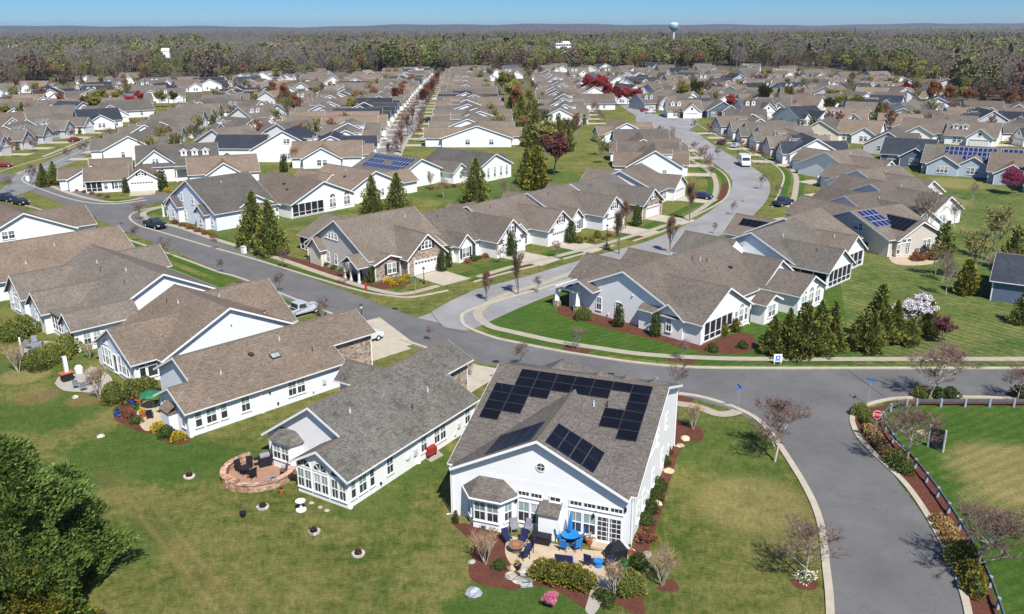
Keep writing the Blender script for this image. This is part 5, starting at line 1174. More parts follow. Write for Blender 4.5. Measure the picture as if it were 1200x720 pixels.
for k, (px, py, sc) in enumerate([(771, 573, 1.05), (768, 586, 1.0), (761, 600, 1.05), (756, 614, 0.95), (748, 664, 1.0), (776, 545, 0.95), (780, 532, 0.8)]): shrub('round', px, py, sc, 'rounded green shrub beside the tall side wall, %s' % ['third nearest of the row', 'by the pale boulder', 'second nearest', 'nearest the corner of the side wall', 'at the patio corner beyond the grill', 'farther up the side bed', 'farthest up the side bed'][k], 'shrubs by the side wall')
for k in range(5): shrub('hedge', 634 + 13 * k, 676 + 3.0 * k, [1.0, 1.1, 1.05, 1.1, 0.95][k], 'yellow-green leafy shrub in the hedge below the patio, %s from the left' % ORD[k], 'hedge below the patio')
shrub('big', 737, 692, 0.75, 'dark leafy shrub right of the patio corner'); shrub('big', 136, 470, 1.0, 'large rounded evergreen shrub by the arched-window house'); shrub('red', 757, 632, 1.3, 'brownish twiggy shrub by the side wall')
for k, (px, py, sc, kd) in enumerate([(157, 468, 1.05, 'big'), (172, 464, 1.0, 'big'), (45, 432, 1.1, 'big'), (62, 425, 1.1, 'big'), (80, 415, 1.15, 'big'), (14, 398, 1.2, 'big'), (28, 392, 1.2, 'big')]): shrub(kd, px, py, sc, 'broad shrub, ' + ['left one in the brown hedge by the skylight house patio', 'right one in the brown hedge by the skylight house patio', 'left one of the long hedge by the screened porch', 'middle one of the long hedge by the screened porch', 'right one of the long hedge by the screened porch', 'far left one by the wide house', 'second far left one by the wide house'][k])
for k, (px, py, kd, sc, l) in enumerate([(534, 614, 'yewlet', 1, ''), (568, 618, 'small', 1.0, 'low green shrub under the bay window'), (580, 620, 'small', 1.0, 'low green shrub right of the bay window'), (585, 666, 'round', 0.7, 'dark low shrub beside the left crape myrtle'), (710, 704, 'small', 1.5, 'bright low shrub at the foot of the right crape myrtle'), (703, 700, 'small', 1.2, 'low shrub left of the right crape myrtle'), (728, 698, 'small', 1.1, 'low shrub right of the right crape myrtle'), (712, 711, 'small', 1.0, 'low shrub lowest in the right mulch bed'),
    (186, 505, 'gold', 1.0, 'yellow shrub by the small lean-to of the skylight house'), (209, 516, 'gold', 1.0, 'yellow shrub at the rear corner of the skylight house'), (196, 512, 'round', 1.1, 'green shrub between the two yellow shrubs'), (150, 488, 'red', 1.2, 'rust-brown shrub in the small patio bed'), (160, 496, 'round', 0.8, 'green shrub in the small patio bed'),
    (455, 331, 'gold', 0.9, 'yellow flowering shrub before the stone front, left one'), (462, 335, 'gold', 0.8, 'yellow flowering shrub before the stone front, lower one'), (472, 332, 'gold', 0.9, 'yellow flowering shrub before the stone front, right one'), (478, 326, 'gold', 0.7, 'yellow flowering shrub before the stone front, rearmost one'), (970, 330, 'gold', 1.5, 'yellow shrub beside the white-posted screened porch'), (196, 226, 'gold', 1.3, 'yellow-green shrub by the driveway before the white dormers'),
    (683, 374, 'big', 0.8, 'rounded evergreen by the front porch of the white corner house'), (815, 398, 'red', 1.8, 'reddish shrub at the screened porch corner'), (845, 392, 'hedge', 1.3, 'light green shrub along the screened porch'), (860, 388, 'hedge', 1.2, 'light green shrub farther along the screened porch'), (835, 412, 'round', 1.0, 'low shrub in the mulch by the pavement'), (870, 408, 'round', 0.9, 'low shrub in the mulch near the sidewalk sign'),
    (1008, 487, 'big', 0.62, 'dark green shrub in the bed at the stop sign'), (1018, 497, 'big', 0.55, 'dark green shrub beside the stop sign pole'), (1080, 467, 'big', 0.62, 'low dark shrub under the spreading red-twigged tree'), (1100, 467, 'round', 1.2, 'low rounded shrub right of the spreading tree, left of two'), (1113, 467, 'round', 1.2, 'low rounded shrub right of the spreading tree, right of two'), (1050, 545, 'big', 0.7, 'dark shrub in the curved bed below the stop sign'), (1058, 553, 'round', 1.2, 'green shrub in the curved bed, lower down'),
    (1128, 662, 'big', 0.85, 'dark shrub under the lower right tree'), (1136, 680, 'hedge', 1.1, 'green shrub below the lower right tree'), (1141, 695, 'hedge', 1.1, 'green shrub lowest in the fence bed'), (944, 678, 'white', 1.3, 'clump of white flowers round the tree by the near road'), (1195, 466, 'round', 1.3, 'low shrub at the fence by the right edge')]):
    if kd != 'yewlet': shrub(kd, px, py, sc, l)
tree(yew, 534, 613, 598, 'tiny pointed conifer at the left corner of the solar-panelled house', 'shrub')
for k in range(8): shrub('dry', 1098 + 2.6 * k + (k % 2) * 7, 612 + 4.6 * k, 1.0, 'straw-coloured grass clump in the fence bed, %s from the top' % ORD[k], 'ornamental grass clumps')
for k in range(4): shrub('dry', 1018 + 6 * k, 506 + 8 * k, 1.1, 'straw-coloured grass clump under the stop sign, %s from the top' % ORD[k], 'ornamental grass clumps')
# foundation planting along the corner houses
for k in range(7): shrub('small', 372 + 9.5 * k, 308 + 3.6 * k, 1.3, 'low foundation shrub along the cream corner house, %s from the left' % ORD[k], 'foundation shrubs')
for k in range(6): shrub('red', 205 + 9 * k, 262 + 3.2 * k, 1.2, 'reddish low shrub along the pale grey house, %s from the left' % ORD[k], 'reddish foundation shrubs')
for k in range(5): shrub('red', 90 + 9 * k, 224 + 2 * k, 1.0, 'reddish low shrub before the stepped tan-roofed house, %s from the left' % ORD[k], 'reddish foundation shrubs')
for k in range(6): shrub(['red', 'round', 'small'][k % 3], 548 + 7 * k, 308 - 2.2 * k, 1.0, 'low shrub before the first white garage house, %s from the left' % ORD[k])
for k in range(7): shrub(['red', 'hedge', 'small'][k % 3], 672 + 7 * k, 283 + (k % 2) * 3 - k, 1.0, 'low shrub in the bed before the pale blue house, %s from the left' % ORD[k])
for k in range(7): shrub(['red', 'dry', 'red'][k % 3], 505 + 9 * k, 222 - 0.8 * k, 1.2, 'twiggy low shrub behind the grey-roofed white house, %s from the left' % ORD[k])
# ------------------------------------------------------------------ rocks
def rock(px, py, r, mat, label, flat=0.6, seed=0):
    rng = random.Random(seed + int(px)); mb = MB(); n = 9
    prof = [(0.9, 0.0), (1.0, 0.3), (0.75, 0.7), (0.35, 0.95)]
    vs = [(r * k * (1 + rng.uniform(-.16, .16)) * math.cos(2 * math.pi * j / n), r * k * (1 + rng.uniform(-.16, .16)) * math.sin(2 * math.pi * j / n), r * flat * (z + rng.uniform(-.05, .05) * (z > 0))) for k, z in prof for j in range(n)]
    mb.add(vs, [(i * n + j, i * n + (j + 1) % n, (i + 1) * n + (j + 1) % n, (i + 1) * n + j) for i in range(3) for j in range(n)] + [tuple(27 + j for j in range(n))])
    x, y = G(px, py); o = mb.build('boulder', mat, None, False, (x, y, 0)); tag(o, label, 'rock'); return o
stone_mat('rock_grey', (0.30, 0.32, 0.36), 0.9); stone_mat('rock_tan', (0.46, 0.36, 0.24), 0.9)
rock(555, 696, 0.62, 'rock_grey', 'flat grey boulder on the lawn left below the patio')
for px, py, r, l in [(784, 553, 0.5, 'tan boulder high in the side bed'), (769, 591, 0.5, 'tan boulder midway along the side bed'), (803, 515, 0.5, 'tan boulder under the bare shrub'), (797, 523, 0.4, 'smaller tan boulder under the bare shrub'), (758, 651, 0.42, 'whitish boulder at the patio corner'), (590, 621, 0.4, 'tan boulder right of the bay window'), (600, 667, 0.38, 'tan boulder left of the stepping stones'), (598, 676, 0.45, 'white boulder left of the stepping stones'), (607, 681, 0.4, 'whitish boulder nearest the stepping stones'), (612, 670, 0.33, 'small pale boulder above the stepping stones'), (553, 659, 0.28, 'round white stone in the left mulch bed'), (118, 520 - 8, 0.4, 'small pale rock on the left lawn'), (88, 466, 0.35, 'flat pale rock near the pebbled patio')]: rock(px, py, r, 'rock_tan' if 'tan' in l else 'rock', l)
for k in range(4):
    x, y = G(617, 667 + 6.5 * k); mb = MB(); mb.box((0, 0, 0.03), (0.85, 0.42, 0.09), 0, R(-8 + 5 * k)); o = mb.build('stepping_stone', 'rock_grey', None, False, (x, y, 0.0)); tag(o, 'grey stepping stone in the mulch below the patio, %s from the top' % ORD[k], 'stone', 'stepping stones')
for k in range(5):
    x, y = G(704 - 3.2 * k + (k % 2) * 3, 684 + 8 * k); mb = MB()
rock(1080, 508, 0.5, 'rock_tan', 'pale stone left of the dark notice board inside the fence')
# ------------------------------------------------------------------ vehicles
CP = {}
def car_proto(kind, paint):
    k = (kind, paint)
    if k in CP: return CP[k]
    name = {'pickup': 'pickup_truck', 'suv': 'parked_car', 'sedan': 'parked_car', 'bus': 'shuttle_bus'}[kind]
    r = thing(name, (0, -520, 0)); L, Wd = {'pickup': (5.6, 2.0), 'suv': (4.7, 1.9), 'sedan': (4.6, 1.82), 'bus': (7.2, 2.4)}[kind]
    prof = {'pickup': [(-2.8, .45), (-2.8, 1.12), (-0.95, 1.16), (-0.85, 1.84), (0.55, 1.88), (1.25, 1.22), (2.65, 1.1), (2.8, .85), (2.8, .42)],
            'suv': [(-2.35, .42), (-2.35, 1.15), (-2.1, 1.68), (0.4, 1.72), (1.15, 1.15), (2.15, 1.0), (2.35, .8), (2.35, .4)],
            'sedan': [(-2.3, .4), (-2.3, .95), (-1.65, 1.02), (-0.95, 1.44), (0.4, 1.46), (1.15, 1.0), (2.1, .88), (2.3, .7), (2.3, .38)],
            'bus': [(-3.6, .45), (-3.6, 2.75), (-3.4, 2.9), (2.0, 2.9), (2.2, 2.5), (2.5, 1.5), (3.45, 1.25), (3.6, .9), (3.6, .42)]}[kind]
    mb = MB(); tap = lambda z: 1.0 if z < 1.18 or kind == 'bus' else 0.86
    n = len(prof)
    vs = [(x, -Wd / 2 * tap(z), z) for x, z in prof] + [(x, Wd / 2 * tap(z), z) for x, z in prof]
    mb.add(vs, [(i, (i + 1) % n, n + (i + 1) % n, n + i) for i in range(n)] + [tuple(range(n - 1, -1, -1)), tuple(range(n, 2 * n))])
    body = mb.build('body', paint, r)
    bv = body.modifiers.new('bevel', 'BEVEL'); bv.width = 0.07; bv.segments = 2
    wz = {'pickup': [(-0.8, .35, 1.25, 1.72)], 'suv': [(-2.0, -0.75, 1.2, 1.58), (-0.68, 0.5, 1.2, 1.58)], 'sedan': [(-1.2, -0.3, 1.04, 1.36), (-0.24, 0.7, 1.04, 1.36)], 'bus': [(-3.2, -1.9, 1.6, 2.4), (-1.8, -0.5, 1.6, 2.4), (-0.4, 0.9, 1.6, 2.4), (1.0, 2.0, 1.5, 2.4)]}[kind]
    for x0, x1, z0, z1 in wz:
        w = MB(); k0 = 0.985 if kind == 'bus' else 0.97
        for s in (-1, 1):
            y0, y1 = s * (Wd / 2 * (1 if kind == 'bus' else 0.985) + 0.012), s * (Wd / 2 * (1 if kind == 'bus' else 0.865) + 0.012)
            w.add([(x0, y0, z0), (x1, y0, z0), (x1 - 0.15, y1, z1), (x0 + 0.1, y1, z1)], [(0, 1, 2, 3)])
        w.build('side_window', 'glass_dark', r)
    fx = {'pickup': ((0.58, 1.84), (1.22, 1.24)), 'suv': ((0.43, 1.68), (1.12, 1.18)), 'sedan': ((0.43, 1.42), (1.12, 1.02)), 'bus': ((2.2, 2.45), (2.48, 1.55))}[kind]
    w = MB(); (xa, za), (xb, zb) = fx; nx, nz = (za - zb), (xb - xa); l_ = math.hypot(nx, nz); nx, nz = nx / l_ * 0.02, nz / l_ * 0.02; hw = Wd / 2 * 0.8
    w.add([(xa + nx, -hw, za + nz), (xa + nx, hw, za + nz), (xb + nx, hw * 1.1, zb + nz), (xb + nx, -hw * 1.1, zb + nz)], [(0, 1, 2, 3)]); w.build('windscreen', 'glass_dark', r)
    if kind != 'bus':
        rx = {'pickup': ((-0.99, 1.2), (-0.88, 1.75)), 'suv': ((-2.36, 1.2), (-2.14, 1.6)), 'sedan': ((-1.62, 1.06), (-1.0, 1.4))}[kind]
        w = MB(); (xa, za), (xb, zb) = rx; w.add([(xa - 0.02, -hw, za), (xa - 0.02, hw, za), (xb - 0.02, hw * 0.95, zb), (xb - 0.02, -hw * 0.95, zb)], [(0, 1, 2, 3)]); w.build('rear_window', 'glass_dark', r)
    if kind == 'pickup': w = MB(); w.box((-1.9, 0, 1.152), (1.55, 1.6, 0.02)); w.build('cargo_bed', 'vent_black', r)
    wr = 0.36 if kind != 'bus' else 0.42
    for sx in (-0.31 * L, 0.31 * L):
        for sy in (-1, 1):
            t = MB(); t.lathe((0, 0, 0), [(wr * 0.6, -0.12), (wr, -0.1), (wr, 0.1), (wr * 0.6, 0.12)], 16); o = t.build('wheel', 'tyre', r, True, (sx, sy * (Wd / 2 - 0.08), wr)); o.rotation_euler = (R(90), 0, 0)
            t = MB(); t.lathe((0, 0, 0), [(wr * 0.55, -0.125), (wr * 0.58, 0.0), (wr * 0.55, 0.125)], 12); t.build('rim', 'vent_metal', o)
    for sy in (-1, 1):
        t = MB(); t.box((L / 2 - 0.02, sy * Wd * 0.36, 0.8 if kind != 'bus' else 1.0), (0.1, 0.35, 0.16)); t.build('headlight', 'lamp_glass', r)
        t = MB(); t.box((-L / 2 + 0.01, sy * Wd * 0.42, 0.95), (0.08, 0.18, 0.28)); t.build('tail_light', 'tail_red', r)
    CP[k] = r
    return r
plain('tyre', (0.02, 0.02, 0.02), 0.8); plain('lamp_glass', (0.7, 0.72, 0.72), 0.15, 0.6); plain('tail_red', (0.3, 0.02, 0.02), 0.3)
plain('paint_black', (0.012, 0.014, 0.018), 0.2, 0.6); plain('paint_white', (0.6, 0.61, 0.62), 0.25, 0.5); plain('paint_red', (0.22, 0.015, 0.025), 0.25, 0.5); plain('paint_blue', (0.012, 0.028, 0.07), 0.25, 0.5); plain('paint_silver', (0.4, 0.42, 0.45), 0.3, 0.5); plain('paint_maroon', (0.10, 0.03, 0.05), 0.3, 0.5)
def car(kind, paint, px, py, yaw, label, cat=None, group=None):
    x, y = G(px, py); return place(car_proto(kind, paint), (x, y, 0.02), R(yaw), 1.0, label, cat or {'pickup': 'truck', 'suv': 'car', 'sedan': 'car', 'bus': 'bus'}[kind], group)
car('pickup', 'paint_black', 182, 267, -40, 'black pickup parked at the kerb beside the pale grey house')
car('pickup', 'paint_silver', 353, 369, 46, 'silver pickup on the driveway beyond the big pale gable')
car('suv', 'paint_white', 427, 401, 46, 'white car on the driveway behind the skylight house')
car('bus', 'paint_white', 872, 194, -95, 'white shuttle bus parked where the pale street bends')
car('pickup', 'paint_black', 8, 236, -30, 'black truck on the road at the left edge'); car('sedan', 'paint_black', 24, 240, -30, 'black car behind the tan roof at the left edge')
car('sedan', 'paint_red', 4, 196, 20, 'dark red car at the far left kerb'); car('sedan', 'paint_red', 88, 166, 60, 'dark red car on a driveway on the far left side street')
car('pickup', 'paint_blue', 917, 241, 40, 'dark blue pickup on a driveway off the street bend'); car('sedan', 'paint_blue', 823, 233, -35, 'dark blue car on the driveway inside the street bend')
car('sedan', 'paint_silver', 862, 173, 50, 'silver car on a driveway above the shuttle bus'); car('sedan', 'paint_maroon', 846, 169, 50, 'maroon car on a driveway left of the silver one')
for k, (kd, pa, px, py, l) in enumerate([('sedan', 'paint_white', 446, 165, 'white car on a driveway left of the straight street, nearest'), ('sedan', 'paint_white', 428, 160, 'white car beside the garden left of the straight street'), ('suv', 'paint_silver', 497, 166, 'silver car right of the straight street, nearest'), ('pickup', 'paint_blue', 503, 143, 'dark blue pickup right of the straight street'), ('suv', 'paint_white', 512, 118, 'large white van right of the straight street'), ('sedan', 'paint_white', 450, 144, 'white car farther up left of the straight street'), ('sedan', 'paint_silver', 458, 132, 'silver car far up left of the straight street')]):
    car(kd, pa, px, py, -8 if k < 2 else 172, l)
car('sedan', 'paint_white', 762, 133, 30, 'white car at the far court'); car('sedan', 'paint_red', 756, 131, 30, 'dark red car beside the white one at the far court'); car('pickup', 'paint_white', 1085, 230, 20, 'white truck tucked beside the brown roofs on the mown lawn'); car('suv', 'paint_white', 1160, 164, 30, 'white car before the far shade-tinted garages'); car('sedan', 'paint_black', 735, 195 - 3, 10, 'black car behind the houses at the garden strip')
# ------------------------------------------------------------------ street furniture
def lamp_post(px, py, h, label):
    x, y = G(px, py); r = thing('street_lamp', (x, y), 0, label, 'street lamp')
    m = MB(); m.lathe((0, 0, 0), [(0.16, 0), (0.16, 0.35), (0.07, 0.5), (0.055, h - 0.6)], 8); m.build('pole', 'black_metal', r)
    m = MB(); m.lathe((0, 0, h - 0.6), [(0.1, 0), (0.2, 0.42), (0.17, 0.44)], 8); m.build('lantern', 'lamp_glass', r); m = MB(); m.lathe((0, 0, h - 0.16), [(0.26, 0), (0.1, 0.14), (0.02, 0.24)], 8); m.build('cap', 'black_metal', r)
lamp_post(425, 392, 4.0, 'black street lamp by the white car driveway'); lamp_post(711, 287, 3.6, 'black street lamp before the pale blue house'); lamp_post(864, 187, 3.4, 'black street lamp left of the shuttle bus'); lamp_post(497, 333, 2.6, 'black lamp post at the stone garage driveway')
def post_sign(px, py, h, label, blades=2, col='sign_blue', yaw=0):
    x, y = G(px, py); r = thing('street_sign', (x, y), R(yaw), label, 'sign'); m = MB(); m.tube([(0, 0, 0), (0, 0, h)], 0.035, 6); m.build('post', 'grey_metal', r)
    for k in range(blades): m = MB(); m.box((0, 0, 0), (0.85, 0.03, 0.2)); m.box((0, 0, 0), (0.79, 0.034, 0.02)) if False else None; o = m.build('blade', col, r, False, (0, 0, h - 0.12 - 0.0 * k + 0.24 * k)); o.rotation_euler = (0, 0, R(90 * k))
plain('sign_blue', (0.05, 0.16, 0.50), 0.4); plain('sign_red', (0.5, 0.015, 0.03), 0.4); plain('sign_teal', (0.02, 0.16, 0.16), 0.4)
post_sign(864, 482, 2.6, 'blue street name sign on the corner right of the solar-panelled house', 2, yaw=12); post_sign(1017, 474, 2.6, 'blue street name sign at the curved bed corner', 2, yaw=50); post_sign(487, 343, 2.2, 'teal street sign at the stone-front corner', 2, 'sign_teal', 30)
# stop sign
x, y = G(1024, 518); r = thing('stop_sign', (x, y), R(-12), 'red octagonal stop sign in the curved bed', 'sign')
m = MB(); m.tube([(0, 0.03, 0), (0, 0.03, 2.9)], 0.04, 6); m.build('post', 'grey_metal', r)
oct_ = [(0.40 * math.cos(R(22.5 + 45 * i)), 0.40 * math.sin(R(22.5 + 45 * i))) for i in range(8)]
m = MB(); m.prism([(a * 1.08, b * 1.08) for a, b in oct_], lambda a, t, z: (t, a, z), -0.02, 0.02, 1); m.prism(oct_, lambda a, t, z: (t, a, z), -0.026, -0.018, 0); pl = m.build('plate', ['sign_red', 'trim_white'], r, False, (0, 0, 2.75))
cu = bpy.data.curves.new('lettering', 'FONT'); cu.body = 'STOP'; cu.size = 0.33; cu.align_x = 'CENTER'; cu.align_y = 'CENTER'; cu.extrude = 0.004; cu.materials.append(MATS['trim_white']); to = bpy.data.objects.new('lettering', cu); COL.objects.link(to)
bpy.context.view_layer.update(); dg = bpy.context.evaluated_depsgraph_get(); tm = bpy.data.meshes.new_from_object(to.evaluated_get(dg)); bpy.data.objects.remove(to)
to = put('lettering', tm, pl, (0, -0.032, 0.0)); to.rotation_euler = (R(90), 0, 0)
# white sign on the pavement, signboard far left, utility box, hydrant, dark board
x, y = G(911, 427); r = thing('yard_sign', (x, y), R(0), 'white yard sign with blue emblem on the verge by the hedge', 'sign')
m = MB(); m.box((0, 0, 0.75), (0.95, 0.06, 0.95)); m.build('board', 'trim_white', r); m = MB(); m.box((0, -0.036, 0.8), (0.5, 0.012, 0.5)); m.box((0, -0.044, 0.8), (0.22, 0.01, 0.22), 1); m.box((0, -0.036, 0.42), (0.66, 0.012, 0.1)); m.build('emblem', ['sign_blue', 'trim_white'], r)
for sx in (-0.38, 0.38): m = MB(); m.box((sx, 0, 0.14), (0.06, 0.05, 0.3)); m.build('leg', 'trim_white', r)
x, y = G(33, 214); r = thing('yard_sign', (x, y), R(-20), 'white sign board on the corner far left', 'sign'); m = MB(); m.box((0, 0, 1.0), (1.1, 0.1, 1.3)); m.build('board', 'trim_white', r); m = MB(); m.box((0, 0, 0.2), (0.2, 0.08, 0.5)); m.build('post', 'trim_white', r)
x, y = G(286, 297); r = thing('utility_cabinet', (x, y), R(-40), 'white utility cabinet on the verge below the evergreens', 'cabinet'); m = MB(); m.box((0, 0, 0.6), (0.8, 0.6, 1.15)); m.build('case', 'trim_white', r); m = MB(); m.box((0, 0, 1.2), (0.9, 0.7, 0.08)); m.build('lid', 'vent_metal', r)
x, y = G(429, 339); r = thing('fire_hydrant', (x, y), 0, 'red fire hydrant at the pavement by the stone-front corner', 'hydrant'); m = MB(); m.lathe((0, 0, 0), [(0.2, 0), (0.2, 0.06), (0.13, 0.08), (0.13, 0.6), (0.16, 0.62), (0.1, 0.78), (0.03, 0.84)], 10); m.build('barrel', 'sign_red', r)
for s in (-1, 1): m = MB(); m.tube([(s * 0.1, 0, 0.45), (s * 0.24, 0, 0.45)], 0.07, 8); m.build('nozzle', 'sign_red', r)
x, y = G(1096, 527); r = thing('notice_board', (x, y), R(-52), 'dark notice board with pale posts standing on the lawn inside the fence', 'sign'); m = MB(); m.box((0, 0, 1.15), (1.3, 0.07, 1.9)); m.build('panel', 'shutter_black', r)
for s in (-1, 1): m = MB(); m.box((s * 0.7, 0, 1.1), (0.12, 0.12, 2.2)); m.build('post', 'vent_metal', r)
# post and rail fence round the right-hand lawn
def rail_fence(px, label, step=2.45, hh=0.85, solid=False):
    L = gl(px, 12); r = thing('rail_fence', (L[0].x, L[0].y), 0, label, 'fence'); d = 0.0; pts = [L[0]]; o = Vector((L[0].x, L[0].y))
    for i in range(1, len(L)):
        seg = L[i] - L[i - 1]; ln = seg.length; q = step - d
        while q <= ln: pts.append(L[i - 1] + seg * (q / ln)); q += step
        d = (d + ln) % step
    for p in pts: m = MB(); m.box((p.x - o.x, p.y - o.y, hh * 0.53), (0.2, 0.2, hh * 1.06)); m.build('post', 'fence_pale', r)
    m = MB()
    for a, b in zip(pts, pts[1:]):
        c = (a + b) / 2 - o; dd = b - a; m.box((c.x, c.y, 0.84 * hh), (dd.length - 0.03, 0.10, 0.30 * hh), 0, math.atan2(dd.y, dd.x))
    m.build('rail', 'fence_blue', r)
    return r
plain('fence_pale', (0.27, 0.31, 0.36), 0.6); plain('fence_blue', (0.085, 0.10, 0.13), 0.8)
rail_fence([(1330, 477), (1200, 477), (1120, 477), (1065, 477)], 'straight grey rail fence along the road at right')
rail_fence([(1062, 477), (1045, 482), (1034, 492), (1037, 505), (1052, 527), (1075, 552), (1105, 592), (1135, 640), (1160, 690), (1180, 750)], 'curved grey rail fence sweeping down past the stop sign bed')

for k, (px, py, l) in enumerate([(716, 439, 'beyond the ridge of the solar-panelled house'), (581, 424, 'where the two streets meet'), (463, 362, 'before the stone-front corner house'), (142, 262, 'left of the black pickup'), (870, 236, 'at the bend of the pale street')]):
    x, y = G(px, py); m = MB(); m.lathe((0, 0, 0), [(0.42, 0.0), (0.42, 0.006), (0.36, 0.009), (0.35, 0.006)], 20); o = m.build('manhole_cover', 'black_metal', None, False, (x, y, 0.024)); tag(o, 'dark round manhole cover in the road ' + l, 'manhole cover')
# ------------------------------------------------------------------ garden furniture
plain('cushion_navy', (0.018, 0.022, 0.085), 0.8); plain('plastic_blue', (0.012, 0.19, 0.52), 0.45, 0.4); plain('cover_black', (0.014, 0.015, 0.02), 0.6); plain('wicker', (0.17, 0.12, 0.09), 0.8); plain('plastic_green', (0.02, 0.14, 0.06), 0.5); plain('terracotta', (0.38, 0.12, 0.05), 0.8); plain('plastic_red', (0.26, 0.03, 0.028), 0.6); plain('cover_grey', (0.22, 0.22, 0.26), 0.7); plain('glazed_blue', (0.02, 0.07, 0.35), 0.25, 0.6); plain('soil', (0.05, 0.03, 0.02), 0.95)
CH_ = {}
def chair_proto(seat, frame):
    if (seat, frame) in CH_: return CH_[(seat, frame)]
    r = thing('garden_chair', (0, -530, 0))
    m = MB(); m.box((0, 0, 0.43), (0.56, 0.54, 0.1)); m.build('seat', seat, r)
    m = MB(); m.box((0, 0.27, 0.76), (0.54, 0.09, 0.62), 0, 0, R(-12)); m.build('backrest', seat, r)
    for s in (-1, 1):
        m = MB(); m.tube([(s * 0.3, -0.24, 0.0), (s * 0.3, -0.24, 0.62), (s * 0.3, 0.24, 0.62)], 0.025, 5); m.build('armrest', frame, r)
        m = MB(); m.tube([(s * 0.27, 0.26, 0.0), (s * 0.27, 0.24, 0.45), (s * 0.27, 0.36, 1.08)], 0.025, 5); m.build('leg', frame, r)
    CH_[(seat, frame)] = r; return r
def chair(px, py, face, label, seat='cushion_navy', frame='black_metal', group=None, z=0.025):
    """face: photograph point it looks at"""
    x, y = G(px, py); fx, fy = G(*face); return place(chair_proto(seat, frame), (x, y, z), math.atan2(fy - y, fx - x) + math.pi / 2, 1.0, label, 'chair', group)
gk = 'navy cushioned patio chairs'
fp = (605, 646)
for px, py, l in [(594, 636, 'upper left of the fire table'), (613, 637, 'upper right of the fire table'), (621, 646, 'right of the fire table'), (615, 655, 'lower right of the fire table')]: chair(px, py, fp, 'navy cushioned chair ' + l, group=gk)
chair(690, 663, (700, 650), 'navy cushioned chair left of the small blue side table', group=gk); chair(713, 664, (703, 650), 'navy cushioned chair right of the small blue side table', group=gk)
tb = (668, 636)
for px, py, l in [(656, 634, 'left'), (661, 645, 'lower left'), (676, 645, 'lower right'), (679, 633, 'right')]: chair(px, py, tb, 'dark framed chair at the blue table, ' + l, 'plastic_blue', 'black_metal', 'chairs at the blue table')
for px, py, l in [(603, 624, 'left one'), (619, 625, 'right one')]: chair(px, py, (610, 640), 'pale grey chair by the double windows, ' + l, 'cover_grey', 'grey_metal', 'pale chairs by the wall')
x, y = G(*fp); r = thing('fire_table', (x, y, 0.022), 0, 'round brown fire table among the navy chairs', 'table'); m = MB(); m.lathe((0, 0, 0), [(0.42, 0), (0.4, 0.45), (0.62, 0.5), (0.62, 0.56)], 16); m.build('base', 'wicker', r); m = MB(); m.lathe((0, 0, 0.56), [(0.3, 0.0), (0.3, 0.04), (0.1, 0.06)], 14); m.build('burner', 'terracotta', r)
x, y = G(*tb); r = thing('round_table', (x, y, 0.022), 0, 'round bright blue table under the closed blue parasol', 'table'); m = MB(); m.lathe((0, 0, 0.68), [(0.66, 0.0), (0.68, 0.02), (0.68, 0.05), (0.64, 0.06)], 24); m.build('tabletop', 'plastic_blue', r); m = MB(); m.lathe((0, 0, 0), [(0.38, 0), (0.34, 0.06), (0.08, 0.12), (0.07, 0.68)], 12); m.build('pedestal', 'cushion_navy', r)
r = thing('parasol', (x, y, 0.022), 0, 'closed bright blue parasol standing through the blue table', 'parasol'); m = MB(); m.tube([(0, 0, 0.0), (0, 0, 2.5)], 0.025, 6); m.build('pole', 'grey_metal', r); m = MB(); m.lathe((0, 0, 1.1), [(0.2, 0), (0.17, 0.3), (0.12, 0.9), (0.05, 1.35), (0.02, 1.5)], 10); m.build('canopy', 'plastic_blue', r)
x, y = G(634, 636); r = thing('storage_box', (x, y, 0.022), R(-20), 'black lidded storage box against the lean-to closet', 'box'); m = MB(); m.box((0, 0, 0.3), (1.45, 0.65, 0.6)); m.build('case', 'cover_black', r); m = MB(); m.box((0, 0, 0.635), (1.5, 0.7, 0.07)); m.build('lid', 'cover_black', r)
x, y = G(722, 655); r = thing('covered_grill', (x, y, 0.022), R(20), 'grill under a black cover at the patio corner', 'grill'); m = MB(); m.add([(-.7, -.4, 0), (.7, -.4, 0), (.7, .4, 0), (-.7, .4, 0), (-.72, -.38, .85), (.72, -.38, .85), (.72, .38, .85), (-.72, .38, .85), (-.4, -.22, 1.3), (.4, -.22, 1.3), (.4, .25, 1.3), (-.4, .25, 1.3)], [(0, 1, 5, 4), (1, 2, 6, 5), (2, 3, 7, 6), (3, 0, 4, 7), (4, 5, 9, 8), (5, 6, 10, 9), (6, 7, 11, 10), (7, 4, 8, 11), (8, 9, 10, 11)]); o = m.build('cover', 'cover_black', r)
m = MB(); m.box((0.85, 0, 0.78), (0.3, 0.5, 0.04)); m.build('side_shelf', 'vent_metal', r)
x, y = G(701, 664); r = thing('side_table', (x, y, 0.022), 0, 'small round blue side table between two navy chairs', 'table'); m = MB(); m.lathe((0, 0, 0), [(0.3, 0), (0.28, 0.4), (0.36, 0.44), (0.36, 0.48)], 16); m.build('tabletop', 'plastic_blue', r)
x, y = G(661, 662); r = thing('patio_bench', (x, y, 0.022), R(-12), 'blue cushioned bench behind the hedge', 'bench'); m = MB(); m.box((0, 0, 0.42), (1.3, 0.5, 0.1)); m.build('seat', 'plastic_blue', r)
m = MB(); m.box((0, -0.26, 0.7), (1.3, 0.08, 0.5)); m.build('backrest', 'cushion_navy', r)
for s in (-1, 1): m = MB(); m.box((s * 0.6, 0, 0.2), (0.06, 0.46, 0.4)); m.build('leg', 'black_metal', r)
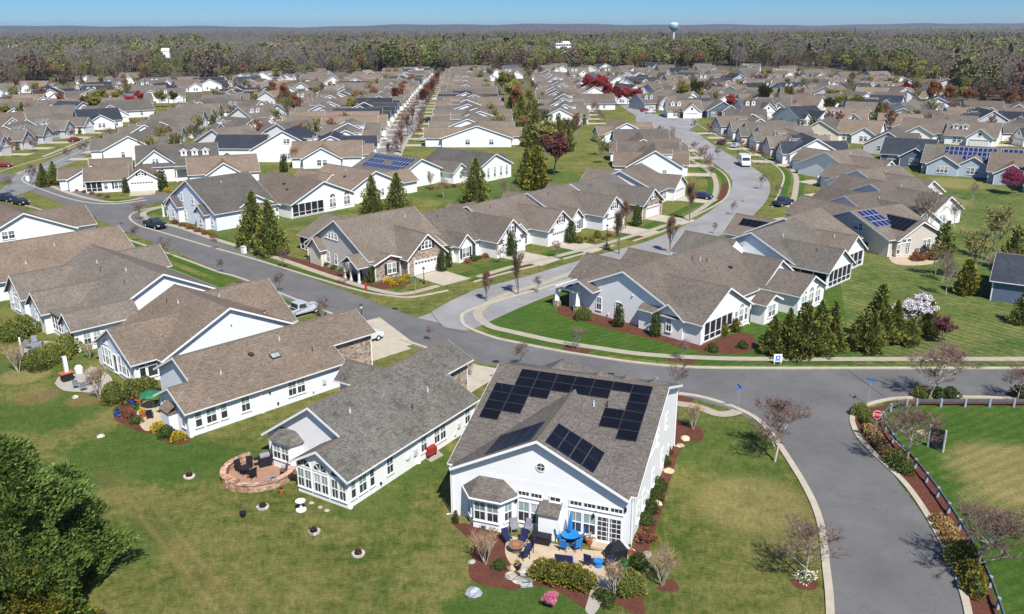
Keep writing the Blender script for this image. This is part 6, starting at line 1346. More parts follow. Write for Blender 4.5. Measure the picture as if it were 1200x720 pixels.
def pot(px, py, s, mat, label, plant=None, z=0.02):
    x, y = G(px, py); r = thing('flower_pot', (x, y, z), 0, label, 'pot'); m = MB(); m.lathe((0, 0, 0), [(0.16 * s, 0), (0.24 * s, 0.38 * s), (0.27 * s, 0.38 * s), (0.27 * s, 0.44 * s), (0.22 * s, 0.44 * s)], 12); m.build('pot', mat, r)
    if plant:
        c = MB(); rg = random.Random(int(px * 7)); spray_crown(c, 60, lambda g: (Vector((g.gauss(0, .1) * s, g.gauss(0, .1) * s, 0.42 * s + g.random() * 0.25 * s)), Vector((g.gauss(0, 1), g.gauss(0, 1), 1.2)).normalized()), 0.16 * s, 0, rg); c.build('plant', plant, r)
for px, py, s, m_, l, pl_ in [(138, 488, 1.3, 'glazed_blue', 'blue glazed pot in the small patio bed far left', 'leaf_shrub'), (161, 481, 1.2, 'plastic_green', 'green pot on the small patio', 'leaf_shrub'), (155, 474, 1.1, 'glazed_blue', 'dark blue pot at the back of the small patio', 'leaf_rust'), (163, 474, 1.3, 'terracotta', 'orange pot on the small patio', 'leaf_rust'), (168, 489, 1.3, 'terracotta', 'orange planter with yellow plant on the small patio', 'leaf_forsythia'), (690, 640 - 2, 1.2, 'terracotta', 'terracotta pot at the patio doorstep', 'leaf_blossom'), (730, 668, 1.3, 'plastic_green', 'green pot by the dark leafy shrub', 'leaf_shrub'), (737, 648, 0.9, 'terracotta', 'small terracotta pot at the house corner', 'leaf_shrub'), (285, 606, 1.0, 'cover_black', 'black pot standing alone on the lawn', None), (607, 668, 1.0, 'cover_black', 'dark round pot among the pale boulders', 'leaf_dry'), (330, 577 + 2, 0.9, 'terracotta', 'terracotta pot at the terrace wall end', 'leaf_shrub')]: pot(px, py, s, m_, l, pl_)
# the round brick terrace
cx, cy = G(304, 556); wall = MB(); capm = MB(); r = thing('terrace_wall', (cx, cy), R(58), 'low curved pink block wall round the terrace of the streaked-roof house', 'wall')
def arc(a0, a1, R0, R1, z0, z1, mb, n=18):
    for i in range(n):
        t0, t1 = R(a0 + (a1 - a0) * i / n), R(a0 + (a1 - a0) * (i + 1) / n)
        P = lambda t, q, z: (q * math.cos(t), q * math.sin(t), z)
        mb.add([P(t0, R0, z0), P(t1, R0, z0), P(t1, R1, z0), P(t0, R1, z0), P(t0, R0, z1), P(t1, R0, z1), P(t1, R1, z1), P(t0, R1, z1)], [(4, 5, 6, 7), (0, 4, 7, 3), (1, 2, 6, 5), (0, 1, 5, 4), (3, 7, 6, 2)])
for a0, a1 in ((62, 166), (186, 305)):
    w = MB(); arc(a0, a1, 2.75, 3.15, 0, 0.62, w); w.build('wall', 'pink_block', r); c = MB(); arc(a0, a1, 2.68, 3.22, 0.623, 0.70, c); c.build('coping', 'pink_block', r)
for a in (166, 186):
    c = MB(); c.box((2.95 * math.cos(R(a)), 2.95 * math.sin(R(a)), 0.42), (0.62, 0.62, 0.84), 0, R(a)); c.box((2.95 * math.cos(R(a)), 2.95 * math.sin(R(a)), 0.88), (0.72, 0.72, 0.08), 0, R(a)); c.build('pillar', 'pink_block', r)
pts = [(cx + 2.9 * math.cos(R(a)), cy + 2.9 * math.sin(R(a))) for a in range(0, 360, 15)]; sheet('patio', pts, 0.06, 'terracotta_flag') if False else None
concrete('brick_paving', (0.34, 0.20, 0.13)); sheet('patio', pts, 0.03, 'brick_paving')
x, y = G(311, 546); r = thing('grill_cart', (x, y, 0.03), R(30), 'black grill with grey hood on the round terrace', 'grill'); m = MB(); m.box((0, 0, 0.45), (1.1, 0.55, 0.9)); m.build('cabinet', 'cover_black', r); m = MB(); m.tube([(-0.42, 0, 0.98), (0.42, 0, 0.98)], 0.27, 12); m.build('hood', 'cover_grey', r)
for s in (-1, 1): m = MB(); m.box((s * 0.75, 0, 0.86), (0.4, 0.5, 0.04)); m.build('side_shelf', 'cover_black', r)
x, y = G(288, 557); r = thing('round_table', (x, y, 0.03), 0, 'small dark table on the left of the round terrace', 'table'); m = MB(); m.lathe((0, 0, 0.68), [(0.5, 0), (0.5, 0.05)], 16); m.build('tabletop', 'black_metal', r)
for k in range(3): m = MB(); m.tube([(0.1 * math.cos(2.1 * k), 0.1 * math.sin(2.1 * k), 0.68), (0.34 * math.cos(2.1 * k), 0.34 * math.sin(2.1 * k), 0)], 0.025, 5); m.build('leg', 'black_metal', r)
for k, (px, py) in enumerate([(281, 553), (292, 550), (296, 561)]): chair(px, py, (288, 557), 'black chair at the dark terrace table, %s' % ['left', 'rear', 'right'][k], 'cover_black', 'black_metal', 'black terrace chairs', 0.03)
for k, (px, py) in enumerate([(333, 556), (337, 549)]): chair(px, py, (320, 556), 'dark chair against the house wall on the round terrace, %s' % ['lower', 'upper'][k], 'wicker', 'black_metal', 'dark terrace chairs', 0.03)
x, y = G(322, 568); r = thing('fire_table', (x, y, 0.03), 0, 'oval dark grey fire table near the terrace wall', 'table'); m = MB(); m.lathe((0, 0, 0), [(0.55, 0), (0.55, 0.42), (0.66, 0.45), (0.66, 0.52)], 18); m.build('base', 'cover_grey', r); m = MB(); m.lathe((0, 0, 0.52), [(0.3, 0), (0.3, 0.03)], 14); m.build('burner', 'cover_black', r)
# small planted rings on the lawn, bird bath, red grill
for k, (px, py) in enumerate([(222, 559), (308, 595), (368, 624), (420, 650)]):
    x, y = G(px, py); r = thing('planter_ring', (x, y), 0, 'pale stone ring round a dark pot on the lawn, %s from the left' % ORD[k], 'planter', 'planter rings on the lawn')
    m = MB(); arc(0, 360, 0.30, 0.5, 0, 0.14, m, 14); m.build('ring', 'rock', r); m = MB(); m.lathe((0, 0, 0), [(0.2, 0), (0.27, 0.3), (0.24, 0.32)], 10); m.build('pot', 'cover_black', r); c = MB(); spray_crown(c, 50, lambda g: (Vector((g.gauss(0, .1), g.gauss(0, .1), 0.3)), Vector((g.gauss(0, 1), g.gauss(0, 1), 1)).normalized()), 0.2, 0, random.Random(k)); c.build('plant', 'leaf_plum', r)
x, y = G(353, 598); r = thing('bird_bath', (x, y), 0, 'pale blue bird bath on a stone ring near the fan-topped windows', 'bird bath'); m = MB(); m.lathe((0, 0, 0), [(0.42, 0), (0.42, 0.1), (0.12, 0.14), (0.09, 0.7)], 12); m.build('pedestal', 'trim_white', r); m = MB(); m.lathe((0, 0, 0.7), [(0.1, 0), (0.42, 0.14), (0.4, 0.17), (0.1, 0.08)], 16); m.build('bowl', 'siding_pale_blue', r)
x, y = G(505, 535); r = thing('covered_grill', (x, y), R(55), 'grill under a red cover beside the long white wall', 'grill'); m = MB(); m.box((0, 0, 0.55), (1.15, 0.55, 0.5)); m.tube([(-0.5, 0, 0.82), (0.5, 0, 0.82)], 0.25, 10); m.build('cover', 'plastic_red', r)
for sx in (-0.5, 0.5): m = MB(); m.box((sx, 0, 0.16), (0.06, 0.45, 0.33)); m.build('leg', 'black_metal', r)
sheet('patio', [G(*p) for p in [(496, 535), (512, 527), (520, 534), (505, 542)]], 0.02, 'concrete')
for k, (px, py) in enumerate([(365, 590), (375, 595), (383, 599)]): rock(px, py, 0.22, 'rock', 'small dark stone at the foot of the fan-topped windows, %s' % ['left', 'middle', 'right'][k])
# left patios
x, y = G(79, 446); r = thing('outdoor_fireplace', (x, y), R(46), 'outdoor fireplace with slim white chimney on the pebbled patio', 'fireplace'); m = MB(); m.box((0, 0, 0.45), (1.1, 0.8, 0.9)); m.build('hearth', 'cover_black', r); m = MB(); m.box((0.1, 0.1, 1.45), (0.36, 0.36, 2.6)); m.build('chimney', 'trim_white', r); m = MB(); m.box((0, 0, 0.93), (1.4, 1.0, 0.08)); m.build('mantel', 'terracotta', r)
x, y = G(93, 437); r = thing('covered_grill', (x, y), R(20), 'grill under a white cover behind the slim white chimney', 'grill'); m = MB(); m.lathe((0, 0, 0), [(0.4, 0), (0.45, 0.6), (0.3, 0.85), (0.1, 0.92)], 9); m.build('cover', 'trim_white', r)
x, y = G(178, 479); r = thing('patio_umbrella', (x, y, 0.02), 0, 'green parasol beside the skylight house', 'parasol'); m = MB(); m.lathe((0, 0, 1.5), [(1.15, 0), (0.9, 0.2), (0.05, 0.5)], 8); m.build('canopy', 'plastic_green', r); m = MB(); m.tube([(0, 0, 0), (0, 0, 2.0)], 0.03, 6); m.build('pole', 'black_metal', r)
chair(172, 467, (178, 478), 'red chair behind the green parasol', 'plastic_red', 'plastic_red'); chair(176, 491, (178, 478), 'dark chair before the green parasol', 'cover_black', 'black_metal'); chair(185, 477, (178, 478), 'green chair under the green parasol', 'plastic_green', 'plastic_green')
for k, (px, py) in enumerate([(90, 455), (98, 458), (104, 452), (110, 445)]): chair(px, py, (95, 448), 'grey metal chair on the pebbled patio, %s from the left' % ORD[k], 'cover_grey', 'grey_metal', 'grey chairs on the pebbled patio')
x, y = G(42, 410); r = thing('round_table', (x, y, 0.02), 0, 'grey table on the pebbled patio by the screened porch', 'table'); m = MB(); m.lathe((0, 0, 0.68), [(0.6, 0), (0.6, 0.05)], 16); m.build('tabletop', 'cover_grey', r); m = MB(); m.tube([(0, 0, 0), (0, 0, 0.68)], 0.06, 8); m.build('pedestal', 'grey_metal', r)
for k, (px, py) in enumerate([(34, 409), (41, 404), (48, 410), (42, 416)]): chair(px, py, (42, 410), 'grey chair round the grey table by the screened porch, %s' % ['left', 'rear', 'right', 'front'][k], 'cover_grey', 'grey_metal', 'grey chairs by the screened porch')
x, y = G(27, 420); r = thing('garden_post', (x, y), 0, 'slim white post at the pebbled patio by the screened porch', 'post'); m = MB(); m.box((0, 0, 1.3), (0.16, 0.16, 2.6)); m.build('post', 'trim_white', r)
# things round the far patios
x, y = G(1098, 298); 
for k, (px, py, l) in enumerate([(1075, 299, 'left'), (1086, 297, 'middle'), (1096, 301, 'right')]): chair(px, py, (1086, 306), 'wicker chair on the patio of the beige solar house, %s one' % l, 'wicker', 'black_metal', 'wicker chairs on the far patio')
shrub('big', 1036, 297, 0.62, 'round dark shrub at the beige house wall, left one'); shrub('big', 1050, 298, 0.55, 'round dark shrub at the beige house wall, right one'); shrub('red', 1075, 305, 2.0, 'red-brown planting below the beige house patio, left one'); shrub('red', 1090, 304, 2.0, 'red-brown planting below the beige house patio, right one')
# ------------------------------------------------------------------ the streets of houses beyond
RN = {'shingle_tan': 'tan-roofed', 'shingle_brown': 'brown-roofed', 'shingle_grey': 'grey-roofed', 'shingle_weathered': 'pale grey-roofed', 'shingle_slate_blue': 'slate-blue-roofed'}
AR = {}
def far_proto(kind, roof, wall):
    k = (kind, roof, wall)
    if k in AR: return AR[k]
    h = House('gabled_house', (0, -600), 0, None, None, roof=roof, wall=wall)
    if kind == 0:
        h.gab('y', -4.6, 8.2, 11, 7.4, 7.2, 6.7, 3.0); h.gab('x', 0, 9, 0, 3.4, 3.4, 5.7, 3.05, r1=0); h.gab('x', 12, 20, 4.0, 3.6, 3.6, 5.3, 3.0, r0=0); h.gab('x', 3.2, 8, 5.2, 1.5, 1.5, 4.6, 3.1, r1=0)
        wf = [('x-', 3.2, 5.2, 2)]; wr = [('x+', 20, 4.0, 2), ('x+', 18.2, -1.6, 2)]; ws = [('y+', 8.2, 8, 1), ('y+', 8.2, 14, 1), ('y-', -4.6, 9, 1), ('y-', -4.6, 14, 1)]
    elif kind == 1:
        h.gab('x', 2.5, 18.5, 2.0, 6.4, 6.2, 6.7, 3.0); h.gab('x', 0, 6, -0.4, 3.3, 3.3, 5.4, 3.05, r1=0); h.gab('y', 2.0, 9.6, 11.5, 4.4, 4.4, 5.9, 3.0, r0=0)
        wf = [('x-', 2.5, 5.6, 2)]; wr = [('x+', 18.5, 0.5, 2), ('x+', 18.5, 4.6, 2)]; ws = [('y+', 9.6, 11.5, 2), ('y-', -4.4, 9, 1), ('y-', -4.4, 14, 1)]
    else:
        b = h.gab('y', -5.0, 9.0, 8.5, 6.8, 6.8, 7.0, 3.2); h.gab('x', 0, 6, -0.6, 3.4, 3.4, 5.9, 3.1, r1=0); h.gab('x', 10, 18.5, 1.5, 4.2, 4.2, 5.6, 3.0, r0=0)
        h.dormer(b, 4.2, 4.2, side=-1); h.dormer(b, 6.8, 4.2, side=-1)
        wf = [('x-', 1.7, 5.6, 2)]; wr = [('x+', 18.5, 1.5, 2), ('x+', 15.3, 7, 1)]; ws = [('y+', 9.0, 6, 1), ('y+', 9.0, 11, 1), ('y-', -5, 7, 1), ('y-', -5, 12, 1)]
    h.finish(); h.garage('x-', 0, 0 if kind == 0 else (-0.4 if kind == 1 else -0.6), drive=0)
    h.win('x-', 0, 0 if kind == 0 else (-0.4 if kind == 1 else -0.6), 3.9, 0.9, 1.0, 'fix')
    for f, c, a, n in wf + wr + ws: h.win(f, c, a, 1.6, 1.0, 1.6, 'dh', n=n, gap=1.3)
    AR[k] = h.root
    return h.root
dme = bpy.data.meshes.new('driveway'); dme.from_pydata([(-7.5, -2.5, 0), (0.05, -2.5, 0), (0.05, 2.5, 0), (-7.5, 2.5, 0)], [], [(0, 1, 2, 3)]); dme.materials.append(MATS['concrete_pale'])
OCC = []
for o in list(bpy.data.objects):
    if o.get('category') == 'house' and o.parent is None:
        xs = []; 
        for c in o.children:
            if c.name.startswith('roof'):
                bb = [o.matrix_basis @ Vector(v) for v in c.bound_box]; OCC.append((sum(v.x for v in bb) / 8, sum(v.y for v in bb) / 8, 11.0))
def free(x, y, r):
    return all((x - a) ** 2 + (y - b) ** 2 > (r * 0.5 + q * 0.62) ** 2 for a, b, q in OCC if abs(x - a) < 16 and abs(y - b) < 16)
NH = [0]
palR = ['shingle_brown', 'shingle_tan', 'shingle_grey', 'shingle_weathered', 'shingle_brown', 'shingle_tan', 'shingle_slate_blue']
palW = ['siding_white', 'siding_white', 'siding_pale_blue', 'siding_white', 'siding_pale_blue', 'siding_white', 'siding_beige', 'siding_grey']
rgH = random.Random(5)
ROWTREE = []
def row(px, side, where, step=15.5, kinds=(0, 1, 2), roofs=None, walls=None, drive=True, jit=0.5, rmin=12.5, trees=True, kn='house', turn=0.0, flip=False, deep=1.0):
    """houses along a front line; side +1 = lots to the left of the line's direction"""
    L = gl(px, 16); d = 0.0; k = 0; nxt = 3.0
    for i in range(1, len(L)):
        seg = L[i] - L[i - 1]; ln = seg.length
        while nxt <= d + ln:
            p = L[i - 1] + seg * ((nxt - d) / ln); t = seg.normalized(); n = Vector((-t.y, t.x)) * side
            c = p + n * 9.5
            if free(c.x, c.y, rmin):
                roof = (roofs or palR)[rgH.randrange(len(roofs or palR))]; wall = (walls or palW)[rgH.randrange(len(walls or palW))]; kd = kinds[rgH.randrange(len(kinds))]
                yaw = math.atan2(n.y, n.x) + R(turn) + rgH.uniform(-.03, .03); q = p + n * rgH.uniform(-jit, jit)
                if flip: q = q + n * 18.0; yaw += math.pi
                place(far_proto(kd, roof, wall), (q.x, q.y), yaw, (deep, 1, rgH.uniform(0.94, 1.06)), '%s house, %s %s' % (RN[roof], ORD[k], where), 'house', 'houses ' + where.split(' from ')[-1].split(' of the ')[-1] if False else 'houses in the streets beyond')
                OCC.append((c.x, c.y, rmin)); NH[0] += 1; k += 1
                if drive:
                    o = put('driveway', dme, None, (q.x, q.y, 0.024 + 0.0005 * (NH[0] % 5)), yaw); tag(o, kind='structure')
                if trees:
                    for u, v in ((-5.5, 6.5), (-5.5, -5.5)):
                        if rgH.random() < 0.75: ROWTREE.append((q + Vector((math.cos(yaw), math.sin(yaw))) * u + Vector((-math.sin(yaw), math.cos(yaw))) * v, 0))
                    if rgH.random() < 0.5: ROWTREE.append((q + Vector((math.cos(yaw), math.sin(yaw))) * 23 + Vector((-math.sin(yaw), math.cos(yaw))) * rgH.uniform(-5, 8), 1))
                    if rgH.random() < 0.6: ROWTREE.append((q + Vector((math.cos(yaw), math.sin(yaw))) * 1.5 + Vector((-math.sin(yaw), math.cos(yaw))) * 3.6, 2))
            nxt += step
        d += ln
warm = ['shingle_brown', 'shingle_tan', 'shingle_brown', 'shingle_grey', 'shingle_weathered']
row([(806, 207), (800, 190), (782, 172), (752, 159)], 1, 'up the left side of the pale street past the bend', 15, roofs=['shingle_brown', 'shingle_tan'], walls=['siding_white', 'siding_pale_blue'])
row([(690, 146), (681, 128), (672, 112), (666, 102), (657, 93)], 1, 'along the left of the crimson maples', 17, (0, 2), roofs=['shingle_grey', 'shingle_brown', 'shingle_weathered'])
row([(948, 222), (932, 201), (913, 189), (897, 181), (880, 174), (865, 167), (849, 159), (830, 154), (815, 148)], -1, 'up the right side of the pale street', 13.6, roofs=['shingle_brown', 'shingle_tan', 'shingle_slate_blue', 'shingle_brown', 'shingle_weathered'], rmin=11.5)
row([(437, 192), (446, 168), (462, 141), (480, 119), (497, 99), (507, 88)], 1, 'up the left side of the straight street', 16, deep=1.15, roofs=warm + ['shingle_slate_blue'], walls=['siding_white', 'siding_pale_blue', 'siding_white'])
row([(500, 172), (509, 158), (511, 140), (517, 118), (521, 102), (523, 88)], -1, 'up the right side of the straight street', 16, deep=1.5, roofs=warm + ['shingle_slate_blue'], walls=['siding_white', 'siding_pale_blue'])
row([(0, 183), (22, 177), (45, 171), (66, 165), (86, 160), (105, 156), (126, 151)], 1, 'along the upper side of the far left street', 14, roofs=warm, walls=['siding_white', 'siding_shade_blue', 'siding_cream', 'siding_grey'], rmin=11.5)
row([(110, 188), (140, 172), (165, 160), (190, 148), (215, 138), (240, 128)], -1, 'along the lower side of the far left street', 15, roofs=['shingle_grey', 'shingle_weathered', 'shingle_brown'])
row([(250, 168), (268, 145), (288, 128), (308, 114)], 1, 'in the row left of the broad white gable', 15.5, roofs=['shingle_tan', 'shingle_brown', 'shingle_slate_blue'])
row([(326, 160), (338, 150), (362, 132), (382, 116), (402, 103), (418, 93)], -1, 'in the row behind the broad white gable', 15.5, deep=1.15, roofs=warm + ['shingle_slate_blue'])
row([(1098, 146), (1120, 151), (1140, 157), (1165, 163), (1195, 171), (1240, 182)], 1, 'in the row of shade-tinted garages at far right', 14.5, roofs=['shingle_tan', 'shingle_slate_blue', 'shingle_weathered'], walls=['siding_shade_blue', 'siding_white', 'siding_grey'])  # bluish fronts are white walls, their shade put into the siding colour
row([(1004, 143), (1050, 144), (1120, 141)], 1, 'in the dormered white row at upper right', 15, (2, 2, 0), roofs=['shingle_grey', 'shingle_weathered', 'shingle_brown'], walls=['siding_white', 'siding_white', 'siding_shade_blue'])
row([(872, 152), (915, 152), (968, 149)], 1, 'in the row beyond the shuttle bus street', 15, roofs=['shingle_grey', 'shingle_slate_blue', 'shingle_weathered'], walls=['siding_shade_blue', 'siding_brick', 'siding_white'])
row([(800, 139), (850, 139), (905, 138)], 1, 'in the row behind the court', 16, roofs=['shingle_grey', 'shingle_brown'], walls=['siding_yellow', 'siding_white', 'siding_navy'])
for j, (y, x0, x1, fl) in enumerate([(128, 770, 1005, False), (121, 730, 1110, True), (114, 745, 1120, False), (107, 700, 1085, True), (101, 725, 1065, False), (96, 690, 1040, True), (91.5, 600, 985, False), (87.5, 585, 950, True), (84.5, 600, 900, False)]):
    row([(x0, y + 1), ((x0 + x1) / 2, y), (x1, y + 2)], 1, 'in the %s dense row below the woods at right' % ORD[j], [16, 17, 17, 18, 19, 20, 24, 30, 38][j], roofs=warm + ['shingle_slate_blue'], drive=j < 3, turn=[18, -15, 25, -20, 10, 30, 0, 20, 0][j], flip=fl, trees=True, rmin=13)
for j, (px, st) in enumerate([([(58, 141), (100, 143), (135, 141)], 17), ([(0, 128), (30, 131), (92, 132)], 19), ([(95, 116), (140, 115), (188, 114)], 17), ([(198, 121), (240, 120), (290, 117)], 16), ([(190, 106), (245, 103), (300, 101)], 19), ([(20, 112), (60, 108), (100, 106)], 26), ([(300, 98), (350, 94), (400, 92)], 21), ([(100, 101), (150, 99), (188, 98)], 24)]):
    row(px, 1, 'in the %s row below the woods at left' % ORD[j], st, roofs=['shingle_grey', 'shingle_slate_blue', 'shingle_brown', 'shingle_tan'], turn=[5, -35, -20, 10, -10, 30, 20, -25][j], drive=False, rmin=13)
# the solar houses on the far side of the mown lawn, seen from behind
for k, (px, py, yaw, roof, wall, lab, sol) in enumerate([(1093, 205, 60, 'shingle_weathered', 'siding_shade_blue', 'shade-tinted white house with two blue solar arrays, left one beyond the mown lawn', [(0, -1)]), (1128, 207, 60, 'shingle_tan', 'siding_shade_blue', 'shade-tinted white house with a long blue solar array, right one beyond the mown lawn', [(0, -1)]), (1172, 217, 60, 'shingle_tan', 'siding_shade_blue', 'tan-roofed shade-tinted white house without panels beyond the mown lawn', []), (1215, 228, 58, 'shingle_weathered', 'siding_shade_blue', 'shade-tinted white house cut off by the right edge beyond the mown lawn', [])]):
    x, y = G(px, py); h = House('shade_tinted_house', (x, y), yaw, lab, roof=roof, wall=wall)
    b = h.gab('y', -14, 3.0, 9.5, 7.6, 7.4, 6.6, 3.0, wall='siding_shade_blue'); h.gab('x', 0, 8, -2, 3.6, 3.6, 5.2, 3.0, r1=0); h.gab('x', 12, 20, -9, 3.4, 3.4, 5.5, 3.0, r0=0); h.finish()  # white walls, with their blue shade put into the siding colour
    h.win('x-', 0, -2, 1.5, 0.8, 1.6, n=3); h.win('x-', 1.9, -8.5, 1.6, 1.0, 1.6, n=2); h.garage('x+', 20, -9, drive=6)
    for bi, sd in sol: h.solar(h.blocks[bi], sd, [(-13 + 1.1 * i, 1.5 + 1.8 * j) for i in range(11) for j in range(3) if not (j == 2 and i > 6)], 1.07, 1.75, 'solar_blue')
    OCC.append((x, y, 12))
for k, (px, py, yaw, roof, wall, lab) in enumerate([(1062, 184, 60, 'shingle_slate_blue', 'siding_navy', 'dark navy house with long slate-blue roof behind the solar houses'), (1040, 172, 60, 'shingle_weathered', 'siding_grey', 'grey-roofed house left of the dark navy one'), (1008, 160, 60, 'shingle_tan', 'siding_white', 'tan-roofed house with white porch rail above the brown roofs'), (965, 158, 60, 'shingle_grey', 'siding_cream', 'cream house with big plain gable above the brown roofs')]):
    x, y = G(px, py)
    if True: place(far_proto(k % 2, roof, wall), (x, y), R(yaw + 180), 1.0, lab, 'house'); OCC.append((x, y, 12))
# houses standing between the streets wherever the photograph shows roofs packed together
ROADS = [v for Lr in (rd, r3, wst, r4, sst) for v in Lr]
def inside(x, y, poly):
    c = False
    for i in range(len(poly)):
        (x0, y0), (x1, y1) = poly[i - 1], poly[i]
        if (y0 > y) != (y1 > y) and x < (x1 - x0) * (y - y0) / (y1 - y0) + x0: c = not c
    return c
def fill(poly, where, yaws, n, rmin, roofs):
    W = [G(*q) for q in poly]; x0, x1 = min(q[0] for q in W), max(q[0] for q in W); y0, y1 = min(q[1] for q in W), max(q[1] for q in W); got = []; t = 0
    while len(got) < n and t < 1800:
        t += 1; v = 1 / rgH.uniform(1 / y1, 1 / y0); x = rgH.uniform(x0, x1)
        if not inside(x, v, W) or not free(x, v, rmin) or any((x - r_.x) ** 2 + (v - r_.y) ** 2 < 225 for r_ in ROADS): continue
        got.append((x, v)); OCC.append((x, v, rmin))
    got.sort(key=lambda q: q[1])
    for k, (x, v) in enumerate(got):
        yw = R(yaws[k % len(yaws)] + rgH.uniform(-6, 6)); roof = roofs[rgH.randrange(len(roofs))]; wall = palW[rgH.randrange(4)]
        place(far_proto(rgH.randrange(3), roof, wall), (x - 10 * math.cos(yw), v - 10 * math.sin(yw)), yw, (1.1, 1.05, rgH.uniform(0.95, 1.05)), '%s house %s, %s nearest the viewer' % (RN[roof], where, ORD[k]), 'house', 'houses in the streets beyond')
    return len(got)
f_ = [fill([(0, 160), (0, 128), (110, 104), (300, 98), (330, 104), (250, 140), (130, 150)], 'between the far left streets', [120, 300, 30], 26, 12.5, palR), fill([(270, 178), (300, 120), (370, 96), (420, 95), (350, 150), (330, 175), (290, 182)], 'left behind the broad white gable', [150, 330, 60], 14, 12.5, warm), fill([(955, 160), (1000, 130), (1110, 130), (1240, 145), (1240, 172), (1110, 176), (1010, 168)], 'between the streets at upper right', [60, 240, 150], 16, 12.5, warm + ['shingle_slate_blue']), fill([(790, 136), (1100, 128), (1110, 102), (700, 96), (720, 110)], 'among the dense roofs at upper right', [70, 200, 320], 26, 12.0, palR), fill([(440, 100), (470, 88), (600, 86), (610, 92), (540, 100)], 'at the far end of the straight street', [90, 270], 8, 12.5, warm), fill([(640, 150), (655, 105), (690, 104), (700, 150)], 'behind the crimson maple street', [0, 180], 5, 12.5, warm)]
print('far houses', NH[0], f_)
# ------------------------------------------------------------------ trees among the far roofs
sm = [twig_tree('street_tree', 4.6, 320 + i, 'bark_grey', 'twig_red', ['twig_red', 'leaf_rust'][i], 1, 0.12, 2, 0.58, 0.32, 5, 0.32, 5, 0.8, 0.03) for i in range(2)]
sg = twig_tree('bare_tree', 7.5, 330, 'bark_grey', 'twig_grey', 'leaf_bud', 2, 0.16, 2, 0.5, 0.4, 6, 0.25, 7, 0.9, 0.035)
sy = conifer('clipped_evergreen', 3.4, 0.85, 340, 'leaf_evergreen', 160, 0.45, 0.4, lump=0.1)
SMALL = [0, 0, 0]
for p, kd in ROWTREE:
    u, v = PX(p.x, p.y)
    if not (-20 < u < 1220) or not free(p.x, p.y, 2) and kd == 1: continue
    if kd == 0: place(sm[SMALL[0] % 2], (p.x, p.y), rgH.uniform(0, 6.28), rgH.uniform(0.75, 1.15), 'small reddish bare tree along the streets of far roofs', 'tree', 'small reddish trees among the far roofs')
    elif kd == 1: place(sg, (p.x, p.y), rgH.uniform(0, 6.28), rgH.uniform(0.7, 1.1), 'small grey-green bare tree behind the far roofs', 'tree', 'small grey trees among the far roofs')
    else: place(sy, (p.x, p.y), rgH.uniform(0, 6.28), rgH.uniform(0.7, 1.2), 'small clipped evergreen at a far house front', 'shrub', 'small evergreens among the far roofs')
    SMALL[kd] += 1
for k, (px, py, top) in enumerate([(113, 140, 108), (100, 133, 112), (140, 128, 104), (155, 135, 110), (165, 130, 106), (188, 126, 104), (30, 145, 125), (8, 142, 120), (75, 130, 106), (120, 125, 102), (205, 124, 106), (925, 128, 100), (895, 128, 98), (970, 140, 112), (1000, 138, 110), (985, 134, 108), (815, 122, 92), (800, 124, 94), (1028, 150, 118), (335, 128, 96), (350, 140, 108), (320, 120, 95), (1060, 118, 95), (1110, 128, 98), (1130, 128, 100), (1090, 126, 94), (1098, 120, 95), (1150, 132, 112), (1180, 130, 108)]):
    kd = [budded, rust, budded, maple, maple, budded, rust, budded, rust, budded, budded, arbo, budded, budded, budded, budded, budded, budded, arbo, rust, rust, rust, maple, rust, rust, rust, rust, rust, maple][k]
    nm = {id(budded): 'olive-green leafing tree', id(rust): 'rust-brown leafing tree', id(maple): 'crimson leafing tree', id(arbo): 'dark evergreen'}[id(kd)]
    tree(kd, px, py, top, '%s among the far roofs, %s of its kind from the left' % (nm, ORD[sum(1 for q in range(k) if [budded, rust, budded, maple, maple, budded, rust, budded, rust, budded, budded, arbo, budded, budded, budded, budded, budded, budded, arbo, rust, rust, rust, maple, rust, rust, rust, rust, rust, maple][q] is kd)]) if False else nm + ' among far roofs, ' + ['left of the grey roof with white gable', 'before the far white gables', 'by the crimson pair at left', 'left one of the crimson pair', 'right one of the crimson pair', 'right of the crimson pair', 'by the cream gabled roof far left', 'at the left edge', 'behind the cream gabled roof far left', 'in the middle of the far left roofs', 'above the far left dormers', 'above the brick house', 'left of the tall dark one above the brick house', 'right of the brick house', 'left of the dormered white row', 'beside the brick house gable', 'left of the yellow house', 'farthest left above the yellow house', 'before the dormered white row', 'behind the broad white gable', 'right of the broad white gable', 'left of the far blossoming tree', 'above the dormered white row', 'largest under the woods at right', 'right of the largest under the woods', 'left of the largest under the woods', 'hard by the largest under the woods', 'at the right under the tall woods', 'rightmost under the tall woods'][k], 'tree')
